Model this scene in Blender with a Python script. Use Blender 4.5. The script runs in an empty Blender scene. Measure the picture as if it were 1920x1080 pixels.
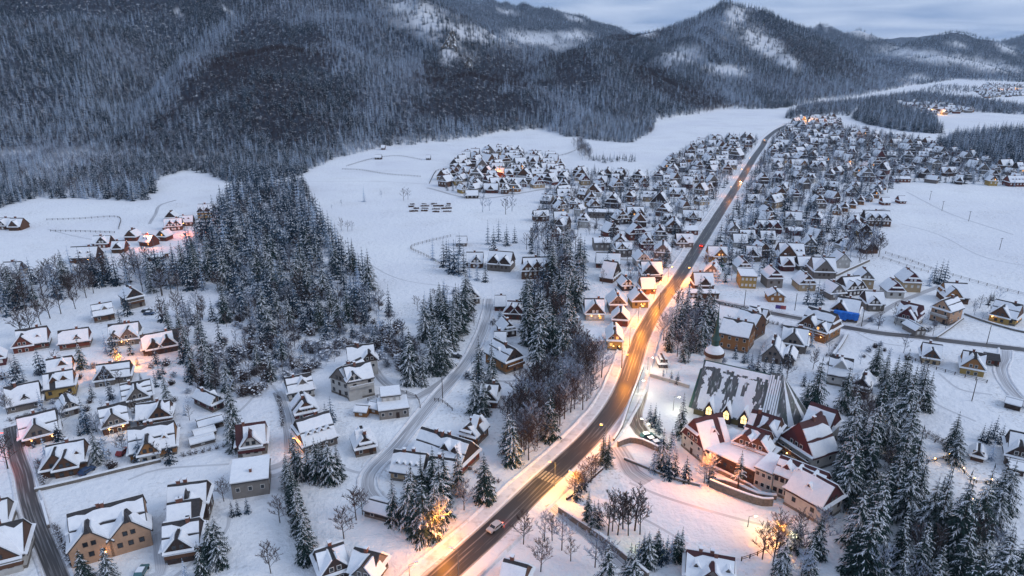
import bpy, math, random, os
import numpy as np
from mathutils import Vector, Matrix, noise as mnoise

random.seed(11)
rng = np.random.default_rng(7)
R = math.radians
scene = bpy.context.scene
COL = scene.collection

# ------------------------------------------------------------------ camera
CAM_H, PITCH, FPX = 110.0, R(19.4), 1280.0
cam_d = bpy.data.cameras.new('drone_camera')
cam_d.lens = 24.0; cam_d.sensor_width = 36.0; cam_d.clip_start = 1.0; cam_d.clip_end = 30000
cam = bpy.data.objects.new('drone_camera', cam_d); COL.objects.link(cam)
cam.location = (0, 0, CAM_H); cam.rotation_euler = (R(90) - PITCH, 0, 0)
scene.camera = cam

# ------------------------------------------------------------------ sky, sun, exposure
SUN_EL, SUN_AZ = R(36), R(105)
world = bpy.data.worlds.new('World'); scene.world = world; world.use_nodes = True
wn = world.node_tree.nodes; wl = world.node_tree.links; wn.clear()
wo = wn.new('ShaderNodeOutputWorld'); wb = wn.new('ShaderNodeBackground')
sky = wn.new('ShaderNodeTexSky'); sky.sky_type = 'NISHITA'; sky.sun_disc = False
sky.sun_elevation = SUN_EL; sky.sun_rotation = SUN_AZ; sky.air_density = 1.4; sky.dust_density = 1.5
tc = wn.new('ShaderNodeTexCoord'); sx = wn.new('ShaderNodeSeparateXYZ')
wl.new(tc.outputs['Generated'], sx.inputs[0])
def wmath(op, a, b=None, clamp=False):
    n = wn.new('ShaderNodeMath'); n.operation = op; n.use_clamp = clamp
    for i, v in enumerate((a, b)):
        if v is None: continue
        if isinstance(v, (int, float)): n.inputs[i].default_value = v
        else: wl.new(v, n.inputs[i])
    return n.outputs[0]
up = wmath('MAXIMUM', sx.outputs[2], 0.0)
# overcast luminance: the zenith brighter than the horizon
cie = wmath('MULTIPLY', wmath('ADD', wmath('MULTIPLY', up, .15), 1.0), 1 / 1.15)
# cloud deck: noise on the plane the deck lies in
dz = wmath('ADD', up, 0.09)
cv = wn.new('ShaderNodeCombineXYZ')
wl.new(wmath('DIVIDE', sx.outputs[0], dz), cv.inputs[0]); wl.new(wmath('DIVIDE', sx.outputs[1], dz), cv.inputs[1])
nz = wn.new('ShaderNodeTexNoise'); nz.inputs['Scale'].default_value = 0.8; nz.inputs['Detail'].default_value = 6
nz.inputs['Roughness'].default_value = 0.5; nz.inputs['Distortion'].default_value = 0.5
wl.new(cv.outputs[0], nz.inputs['Vector'])
rp = wn.new('ShaderNodeValToRGB')
rp.color_ramp.elements[0].position = 0.36; rp.color_ramp.elements[0].color = (0.42, 0.60, 0.97, 1)
rp.color_ramp.elements[1].position = 0.64; rp.color_ramp.elements[1].color = (0.86, 1.02, 1.34, 1)
wl.new(nz.outputs[0], rp.inputs[0])
cloud = wn.new('ShaderNodeVectorMath'); cloud.operation = 'SCALE'
wl.new(rp.outputs[0], cloud.inputs[0]); wl.new(wmath('MULTIPLY', cie, 8.0), cloud.inputs['Scale'])
mx = wn.new('ShaderNodeMix'); mx.data_type = 'RGBA'; mx.inputs[0].default_value = 0.92
wl.new(sky.outputs[0], mx.inputs[6]); wl.new(cloud.outputs[0], mx.inputs[7])
wl.new(mx.outputs[2], wb.inputs[0]); wb.inputs[1].default_value = 0.085
wl.new(wb.outputs[0], wo.inputs[0])

sun_d = bpy.data.lights.new('sun', 'SUN'); sun_d.energy = 1.0; sun_d.angle = R(28); sun_d.color = (1.0, 0.97, 0.95)
sun = bpy.data.objects.new('sun', sun_d); COL.objects.link(sun)
sun.rotation_euler = (R(90) - SUN_EL, 0, -SUN_AZ + math.pi)
scene.view_settings.view_transform = 'Standard'; scene.view_settings.look = 'None'
scene.view_settings.exposure = 0.2; scene.view_settings.gamma = 1.0
scene.view_settings.use_curve_mapping = False
scene.cycles.use_denoising = True
scene.cycles.max_bounces = 5; scene.cycles.diffuse_bounces = 3; scene.cycles.glossy_bounces = 2
scene.cycles.transmission_bounces = 2; scene.cycles.volume_bounces = 1; scene.cycles.transparent_max_bounces = 4
scene.cycles.sample_clamp_indirect = 4.0
scene.cycles.use_light_tree = True

# ------------------------------------------------------------------ geometry of the view: where a pixel of the photograph meets the valley floor
CP, SP = math.cos(PITCH), math.sin(PITCH)
def ray(px, py):
    a = (px - 960) / FPX; b = (540 - py) / FPX
    return a, CP + b * SP, -SP + b * CP
def G(px, py):
    dx, dy, dzz = ray(px, py)
    t = CAM_H / max(-dzz, 1e-4)
    return dx * t, dy * t
def AT(px, py, D):
    dx, dy, dzz = ray(px, py); t = D / dy
    return dx * t, D, CAM_H + dzz * t
def PX(x, y, z=0.0):
    zz = z - CAM_H
    f = y * CP - zz * SP; u = y * SP + zz * CP
    return 960 + FPX * x / f, 540 - FPX * u / f
def ppm(y):          # photograph pixels per metre on the floor at depth y
    return FPX / (y * CP + CAM_H * SP)

# ------------------------------------------------------------------ terrain height
FOOT = [(-900, 560), (-400, 470), (-150, 425), (0, 393), (70, 372), (140, 374), (240, 380), (292, 378), (303, 335), (350, 320), (420, 343),
        (500, 345), (565, 330), (640, 296), (720, 277), (850, 265), (950, 250), (1010, 243), (1055, 256), (1120, 264), (1185, 269), (1226, 250),
        (1234, 226), (1330, 212), (1370, 205), (1460, 205), (1530, 192), (1600, 184), (1720, 160), (1790, 150), (1920, 154), (2200, 160), (2900, 165)]
FX = np.array([p[0] for p in FOOT], float); FY = np.array([p[1] for p in FOOT], float)
FOOTW = np.array([G(*p) for p in FOOT])
RIDGES = [  # [(photo x, photo y, depth in metres) ...], side slope
    ([(-900, -200, 1400), (-300, -150, 1500), (0, -120, 1600), (300, -80, 1650), (600, -40, 1650), (790, 2, 1550), (870, 34, 1500), (940, 62, 1480), (1060, 98, 1450), (1110, 100, 1400)], .58),
    ([(440, 104, 985), (480, 82, 1000), (530, 72, 1010), (590, 84, 1020)], .46),
    ([(330, 40, 1500), (420, 60, 1400), (500, 30, 1500), (640, 40, 1450)], .5),
    ([(-700, 150, 700), (-300, 90, 800), (0, 60, 1000), (110, 50, 1120), (190, 30, 1250)], .52),
    ([(866, 146, 1035), (900, 130, 1045), (945, 144, 1060)], .52),
    ([(1060, 110, 1330), (1110, 96, 1330), (1200, 122, 1290), (1290, 180, 1290), (1335, 210, 1280)], .46),
    ([(755, 170, 1060), (790, 100, 1300), (820, 36, 1480)], .62),
    ([(690, 120, 1250), (720, 60, 1450)], .62),
    ([(1150, 66, 2400), (1230, 58, 2350), (1290, 43, 2300), (1338, 24, 2250), (1362, 20, 2250), (1400, 29, 2250), (1450, 46, 2200), (1500, 64, 2150),
      (1560, 86, 2100), (1640, 114, 2000), (1700, 142, 1950), (1730, 160, 1900)], .40),
    ([(1362, 22, 2250), (1305, 84, 1800), (1285, 155, 1480)], .36),
    ([(1450, 48, 2200), (1490, 108, 1800), (1520, 165, 1520)], .36),
    ([(1230, 60, 2350), (1200, 90, 1900), (1190, 120, 1700)], .36),
    ([(700, -40, 4700), (860, -8, 4500), (950, 6, 4500), (1050, 22, 4400), (1110, 40, 4300), (1140, 56, 4200), (1190, 72, 4200)], .36),
    ([(1490, 64, 4500), (1535, 50, 4300), (1575, 66, 4250), (1612, 58, 4200), (1640, 74, 4100), (1662, 96, 4000)], .40),
    ([(1645, 88, 5600), (1685, 70, 5600), (1745, 68, 5600), (1790, 76, 5500), (1850, 92, 5500)], .3),
    ([(1650, 112, 3000), (1700, 105, 2900), (1760, 108, 2800), (1800, 116, 2750), (1870, 135, 2650), (1950, 152, 2550)], .30),
    ([(1725, 104, 3700), (1785, 60, 3800), (1830, 76, 3750), (1866, 96, 3650), (1890, 110, 3500)], .40),
    ([(1872, 102, 4600), (1925, 66, 4600), (1990, 50, 4600), (2200, 40, 4700), (2700, 50, 4700)], .34),
    ([(1850, 122, 3200), (1920, 116, 3200), (2050, 106, 3200), (2500, 90, 3300)], .30),
]
RW = []
for pts, s in RIDGES:
    RW.append((np.array([AT(*p) for p in pts]), s))

def seg_dist(X, Y, A, B):
    ax, ay = A[0], A[1]; bx, by = B[0], B[1]
    dx, dy = bx - ax, by - ay
    t = np.clip(((X - ax) * dx + (Y - ay) * dy) / (dx * dx + dy * dy + 1e-9), 0, 1)
    return np.hypot(X - (ax + t * dx), Y - (ay + t * dy)), t

_gn = {}
def vnoise(X, Y, scale, seed):
    """smooth value noise on numpy arrays"""
    if seed not in _gn: _gn[seed] = np.random.default_rng(seed).random((256, 256))
    T = _gn[seed]
    x = X / scale; y = Y / scale
    xi = np.floor(x).astype(int); yi = np.floor(y).astype(int)
    fx = x - xi; fy = y - yi
    fx = fx * fx * (3 - 2 * fx); fy = fy * fy * (3 - 2 * fy)
    g = lambda i, j: T[i % 256, j % 256]
    return ((g(xi, yi) * (1 - fx) + g(xi + 1, yi) * fx) * (1 - fy) + (g(xi, yi + 1) * (1 - fx) + g(xi + 1, yi + 1) * fx) * fy) * 2 - 1

def inside_mountain(X, Y):
    Yc = np.maximum(Y, 1.0)
    px, py = PX(X, Yc)
    fy = np.interp(px, FX, FY)
    ins = (py < fy) & (Y > 50)
    d = np.full(X.shape, 1e9)
    for i in range(len(FOOTW) - 1):
        dd, _ = seg_dist(X, Y, FOOTW[i], FOOTW[i + 1])
        d = np.minimum(d, dd)
    return ins, d

def height(X, Y):
    X = np.asarray(X, float); Y = np.asarray(Y, float)
    ins, d = inside_mountain(X, Y)
    h = np.zeros(X.shape)
    k = 7.0
    acc = np.zeros(X.shape)
    for P, s in RW:
        best = np.full(X.shape, -1e9)
        for i in range(len(P) - 1):
            dd, t = seg_dist(X, Y, P[i], P[i + 1])
            z = P[i][2] + t * (P[i + 1][2] - P[i][2])
            best = np.maximum(best, z - s * (np.sqrt(dd * dd + 900) - 30))
        acc += np.exp(np.clip(best, -400, 900) / k)
    h = k * np.log(acc + 1.0)
    far = np.clip((d - 40) / 300, 0, 1)
    rough = vnoise(X, Y, 170, 1) * 12 + vnoise(X, Y, 70, 2) * 7 + vnoise(X, Y, 28, 3) * 2
    gul = -np.abs(vnoise(X * 1.0 + Y * .3, Y * .4, 105, 5)) * 30 + 12
    h = h + far * (rough + gul)
    ramp = 0.46 * d + 0.0006 * d * d + vnoise(X, Y, 60, 9) * np.clip(d / 12, 0, 4)
    m = -9 * np.log(np.exp(-np.clip(h, -50, 2000) / 9) + np.exp(-np.clip(ramp, 0, 2000) / 9))
    m = np.maximum(m, 0) * np.clip(d / 15, 0, 1)
    return np.where(ins, m, 0.0)

def Hz(x, y):
    return float(height(np.array([x]), np.array([y]))[0])

# ------------------------------------------------------------------ materials
MATS = {}
def mat(name, color=(.5, .5, .5), rough=.8, noise=None, bump=None, emis=None, metallic=0, spec=.3):
    """noise = (scale, colour2, lo, hi[, stretch]); bump = (scale, strength, distance)"""
    m = bpy.data.materials.new(name); m.use_nodes = True
    nt = m.node_tree; b = nt.nodes['Principled BSDF']
    b.inputs['Base Color'].default_value = (*color, 1); b.inputs['Roughness'].default_value = rough
    b.inputs['Metallic'].default_value = metallic; b.inputs['Specular IOR Level'].default_value = spec
    tcn = nt.nodes.new('ShaderNodeTexCoord')
    if noise:
        sc, c2, lo, hi = noise[:4]
        n = nt.nodes.new('ShaderNodeTexNoise'); n.inputs['Scale'].default_value = sc; n.inputs['Detail'].default_value = 5
        n.inputs['Roughness'].default_value = .62
        src = tcn.outputs['Object']
        if len(noise) > 4:
            mp = nt.nodes.new('ShaderNodeMapping'); mp.inputs['Scale'].default_value = noise[4]
            nt.links.new(src, mp.inputs[0]); src = mp.outputs[0]
        nt.links.new(src, n.inputs['Vector'])
        r = nt.nodes.new('ShaderNodeValToRGB')
        r.color_ramp.elements[0].position = lo; r.color_ramp.elements[0].color = (*color, 1)
        r.color_ramp.elements[1].position = hi; r.color_ramp.elements[1].color = (*c2, 1)
        nt.links.new(n.outputs[0], r.inputs[0]); nt.links.new(r.outputs[0], b.inputs['Base Color'])
    if bump:
        n2 = nt.nodes.new('ShaderNodeTexNoise'); n2.inputs['Scale'].default_value = bump[0]; n2.inputs['Detail'].default_value = 4
        nt.links.new(tcn.outputs['Object'], n2.inputs['Vector'])
        bp = nt.nodes.new('ShaderNodeBump'); bp.inputs['Strength'].default_value = bump[1]; bp.inputs['Distance'].default_value = bump[2]
        nt.links.new(n2.outputs[0], bp.inputs['Height']); nt.links.new(bp.outputs[0], b.inputs['Normal'])
    if emis:
        b.inputs['Emission Color'].default_value = (*emis[:3], 1); b.inputs['Emission Strength'].default_value = emis[3]
    MATS[name] = m
    return m

SNOW = (.80, .81, .83)
mat('snow_roof', SNOW, .75, noise=(.9, (.70, .72, .76), .45, .75), bump=(1.3, .5, .12))
mat('snow_tree', (.74, .76, .80), .8)
mat('snow_bank', (.72, .72, .74), .85, noise=(.7, (.45, .42, .40), .5, .8), bump=(1.5, .8, .3))
def plank(n, c, c2): mat(n, c, .8, noise=(2.2, c2, .35, .7, (1, 1, 9)))
plank('wood_brown', (.13, .062, .034), (.07, .035, .022))
plank('wood_red', (.17, .045, .026), (.09, .028, .02))
plank('wood_dark', (.055, .033, .027), (.03, .02, .018))
plank('wood_honey', (.33, .155, .055), (.2, .09, .035))
plank('wood_grey', (.19, .16, .14), (.11, .095, .085))
plank('wood_maroon', (.105, .026, .028), (.06, .018, .02))
def plaster(n, c):
    c = tuple(v * .74 for v in c); mat(n, c, .9, noise=(.6, tuple(v * .74 for v in c), .42, .78))
plaster('plaster_cream', (.56, .41, .25)); plaster('plaster_white', (.62, .59, .55)); plaster('plaster_grey', (.30, .27, .245))
plaster('plaster_yellow', (.50, .33, .11)); plaster('plaster_peach', (.60, .37, .24)); plaster('plaster_olive', (.22, .19, .09))
mat('stone', (.20, .175, .15), .9, noise=(1.6, (.10, .09, .08), .35, .7), bump=(2.5, .7, .1))
mat('roof_dark', (.035, .032, .034), .7, noise=(1.5, (.06, .055, .055), .4, .7))
mat('roof_red', (.075, .024, .025), .65, noise=(1.5, (.05, .018, .02), .4, .7))
mat('roof_green', (.03, .07, .06), .5)
mat('brick_chimney', (.20, .085, .06), .9, noise=(3, (.12, .06, .045), .4, .7))
mat('frame_dark', (.06, .04, .03), .6); mat('frame_white', (.6, .58, .55), .6)
mat('glass_dark', (.02, .024, .03), .12, spec=.6)
mat('glass_lit', (.6, .35, .1), .4, emis=(1.0, .42, .09, 1.1))
mat('glass_church', (.6, .4, .15), .4, emis=(1.0, .72, .34, 1.6))
mat('glass_green', (.6, .6, .2), .4, emis=(.85, .95, .25, 1.6))
mat('lamp_orange', (1, .5, .1), .4, emis=(1.0, .42, .06, 26))
mat('lamp_white', (1, 1, .8), .4, emis=(1.0, .93, .66, 30))
mat('lamp_small', (1, .7, .3), .4, emis=(1.0, .5, .12, 14))
mat('lamp_red', (1, .1, .05), .4, emis=(1.0, .06, .02, 9))
mat('metal_grey', (.16, .165, .17), .5, metallic=.4)
mat('metal_dark', (.04, .042, .045), .5)
mat('bark', (.075, .058, .048), .9, noise=(3, (.035, .028, .024), .4, .7))
mat('blue_tarp', (.02, .17, .62), .5, noise=(2, (.015, .12, .42), .4, .7))
mat('paint_green', (.03, .33, .14), .6)
mat('banner_violet', (.12, .08, .32), .6); mat('banner_red', (.42, .10, .10), .6)
mat('car_black', (.012, .013, .016), .25, spec=.5); mat('car_white', (.42, .42, .43), .3, spec=.5); mat('car_red', (.28, .02, .02), .3, spec=.5)
mat('car_blue', (.03, .06, .13), .3, spec=.5); mat('car_teal', (.05, .13, .14), .3, spec=.5); mat('tyre', (.015, .015, .015), .9)
mat('paint_line', (.40, .37, .30), .7, noise=(1.8, (.10, .095, .09), .45, .7))
mat('hay', (.18, .13, .08), .9, noise=(2, (.5, .5, .52), .45, .6))

def needles(name, c1, c2, frost, amount):
    m = bpy.data.materials.new(name); m.use_nodes = True; nt = m.node_tree; b = nt.nodes['Principled BSDF']
    b.inputs['Roughness'].default_value = .9; b.inputs['Specular IOR Level'].default_value = .1
    oi = nt.nodes.new('ShaderNodeObjectInfo'); tcn = nt.nodes.new('ShaderNodeTexCoord')
    r = nt.nodes.new('ShaderNodeMix'); r.data_type = 'RGBA'
    r.inputs[6].default_value = (*c1, 1); r.inputs[7].default_value = (*c2, 1)
    nt.links.new(oi.outputs['Random'], r.inputs[0])
    n = nt.nodes.new('ShaderNodeTexNoise'); n.inputs['Scale'].default_value = 1.3; n.inputs['Detail'].default_value = 4
    nt.links.new(tcn.outputs['Object'], n.inputs['Vector'])
    ad = nt.nodes.new('ShaderNodeMath'); ad.operation = 'MULTIPLY_ADD'; ad.inputs[1].default_value = .22; ad.inputs[2].default_value = -.11
    nt.links.new(oi.outputs['Random'], ad.inputs[0])
    a2 = nt.nodes.new('ShaderNodeMath'); a2.operation = 'ADD'; nt.links.new(n.outputs[0], a2.inputs[0]); nt.links.new(ad.outputs[0], a2.inputs[1])
    rr = nt.nodes.new('ShaderNodeMapRange'); rr.inputs[1].default_value = 1 - amount - .12; rr.inputs[2].default_value = 1 - amount + .12
    nt.links.new(a2.outputs[0], rr.inputs[0])
    f = nt.nodes.new('ShaderNodeMix'); f.data_type = 'RGBA'; f.inputs[7].default_value = (*frost, 1)
    nt.links.new(rr.outputs[0], f.inputs[0]); nt.links.new(r.outputs[2], f.inputs[6])
    nt.links.new(f.outputs[2], b.inputs['Base Color']); MATS[name] = m
needles('needles', (.010, .028, .026), (.022, .038, .032), (.26, .29, .33), .26)
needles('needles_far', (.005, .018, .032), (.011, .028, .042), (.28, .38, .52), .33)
needles('needles_frost', (.018, .038, .055), (.04, .065, .085), (.42, .52, .66), .55)
needles('twig_frost', (.08, .075, .085), (.13, .125, .145), (.44, .50, .60), .50)
needles('twig_brown', (.050, .036, .035), (.095, .068, .064), (.25, .25, .28), .30)
needles('twig_bare', (.040, .026, .028), (.062, .040, .040), (.14, .13, .15), .18)

# patches of the slopes (clearings, bare brown knolls, frosted hollows), placed where the photograph shows them on the hillside
def patch(X, Y, Z, lst):
    px, py = PX(X, np.maximum(Y, 60.0), Z); k = np.zeros(np.shape(X))
    nz_ = vnoise(X, Y, 60, 31) * .35 + vnoise(X, Y, 24, 33) * .3
    for cx, cy, rx, ry, an in lst:
        c, s_ = math.cos(R(an)), math.sin(R(an)); u = (px - cx) * c + (py - cy) * s_; v = -(px - cx) * s_ + (py - cy) * c
        k = np.maximum(k, np.clip(1.5 - np.hypot(u / rx, v / ry) + nz_, 0, 1))
    return k
CLEAR = [(800, 38, 80, 28, 28), (860, 60, 55, 16, 10), (1000, 74, 75, 13, 6), (842, 92, 14, 26, 15), (1070, 66, 40, 8, 4), (1378, 34, 20, 32, 15), (1275, 104, 40, 17, -8), (1425, 78, 42, 20, 35), (1360, 130, 40, 9, 5), (1480, 120, 22, 12, 30), (1760, 108, 95, 10, 8), (1850, 122, 70, 9, 12), (1620, 62, 34, 7, 6), (1535, 50, 22, 4, 5),
         (1790, 84, 20, 4, 3), (1885, 90, 22, 6, 20), (335, 25, 14, 3, 30), (425, 18, 22, 3, 40), (960, 24, 20, 4, 10), (1075, 34, 16, 4, 20), (1210, 62, 14, 7, 0), (1560, 193, 34, 6, 4), (1720, 150, 24, 8, 0)]
BROWN = [(520, 230, 120, 40, 0), (900, 200, 110, 28, 0), (395, 152, 120, 22, -42), (530, 76, 85, 20, 4), (490, 125, 110, 42, 0), (560, 190, 90, 50, 0), (900, 150, 100, 34, 0), (900, 124, 55, 15, 0), (1250, 158, 110, 22, 24), (1070, 130, 60, 30, 10), (1190, 72, 50, 12, -5), (1520, 110, 90, 22, 25), (160, 10, 120, 20, 0)]
FROST = [(255, 118, 95, 18, 42), (385, 100, 110, 18, -48), (600, 28, 120, 26, 0), (700, 190, 34, 80, 10), (765, 130, 40, 50, 0), (640, 90, 50, 60, 0), (1060, 195, 55, 30, 0), (1335, 178, 95, 16, 0), (1500, 165, 150, 18, 6), (1640, 150, 60, 14, 10), (80, 300, 90, 30, 0), (980, 130, 40, 40, 0), (1330, 70, 40, 40, 0), (1750, 130, 120, 14, 8)]

# ------------------------------------------------------------------ mesh helpers
class MB:
    """collects faces for ONE mesh; mi = material slot"""
    def __init__(s): s.v = []; s.f = []; s.m = []
    def poly(s, pts, mi=0):
        n = len(s.v); s.v.extend([tuple(p) for p in pts]); s.f.append(tuple(range(n, n + len(pts)))); s.m.append(mi)
    def box(s, x0, x1, y0, y1, z0, z1, mi=0, bottom=True):
        n = len(s.v)
        s.v += [(x0, y0, z0), (x1, y0, z0), (x1, y1, z0), (x0, y1, z0), (x0, y0, z1), (x1, y0, z1), (x1, y1, z1), (x0, y1, z1)]
        fs = [(0, 1, 5, 4), (1, 2, 6, 5), (2, 3, 7, 6), (3, 0, 4, 7), (4, 5, 6, 7)] + ([(3, 2, 1, 0)] if bottom else [])
        s.f += [tuple(n + i for i in q) for q in fs]; s.m += [mi] * len(fs)
    def slab(s, quad, t, mi=0, mi_side=None):
        """a quad given counter-clockwise from above, thickened upward by t along its normal"""
        a, b, c, d = [Vector(p) for p in quad]
        nrm = (b - a).cross(d - a)
        if nrm.length < 1e-9: return
        nrm.normalize(); nrm *= t
        n = len(s.v); s.v += [tuple(p) for p in (a, b, c, d)] + [tuple(p + nrm) for p in (a, b, c, d)]
        ms = mi if mi_side is None else mi_side
        s.f += [tuple(n + i for i in q) for q in [(4, 5, 6, 7), (0, 1, 5, 4), (1, 2, 6, 5), (2, 3, 7, 6), (3, 0, 4, 7), (3, 2, 1, 0)]]
        s.m += [mi] + [ms] * 5
    def prism(s, tri, off, mi=0):
        """triangle (or polygon) extruded by vector off"""
        k = len(tri); n = len(s.v); o = Vector(off)
        s.v += [tuple(p) for p in tri] + [tuple(Vector(p) + o) for p in tri]
        s.f.append(tuple(n + i for i in range(k))); s.f.append(tuple(n + k + i for i in reversed(range(k))))
        s.m += [mi, mi]
        for i in range(k):
            j = (i + 1) % k; s.f.append((n + j, n + i, n + k + i, n + k + j)); s.m.append(mi)
    def tube(s, p, q, r0, r1, n=4, mi=0, cap=False):
        p = Vector(p); q = Vector(q); d = (q - p)
        if d.length < 1e-6: return
        d.normalize(); a = d.orthogonal().normalized(); b = d.cross(a)
        i0 = len(s.v)
        for (c, r) in ((p, r0), (q, r1)):
            for k in range(n):
                t = 2 * math.pi * k / n; s.v.append(tuple(c + (a * math.cos(t) + b * math.sin(t)) * r))
        for k in range(n):
            j = (k + 1) % n; s.f.append((i0 + k, i0 + j, i0 + n + j, i0 + n + k)); s.m.append(mi)
        if cap: s.f.append(tuple(i0 + n + k for k in range(n))); s.m.append(mi)
    def lathe(s, prof, n=16, mi=0, c=(0, 0)):
        i0 = len(s.v)
        for (r, z) in prof:
            for k in range(n):
                t = 2 * math.pi * k / n; s.v.append((c[0] + r * math.cos(t), c[1] + r * math.sin(t), z))
        for i in range(len(prof) - 1):
            for k in range(n):
                j = (k + 1) % n
                s.f.append((i0 + i * n + k, i0 + i * n + j, i0 + (i + 1) * n + j, i0 + (i + 1) * n + k)); s.m.append(mi)
    def add(s, o, M=None, matmap=None):
        n = len(s.v)
        s.v += [tuple(M @ Vector(p)) for p in o.v] if M is not None else list(o.v)
        s.f += [tuple(n + i for i in q) for q in o.f]
        s.m += [matmap[i] for i in o.m] if matmap else list(o.m)
    def mesh(s, name, mats):
        me = bpy.data.meshes.new(name); me.from_pydata(s.v, [], s.f)
        for m in mats: me.materials.append(MATS[m])
        if len(mats) > 1: me.polygons.foreach_set('material_index', s.m)
        me.update(); return me
    def obj(s, name, mats, parent=None, loc=(0, 0, 0), rz=0):
        o = bpy.data.objects.new(name, s.mesh(name, [mats] if isinstance(mats, str) else mats)); COL.objects.link(o)
        o.location = loc; o.rotation_euler[2] = rz
        if parent: o.parent = parent
        return o

def tag(o, label=None, cat=None, group=None, kind=None):
    if label: o['label'] = label
    if cat: o['category'] = cat
    if group: o['group'] = group
    if kind: o['kind'] = kind
    return o
def empty(name, loc, rz=0):
    o = bpy.data.objects.new(name, None); COL.objects.link(o); o.location = loc; o.rotation_euler[2] = rz
    o.empty_display_size = .5
    return o
def inst(name, me, parent=None, loc=(0, 0, 0), rz=0, scale=None, rot=None):
    o = bpy.data.objects.new(name, me); COL.objects.link(o); o.location = loc
    o.rotation_euler = rot if rot else (0, 0, rz)
    if scale: o.scale = scale
    if parent: o.parent = parent
    return o
def copy_tree(o, parent=None):
    c = o.copy(); COL.objects.link(c); c.parent = parent
    for ch in o.children: copy_tree(ch, c)
    return c
_ub = {}
def unit_box(m):
    if m not in _ub:
        b = MB(); b.box(-.5, .5, -.5, .5, -.5, .5); _ub[m] = b.mesh('unit_' + m, [m])
    return _ub[m]

def spline(pts, step=4.0):
    P = [Vector((p[0], p[1])) for p in pts]
    P = [P[0] * 2 - P[1]] + P + [P[-1] * 2 - P[-2]]
    out = []
    for i in range(1, len(P) - 2):
        a, b, c, d = P[i - 1:i + 3]
        n = max(2, int((c - b).length / step))
        for k in range(n):
            t = k / n
            out.append(0.5 * (2 * b + (c - a) * t + (2 * a - 5 * b + 4 * c - d) * t * t + (3 * b - a - 3 * c + d) * t ** 3))
    out.append(P[-2]); return out
def normals(P):
    N = []
    for i in range(len(P)):
        t = (P[min(i + 1, len(P) - 1)] - P[max(i - 1, 0)]); t.normalize(); N.append(Vector((-t.y, t.x)))
    return N
def strip(name, P, w, z, m, off=0.0, parent=None, n=6):
    """a flat ribbon along P with UV u = metres along, v = -1..1 across"""
    N = normals(P); v = []; f = []; uv = []; L = 0
    for i, p in enumerate(P):
        if i: L += (P[i] - P[i - 1]).length
        for k in range(n + 1):
            s = k / n * 2 - 1; q = p + N[i] * (off + s * w / 2); v.append((q.x, q.y, z)); uv.append((L, s))
    for i in range(len(P) - 1):
        for k in range(n):
            a = i * (n + 1) + k; f.append((a, a + n + 1, a + n + 2, a + 1)[::-1])
    f = [q for q in f]
    me = bpy.data.meshes.new(name); me.from_pydata(v, [], f); me.materials.append(MATS[m])
    ul = me.uv_layers.new(name='UVMap')
    idx = np.zeros(len(me.loops), int); me.loops.foreach_get('vertex_index', idx)
    ul.data.foreach_set('uv', np.array(uv)[idx].ravel()); me.update()
    o = bpy.data.objects.new(name, me); COL.objects.link(o)
    if parent: o.parent = parent
    return o
def ridge_strip(name, P, w, h, z, m, off, seed=0, jitter=.35):
    """a lumpy bank of ploughed snow along P"""
    rr = random.Random(seed); N = normals(P); b = MB(); rows = []
    for i, p in enumerate(P):
        hh = h * (1 + jitter * (rr.random() * 2 - 1)); ww = w * (1 + jitter * .7 * (rr.random() * 2 - 1)); o2 = off + (rr.random() - .5) * w * .25
        rows.append([(p + N[i] * (o2 + s * ww), zz) for s, zz in ((-.5, 0), (-.22, hh * .8), (.1, hh), (.5, 0))])
    for i in range(len(rows) - 1):
        for k in range(3):
            q = [rows[i][k], rows[i + 1][k], rows[i + 1][k + 1], rows[i][k + 1]]
            b.poly([(a.x, a.y, z + c) for a, c in q][::-1])
    o = b.obj(name, m)
    return o

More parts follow.
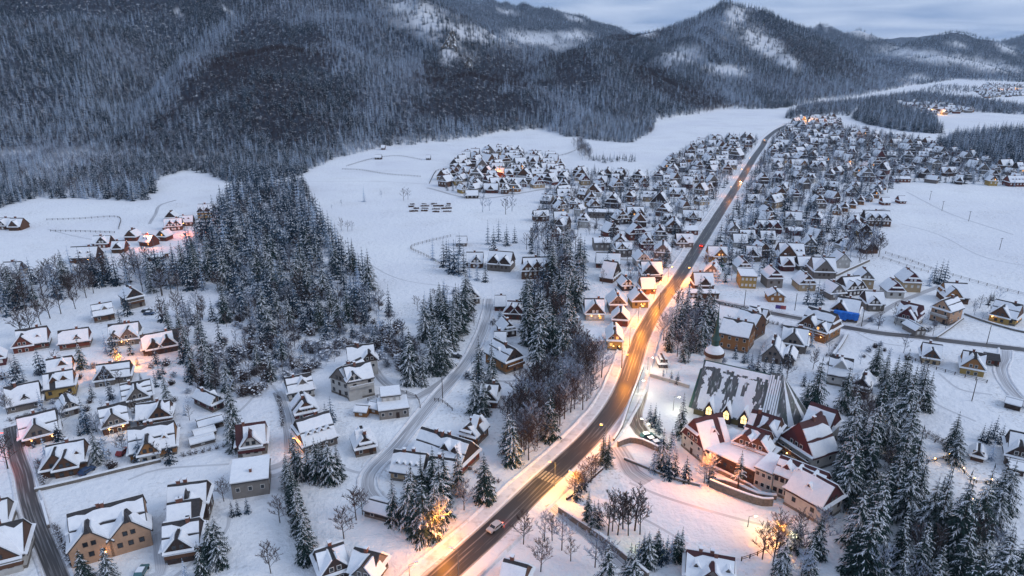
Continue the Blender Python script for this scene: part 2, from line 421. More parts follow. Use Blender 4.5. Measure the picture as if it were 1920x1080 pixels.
# ------------------------------------------------------------------ ground sheet
def road_mat(name, dark, slush, edge, amount):
    m = bpy.data.materials.new(name); m.use_nodes = True; nt = m.node_tree; b = nt.nodes['Principled BSDF']
    b.inputs['Roughness'].default_value = .42; b.inputs['Specular IOR Level'].default_value = .35
    uv = nt.nodes.new('ShaderNodeUVMap'); sp = nt.nodes.new('ShaderNodeSeparateXYZ'); nt.links.new(uv.outputs[0], sp.inputs[0])
    mp = nt.nodes.new('ShaderNodeMapping'); mp.inputs['Scale'].default_value = (.06, 5.0, 1); nt.links.new(uv.outputs[0], mp.inputs[0])
    n = nt.nodes.new('ShaderNodeTexNoise'); n.inputs['Scale'].default_value = 1.0; n.inputs['Detail'].default_value = 5; nt.links.new(mp.outputs[0], n.inputs['Vector'])
    av = nt.nodes.new('ShaderNodeMath'); av.operation = 'ABSOLUTE'; nt.links.new(sp.outputs[1], av.inputs[0])
    # slush lies where wheels do not run: at the edges and in thin lines along the lanes
    c = nt.nodes.new('ShaderNodeMath'); c.operation = 'MULTIPLY'; c.inputs[1].default_value = 19.0; nt.links.new(sp.outputs[1], c.inputs[0])
    cs = nt.nodes.new('ShaderNodeMath'); cs.operation = 'COSINE'; nt.links.new(c.outputs[0], cs.inputs[0])
    e = nt.nodes.new('ShaderNodeMapRange'); e.inputs[1].default_value = .78; e.inputs[2].default_value = 1.0; e.inputs[4].default_value = .55
    nt.links.new(av.outputs[0], e.inputs[0])
    s1 = nt.nodes.new('ShaderNodeMath'); s1.operation = 'MULTIPLY_ADD'; s1.inputs[1].default_value = .07
    nt.links.new(cs.outputs[0], s1.inputs[0]); nt.links.new(n.outputs[0], s1.inputs[2])
    s2 = nt.nodes.new('ShaderNodeMath'); s2.operation = 'ADD'; nt.links.new(s1.outputs[0], s2.inputs[0]); nt.links.new(e.outputs[0], s2.inputs[1])
    rr = nt.nodes.new('ShaderNodeMapRange'); rr.inputs[1].default_value = 1 - amount; rr.inputs[2].default_value = 1.35 - amount
    nt.links.new(s2.outputs[0], rr.inputs[0])
    mx_ = nt.nodes.new('ShaderNodeMix'); mx_.data_type = 'RGBA'; mx_.inputs[6].default_value = (*dark, 1); mx_.inputs[7].default_value = (*slush, 1)
    nt.links.new(rr.outputs[0], mx_.inputs[0])
    nt.links.new(mx_.outputs[2], b.inputs['Base Color']); MATS[name] = m
road_mat('asphalt', (.045, .042, .041), (.40, .38, .37), .8, .44)
road_mat('asphalt_side', (.060, .052, .048), (.42, .40, .40), .8, .50)
road_mat('trodden_snow', (.46, .46, .48), (.74, .75, .77), .8, .60)
road_mat('snow_track', (.30, .29, .30), (.70, .71, .73), .8, .62)

def ground_mat():
    m = bpy.data.materials.new('snow_ground'); m.use_nodes = True; nt = m.node_tree; b = nt.nodes['Principled BSDF']
    b.inputs['Roughness'].default_value = .8; b.inputs['Specular IOR Level'].default_value = .2
    g = nt.nodes.new('ShaderNodeNewGeometry'); sp = nt.nodes.new('ShaderNodeSeparateXYZ'); nt.links.new(g.outputs['Position'], sp.inputs[0])
    def nse(sc, det, lo, hi, rough=.6):
        n = nt.nodes.new('ShaderNodeTexNoise'); n.inputs['Scale'].default_value = sc; n.inputs['Detail'].default_value = det; n.inputs['Roughness'].default_value = rough
        nt.links.new(g.outputs['Position'], n.inputs['Vector'])
        r = nt.nodes.new('ShaderNodeMapRange'); r.inputs[1].default_value = lo; r.inputs[2].default_value = hi; nt.links.new(n.outputs[0], r.inputs[0]); return r.outputs[0], n.outputs[0]
    def mixc(f, a, c):
        x = nt.nodes.new('ShaderNodeMix'); x.data_type = 'RGBA'
        if isinstance(f, float): x.inputs[0].default_value = f
        else: nt.links.new(f, x.inputs[0])
        for k, v in ((6, a), (7, c)):
            if isinstance(v, tuple): x.inputs[k].default_value = (*v, 1)
            else: nt.links.new(v, x.inputs[k])
        return x.outputs[2]
    def mul(a, c):
        x = nt.nodes.new('ShaderNodeMath'); x.operation = 'MULTIPLY'; nt.links.new(a, x.inputs[0])
        if isinstance(c, float): x.inputs[1].default_value = c
        else: nt.links.new(c, x.inputs[1])
        return x.outputs[0]
    big, _ = nse(.012, 4, .35, .7)
    base = mixc(big, (.82, .83, .84), (.73, .74, .78))
    # stubble and twigs poking through thin snow
    patch, _ = nse(.035, 5, .50, .66); spk, _ = nse(.9, 4, .52, .64)
    base = mixc(mul(mul(patch, spk), .7), base, (.30, .27, .25))
    # undergrowth on the wooded slopes
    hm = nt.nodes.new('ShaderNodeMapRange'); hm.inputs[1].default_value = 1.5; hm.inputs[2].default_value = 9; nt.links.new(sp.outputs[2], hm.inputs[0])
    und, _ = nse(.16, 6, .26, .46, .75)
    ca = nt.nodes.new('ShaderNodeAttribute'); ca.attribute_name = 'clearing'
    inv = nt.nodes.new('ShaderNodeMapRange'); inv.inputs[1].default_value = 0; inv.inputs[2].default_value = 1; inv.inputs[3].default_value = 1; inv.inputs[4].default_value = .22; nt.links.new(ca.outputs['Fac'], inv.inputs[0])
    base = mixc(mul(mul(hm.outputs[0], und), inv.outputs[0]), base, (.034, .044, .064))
    nt.links.new(base, b.inputs['Base Color'])
    _, h1 = nse(.35, 5, 0, 1); bp = nt.nodes.new('ShaderNodeBump'); bp.inputs['Strength'].default_value = .8; bp.inputs['Distance'].default_value = 1.3
    nt.links.new(h1, bp.inputs['Height']); nt.links.new(bp.outputs[0], b.inputs['Normal'])
    MATS['snow_ground'] = m
ground_mat()

ang = np.concatenate([np.linspace(-180, -62, 24, endpoint=False), np.linspace(-62, 62, 560, endpoint=False), np.linspace(62, 180, 24, endpoint=False)])
rad = [0.3, 15.0, 40.0]
while rad[-1] < 6800: rad.append(rad[-1] * 1.0135 if rad[-1] > 250 else rad[-1] * 1.06)
rad = np.array(rad + [7600.0])
AA, RR = np.meshgrid(np.radians(ang), rad)
TX = (RR * np.sin(AA)); TY = (RR * np.cos(AA))
TZ = height(TX.ravel(), TY.ravel()).reshape(TX.shape)
nr, na = TX.shape
tv = np.stack([TX.ravel(), TY.ravel(), TZ.ravel()], 1)
ii, jj = np.meshgrid(np.arange(nr - 1), np.arange(na), indexing='ij')
j2 = (jj + 1) % na
tf = np.stack([ii * na + jj, ii * na + j2, (ii + 1) * na + j2, (ii + 1) * na + jj], -1).reshape(-1, 4)
me = bpy.data.meshes.new('ground')
me.vertices.add(len(tv)); me.vertices.foreach_set('co', tv.ravel())
me.loops.add(tf.size); me.loops.foreach_set('vertex_index', tf[:, ::-1].ravel().astype(np.int32))
me.polygons.add(len(tf)); me.polygons.foreach_set('loop_start', np.arange(0, tf.size, 4, dtype=np.int32)); me.polygons.foreach_set('loop_total', np.full(len(tf), 4, dtype=np.int32))
me.polygons.foreach_set('use_smooth', np.ones(len(tf), bool))
me.update(calc_edges=True)

at = me.attributes.new('clearing', 'FLOAT', 'POINT'); at.data.foreach_set('value', patch(TX.ravel(), TY.ravel(), TZ.ravel(), CLEAR))
me.materials.append(MATS['snow_ground'])
ground = bpy.data.objects.new('ground', me); COL.objects.link(ground); tag(ground, kind='structure')


# ------------------------------------------------------------------ roads
def W(pts): return [G(*p) for p in pts]
MAIN_PX = [(700, 1200), (765, 1140), (830, 1080), (880, 1035), (935, 985), (1010, 912), (1062, 865), (1110, 818), (1148, 770), (1172, 725), (1187, 680),
           (1206, 625), (1236, 573), (1275, 518), (1311, 460), (1349, 400), (1384, 345), (1413, 297), (1430, 273), (1437, 260), (1458, 243), (1480, 233)]
MAIN = spline(W(MAIN_PX), 4)
main_road = strip('road', MAIN, 6.8, .04, 'asphalt', n=8); tag(main_road, kind='structure')
def kerb_side(name, P, off, w, z, m):
    N = normals(P); b = MB()
    for i in range(len(P) - 1):
        a0 = P[i] + N[i] * (off - w / 2); a1 = P[i + 1] + N[i + 1] * (off - w / 2); c0 = P[i] + N[i] * (off + w / 2); c1 = P[i + 1] + N[i + 1] * (off + w / 2)
        b.poly([(c0.x, c0.y, z), (a0.x, a0.y, z), (a1.x, a1.y, z), (c1.x, c1.y, z)])
        b.poly([(a0.x, a0.y, 0), (a1.x, a1.y, 0), (a1.x, a1.y, z), (a0.x, a0.y, z)]); b.poly([(c1.x, c1.y, 0), (c0.x, c0.y, 0), (c0.x, c0.y, z), (c1.x, c1.y, z)])
    o = b.obj(name, m); tag(o, kind='structure'); return o
mat('pavement_snow', (.70, .70, .72), .85, noise=(.35, (.40, .38, .37), .48, .78), bump=(1.2, .6, .15))
nm = len(MAIN)
kerb_side('pavement', MAIN[:int(nm * .62)], 5.3, 2.6, .14, 'pavement_snow')
kerb_side('pavement', MAIN[int(nm * .08):int(nm * .55)], -5.1, 2.2, .14, 'pavement_snow')
tag(ridge_strip('snow_bank', MAIN, 1.3, .55, 0, 'snow_bank', 7.2, 3), kind='structure')
tag(ridge_strip('snow_bank', MAIN, 1.2, .5, 0, 'snow_bank', -6.8, 4), kind='structure')
# centre line dashes and the crosswalk
b = MB(); acc = 0; Nn = normals(MAIN)
for i in range(len(MAIN) - 1):
    if 25 < i < int(nm * .6) and i % 3 != 2:
        p, q = MAIN[i], MAIN[i + 1]; n_ = Nn[i] * .07
        b.poly([(p.x - n_.x, p.y - n_.y, .046), (q.x - n_.x, q.y - n_.y, .046), (q.x + n_.x, q.y + n_.y, .046), (p.x + n_.x, p.y + n_.y, .046)][::-1])
for s_ in (-3.3, 3.3):
    for i in range(int(nm * .6)):
        if i % 5 == 4: continue
        p, q = MAIN[i] + Nn[i] * s_, MAIN[i + 1] + Nn[i + 1] * s_; n_ = Nn[i] * .06
        b.poly([(p.x - n_.x, p.y - n_.y, .046), (q.x - n_.x, q.y - n_.y, .046), (q.x + n_.x, q.y + n_.y, .046), (p.x + n_.x, p.y + n_.y, .046)][::-1])
b.obj('lane_marking', 'paint_line', main_road)
xw = Vector(G(1028, 897)); ci = min(range(nm), key=lambda i: (MAIN[i] - xw).length)
t_ = (MAIN[ci + 1] - MAIN[ci - 1]).normalized(); n_ = Vector((-t_.y, t_.x))
for k in range(7):
    c = MAIN[ci] + n_ * (-3.0 + k * 1.0); b = MB(); q = []
    for u, v in ((-2, -.27), (2, -.27), (2, .27), (-2, .27)):
        p = c + t_ * u + n_ * v; q.append((p.x, p.y, .048))
    b.poly(q); b.obj('crosswalk_stripe', 'paint_line', main_road)

ROADS = {}
def road(name, px, w, m, z=.03, banks=True, seed=1):
    P = spline(W(px), 3.5); o = strip(name, P, w, z, m, n=6); tag(o, kind='structure'); ROADS[name + str(seed)] = (P, w)
    if banks:
        for s in (1, -1):
            tag(ridge_strip('snow_bank', P, .9, .35, 0, 'snow_bank', s * (w / 2 + .6), seed * 3 + s), kind='structure')
    return P
ROADS['main'] = (MAIN, 16)
road('lane', [(20, 800), (30, 850), (44, 890), (52, 930), (68, 980), (90, 1035), (112, 1090), (135, 1150)], 4.2, 'asphalt_side', seed=1)
road('lane', [(742, 962), (715, 945), (693, 922), (690, 898), (702, 876), (742, 838), (778, 794), (812, 752), (848, 712), (880, 672), (902, 628), (914, 590), (918, 560)], 4.0, 'snow_track', seed=2)
road('lane', [(1292, 553), (1340, 566), (1400, 578), (1480, 594), (1580, 613), (1660, 626), (1720, 632), (1800, 642), (1920, 656), (2100, 680)], 5.0, 'asphalt_side', seed=3)
road('lane', [(1885, 655), (1884, 672), (1876, 690), (1884, 715), (1905, 742), (1940, 770)], 3.2, 'snow_track', seed=4)
road('lane', [(545, 850), (540, 800), (530, 760), (520, 735)], 3.6, 'snow_track', seed=5, banks=False)
road('lane', [(1156, 838), (1172, 862), (1185, 885), (1215, 905)], 6, 'snow_track', seed=6, banks=False, z=.025)
road('lane', [(1030, 945), (1045, 958), (1070, 978), (1110, 1010), (1160, 1052), (1200, 1092)], 3.2, 'snow_track', seed=7, banks=False)
road('lane', [(842, 1062), (815, 1058), (800, 1066), (775, 1090), (750, 1120)], 6.5, 'snow_track', seed=8, banks=False, z=.02)
road('lane', [(500, 880), (530, 870), (545, 855)], 3.2, 'snow_track', seed=9, banks=False, z=.022)
road('lane', [(1610, 612), (1680, 570), (1740, 545), (1780, 530)], 3.0, 'snow_track', seed=10, banks=False)
road('lane', [(850, 700), (800, 735), (770, 745), (725, 720), (700, 690)], 3.6, 'snow_track', seed=11, banks=False, z=.022)
road('lane', [(1328, 432), (1280, 428), (1180, 434), (1090, 412)], 3.4, 'snow_track', seed=20, banks=False, z=.022)
road('lane', [(1288, 492), (1230, 490), (1160, 486), (1120, 478)], 3.4, 'snow_track', seed=21, banks=False, z=.022)
road('lane', [(1366, 370), (1260, 372), (1150, 368), (1050, 352), (900, 372), (800, 352)], 3.4, 'snow_track', seed=22, banks=False, z=.022)
road('lane', [(1350, 400), (1420, 404), (1500, 398), (1600, 400), (1660, 392)], 3.4, 'snow_track', seed=23, banks=False, z=.022)
road('lane', [(1400, 320), (1500, 332), (1600, 340), (1660, 348)], 3.4, 'snow_track', seed=24, banks=False, z=.022)
road('lane', [(1432, 282), (1560, 280), (1700, 296), (1840, 330)], 4, 'snow_track', seed=25, banks=False, z=.022)
road('lane', [(1320, 448), (1400, 446), (1470, 452), (1550, 470), (1630, 488)], 3.4, 'snow_track', seed=26, banks=False, z=.022)
road('lane', [(280, 420), (292, 400), (300, 385), (330, 375)], 2.4, 'snow_track', seed=12, banks=False, z=.022)
road('lane', [(1205, 700), (1200, 740), (1190, 780), (1205, 812), (1235, 830)], 5.0, 'asphalt_side', seed=13, banks=False, z=.021)
_ra = []
for P_, w_r in ROADS.values():
    for q_ in P_: _ra.append((q_.x, q_.y, w_r / 2))
_ra = np.array(_ra)
def near_road(x, y, pad=0.0):
    return bool(np.any((_ra[:, 0] - x) ** 2 + (_ra[:, 1] - y) ** 2 < (_ra[:, 2] + pad) ** 2))

# ------------------------------------------------------------------ houses
def pitch_roof(parts, rr, s0, s1, t0, t1, hw, rise, oh, T, roof_m, tag_='', bands=1, bare=.03, near=True, thick=.22, snow_t=.34, lowext=0.0):
    """gable roof over s in [s0,s1] (ridge direction), t in [t0,t1]; T maps (s,t,z) to house space"""
    tm = (t0 + t1) / 2; hwid = (t1 - t0) / 2; sl = rise / hwid
    rf = MB(); sn = MB()
    a, b = s0 - oh * .45, s1 + oh * .45
    for sg in (-1, 1):
        te = tm + sg * (hwid + oh + lowext); ze = hw - (oh + lowext) * sl; zr = hw + rise
        q = [T(a, te, ze), T(b, te, ze), T(b, tm, zr), T(a, tm, zr)]
        A, B, C, D = [Vector(p) for p in q]
        if (B - A).cross(D - A).z < 0: q = [q[1], q[0], q[3], q[2]]
        rf.slab(q, thick)
        A, B, C, D = [Vector(p) for p in q]
        nrm = (B - A).cross(D - A).normalized() * (thick + .004)
        A += nrm; B += nrm; C += nrm; D += nrm
        n = max(2, int((B - A).length / 1.7)) if near else 1
        cuts = [0.03] + [(k + 1) / bands + rr.uniform(-.04, .04) for k in range(bands - 1)] + [1 - bare]
        um = .012
        for k in range(bands):
            lo = [cuts[k] + (.018 if k else 0) + (rr.uniform(0, .035) if near else 0) for _ in range(n + 1)]
            hi = [min(cuts[k + 1], 1.0) - (rr.uniform(0, .03) + (rr.uniform(.0, .16) if rr.random() < .22 and k == bands - 1 else 0) if near else 0) for _ in range(n + 1)]
            tt = snow_t * rr.uniform(.85, 1.15)
            nn = nrm.normalized() * tt
            for i in range(n):
                u0 = um + (1 - 2 * um) * i / n; u1 = um + (1 - 2 * um) * (i + 1) / n
                P = lambda u, v: A + (B - A) * u + (D - A) * v
                p00, p10, p11, p01 = P(u0, lo[i]), P(u1, lo[i + 1]), P(u1, hi[i + 1]), P(u0, hi[i])
                if near and bands == 1 and rr.random() < .05: continue
                i0 = len(sn.v)
                ins = (D - A).normalized() * .12
                sn.v += [tuple(x) for x in (p00, p10, p11, p01, p00 + nn + ins, p10 + nn + ins, p11 + nn - ins, p01 + nn - ins)]
                fs = [(4, 5, 6, 7), (0, 1, 5, 4), (2, 3, 7, 6)]
                if i == 0 or near: fs.append((3, 0, 4, 7))
                if i == n - 1 or near: fs.append((1, 2, 6, 5))
                sn.f += [tuple(i0 + j for j in q_) for q_ in fs]; sn.m += [0] * len(fs)
    parts.append(('roof' + tag_, rf, [roof_m], None)); parts.append(('snow_cover', sn, ['snow_roof'], 'roof' + tag_))

def chimney(parts, x, y, z0, h, w, roofname):
    c = MB(); c.box(x - w / 2, x + w / 2, y - w / 2, y + w / 2, z0 - 1.0, z0 + h)
    c.box(x - w * .62, x + w * .62, y - w * .62, y + w * .62, z0 + h + .003, z0 + h + .14)
    parts.append(('chimney', c, ['brick_chimney'], roofname))
    s_ = MB(); s_.box(x - w * .58, x + w * .58, y - w * .58, y + w * .58, z0 + h + .144, z0 + h + .34)
    parts.append(('snow_cap', s_, ['snow_roof'], roofname))

def house_parts(L, D, hw, typ, wall, gab, roofm, o, rr, near):
    """list of (name, MB, mats, parent part); windows list of (x, y, z, w, h, facing, lit, parent)"""
    parts = []; wins = []
    pit = o.get('pitch', 1.06); oh = o.get('oh', .5)
    if o.get('flat'):
        w_ = MB(); w_.box(-L / 2, L / 2, 0, D, -.3, hw); parts.append(('wall', w_, [wall], None))
        r_ = MB(); r_.box(-L / 2 - .35, L / 2 + .35, -.35, D + .35, hw + .003, hw + .25); parts.append(('roof', r_, [roofm], None))
        s_ = MB(); rise = o.get('mono', .0)
        s_.slab([(-L / 2 - .25, -.25, hw + .256), (L / 2 + .25, -.25, hw + .256), (L / 2 + .25, D + .25, hw + .256 + rise), (-L / 2 - .25, D + .25, hw + .256 + rise)], .32)
        parts.append(('snow_cover', s_, ['snow_roof'], 'roof'))
        if rise:
            w_.prism([(-L / 2, 0, hw), (-L / 2, D, hw), (-L / 2, D, hw + rise)], (L, 0, 0))
            chimney(parts, L * .02, D * .35, hw + .5 + rise * .35, .9, .6, 'roof')
        W_, RL, rise_main, ridge_z = D, L, 0, hw
    else:
        w_ = MB(); w_.box(-L / 2, L / 2, 0, D, -.3, hw); parts.append(('wall', w_, [wall], None))
        if near:
            pl = MB(); pl.box(-L / 2 - .06, L / 2 + .06, -.06, D + .06, -.3, .75); parts.append(('plinth', pl, [o.get('base', 'stone')], None))
        if typ == 'p':
            T = lambda s, t, z: (s, t, z); s0, s1, t0, t1 = -L / 2, L / 2, 0, D; wid = D
        else:
            T = lambda s, t, z: (t, s, z); s0, s1, t0, t1 = 0, D, -L / 2, L / 2; wid = L
        rise = wid / 2 * pit; tm = (t0 + t1) / 2
        pitch_roof(parts, rr, s0, s1, t0, t1, hw, rise, oh, T, roofm, bands=o.get('bands', 1 if not near or rr.random() < .6 else 2), bare=o.get('bare', rr.uniform(.04, .09)), near=near)
        for sgn, s in ((-1, s0), (1, s1)):
            g_ = MB(); g_.prism([T(s, t0 - .02, hw - .02), T(s, t1 + .02, hw - .02), T(s, tm, hw + rise)], Vector(T(sgn * .07, 0, 0)))
            parts.append(('gable', g_, [gab], None))
            if near or (typ == 'g' and sgn == -1) or sgn == -1:   # snow-laden skirt roof under the gable
                k = MB()
                if o.get('skirt', True):
                    e = .75 if near else .6
                    q = [T(s, t0 - oh, hw + .1), T(s, t1 + oh, hw + .1), T(s + sgn * e, t1 + oh, hw - .25), T(s + sgn * e, t0 - oh, hw - .25)]
                    A, B, C, Dd = [Vector(p) for p in q]
                    if (B - A).cross(Dd - A).z < 0: q = q[::-1]
                    k.slab(q, .32); parts.append(('skirt_snow', k, ['snow_roof'], None))
                if o.get('skirt2') or (rise > 5 and rr.random() < .5):
                    f = .48; zz = hw + rise * f; hwid = (t1 - t0) / 2 * (1 - f) + .35; k2 = MB()
                    q = [T(s + sgn * .08, tm - hwid, zz + .1), T(s + sgn * .08, tm + hwid, zz + .1), T(s + sgn * .85, tm + hwid, zz - .2), T(s + sgn * .85, tm - hwid, zz - .2)]
                    A, B, C, Dd = [Vector(p) for p in q]
                    if (B - A).cross(Dd - A).z < 0: q = q[::-1]
                    k2.slab(q, .34); parts.append(('skirt_snow', k2, ['snow_roof'], None))
        ridge_z = hw + rise
        # cross gables on the front
        if typ == 'p':
            for ci, cg in enumerate(o.get('cg', [])):
                u, cw = cg[0], cg[1]; pr = cg[2] if len(cg) > 2 else .9; x = -L / 2 + u * L
                cw = cw * (1.0 if len(cg) > 3 else 1.22); crise = min(cw / 2 * (cg[3] if len(cg) > 3 else pit * 1.12), rise * 1.04)
                T2 = lambda s, t, z: (t, s, z)
                pitch_roof(parts, rr, -pr, D * .5 * min(1, crise / rise) + .2, x - cw / 2, x + cw / 2, hw, crise, .35, T2, roofm, tag_='_gable', near=near, bare=o.get('bare', .03))
                g_ = MB(); g_.prism([(x - cw / 2, -pr, hw - .1), (x + cw / 2, -pr, hw - .1), (x, -pr, hw + crise)], (0, .12, 0)); parts.append(('gable', g_, [gab], None))
                bw = MB(); bw.box(x - cw / 2 + .12, x + cw / 2 - .12, -pr + .02, -.004, -.3, hw - .105); parts.append(('bay_wall', bw, [o.get('bay', wall)], None))
                if o.get('skirt', True):
                    k = MB(); k.slab([(x - cw / 2 - .5, -pr - .6, hw - .3), (x + cw / 2 + .5, -pr - .6, hw - .3), (x + cw / 2 + .5, -pr - .01, hw - .05), (x - cw / 2 - .5, -pr - .01, hw - .05)], .28)
                    parts.append(('skirt_snow', k, ['snow_roof'], None))
                nwin = 2 if cw > 4.5 else 1
                for k in range(nwin): wins.append((x + (k - (nwin - 1) / 2) * 1.6, -pr, hw + .35 + .7, 1.0, 1.2, 'f', rr.random() < o.get('lit', .012), 'gable'))
                for k in range(max(1, int(cw / 2.6))): wins.append((x + (k - (max(1, int(cw / 2.6)) - 1) / 2) * 2.2, -pr + .02, hw - 1.7, 1.1, 1.3, 'f', rr.random() < o.get('lit', .012), 'bay_wall'))
                if o.get('spire'):
                    sp_ = MB(); sp_.prism([(x - .55, -pr - .55, hw + crise - .5), (x + .55, -pr - .55, hw + crise - .5), (x, -pr - .45, hw + crise + 2.2)], (0, 1.6, 0)); parts.append(('ridge_peak', sp_, [roofm], None))
            # small dormers
            dl = [(u, 0) for u in o.get('dm', [])] + [(u, 1) for u in o.get('dmb', [])]
            for u, back in dl:
                x = -L / 2 + u * L; dw = o.get('dw', 2.0); v = o.get('dv', .30); yd = D / 2 * v - .1; zb = hw + rise * v - .15; dh = dw * .5 * 1.35
                d_ = MB(); yb = min(D / 2, yd + (dh + .9) / (rise / (D / 2)))
                d_.prism([(x - dw / 2, yd, zb - .2), (x + dw / 2, yd, zb - .2), (x + dw / 2, yd, zb + .5), (x, yd, zb + .5 + dh), (x - dw / 2, yd, zb + .5)], (0, yb - yd, 0))
                parts.append(('dormer', d_, [gab], 'roof'))
                s_ = MB()
                for sg in (-1, 1):
                    q = [(x + sg * (dw / 2 + .25), yd - .35, zb + .2), (x + sg * (dw / 2 + .25), yb, zb + .2), (x, yb, zb + .55 + dh), (x, yd - .35, zb + .55 + dh)]
                    A, B, C, Dd = [Vector(p) for p in q]
                    if (B - A).cross(Dd - A).z < 0: q = q[::-1]
                    s_.slab(q, .25)
                parts.append(('dormer_snow', s_, ['snow_roof'], 'roof'))
                if near: wins.append((x, yd, zb + .45, .8, .8, 'f', False, 'dormer'))
        else:
            for (u, side) in o.get('sd', []):   # dormers on the long sides of a gable-front house
                y = u * D; dw = o.get('dw', 2.6); hv = .34; xw_ = L / 2 * (1 - hv); zb = hw + rise * hv - .2; dh = dw * .65
                d_ = MB(); x0 = side * xw_; x1 = side * max(0.0, xw_ - (dh + .6) / (rise / (L / 2)))
                d_.prism([(x0, y - dw / 2, zb - .2), (x0, y + dw / 2, zb - .2), (x0, y, zb + .3 + dh)], (x1 - x0, 0, 0)); parts.append(('dormer', d_, [gab], 'roof'))
                s_ = MB()
                for sg in (-1, 1):
                    q = [(x0 + side * .3, y + sg * (dw / 2 + .3), zb - .2), (x1, y + sg * (dw / 2 + .3), zb - .2), (x1, y, zb + .4 + dh), (x0 + side * .3, y, zb + .4 + dh)]
                    A, B, C, Dd = [Vector(p) for p in q]
                    if (B - A).cross(Dd - A).z < 0: q = q[::-1]
                    s_.slab(q, .25)
                parts.append(('dormer_snow', s_, ['snow_roof'], 'roof'))
        for k in range(o.get('ch', 1)):
            c = rr.uniform(.25, .75); off = rr.uniform(-.5, .5)
            if typ == 'p': chimney(parts, -L / 2 + c * L, D / 2 + off, ridge_z - .3, 1.2, .75 if near else .9, 'roof')
            else: chimney(parts, off, c * D, ridge_z - .3, 1.2, .75 if near else .9, 'roof')
    if typ == 'g' and not o.get('flat'):
        n = 3 if L > 9 else 2
        for k in range(n): wins.append(((k - (n - 1) / 2) * 1.7, -.07, hw + 1.1, 1.0, 1.2, 'f', rr.random() < o.get('lit', .012), 'gable'))
    st = o.get('st', max(1, int((hw + .2) / 2.7)))
    ncol = o.get('nc', max(2, int(L / 2.7)))
    cgr = [(-L / 2 + c[0] * L, c[1] / 2) for c in o.get('cg', [])] if typ == 'p' else []
    for r_ in range(st):
        z = (hw / st) * (r_ + .58)
        for k in range(ncol):
            x = -L / 2 + L * (k + .5) / ncol
            if any(abs(x - c) < w + .6 for c, w in cgr): continue
            if r_ == 0 and k == ncol // 2 and near and not o.get('nodoor'):
                wins.append((x, 0, 1.0, 1.0, 2.05, 'd', False, 'wall')); continue
            wins.append((x, 0, z, 1.05, min(1.3, hw / st * .5), 'f', rr.random() < o.get('lit', .012), 'wall'))
    if near:
        for sgn in (-1, 1):
            for r_ in range(st):
                for k in range(max(2, int(D / 3.6))):
                    wins.append((sgn * L / 2, D * (k + .5) / max(2, int(D / 3.6)), (hw / st) * (r_ + .58), 1.05, min(1.3, hw / st * .5), 'r' if sgn > 0 else 'l', rr.random() < o.get('lit', .012) * .6, 'wall'))
    if o.get('bal'):
        zb = o.get('balz', hw * .52); bl = MB(); bl.box(-L / 2 + .3, L / 2 - .3, -1.25, -.01, zb - .12, zb); bl.box(-L / 2 + .3, L / 2 - .3, -1.3, -1.22, zb + .003, zb + .95)
        parts.append(('balcony', bl, [o.get('balm', 'wood_brown')], None))
        s_ = MB(); s_.box(-L / 2 + .28, L / 2 - .28, -1.34, -1.16, zb + .953, zb + 1.1); parts.append(('balcony_snow', s_, ['snow_roof'], 'balcony'))
    return parts, wins

OCC = []      # occupied circles of the floor plan
NH = 0
def build_house(label, P1, P2, D, hw, typ, wall, gab, roofm='roof_dark', group=None, near=True, cat='house', name='house', z=0.0, **o):
    global NH; NH += 1
    rr = random.Random(1000 + NH)
    if not o.get('flat') and name == 'house' and D > 7: D = D * .84
    dx, dy = P2[0] - P1[0], P2[1] - P1[1]; L = math.hypot(dx, dy); a = math.atan2(dy, dx)
    L = max(L, 3.0); cx, cy = (P1[0] + P2[0]) / 2, (P1[1] + P2[1]) / 2
    root = empty(name, (cx, cy, z), a); tag(root, label, cat, group)
    mx_, my_ = cx - math.sin(a) * D / 2, cy + math.cos(a) * D / 2
    OCC.append((mx_, my_, (L + D) / 4 + 1.0, L, D, a, cx, cy))
    parts, wins = house_parts(L, D, hw, typ, wall, gab, roofm, o, rr, near)
    made = {}
    for nme, mb, mats_, par in parts:
        if not mb.f: continue
        p = made.get(par, root) if par else root
        ob = mb.obj(nme.replace('_gable', '') if nme.startswith('roof') else nme, mats_, p)
        if nme not in made: made[nme] = ob
        if nme.startswith('roof'): made[nme] = ob
    fm = 'frame_dark' if rr.random() < .45 else 'frame_white'
    for (x, y, zz, w, h, fc, lit, par) in wins:
        rzz = {'f': 0, 'd': 0, 'r': R(90), 'l': -R(90)}[fc]
        th = .16
        if fc == 'd':
            d_ = inst('door', unit_box('wood_dark'), root, (x, y - .0, zz), 0, (w, th, h)); continue
        f = inst('window', unit_box(fm), root, (x, y, zz), rzz, (w, th, h))
        if near: inst('pane', unit_box('glass_lit' if lit else 'glass_dark'), f, (0, 0, 0), 0, (.8, 1.25, .82))
        elif lit: inst('pane', unit_box('glass_lit'), f, (0, 0, 0), 0, (.85, 1.25, .85))
    return root, (cx, cy, a, L)

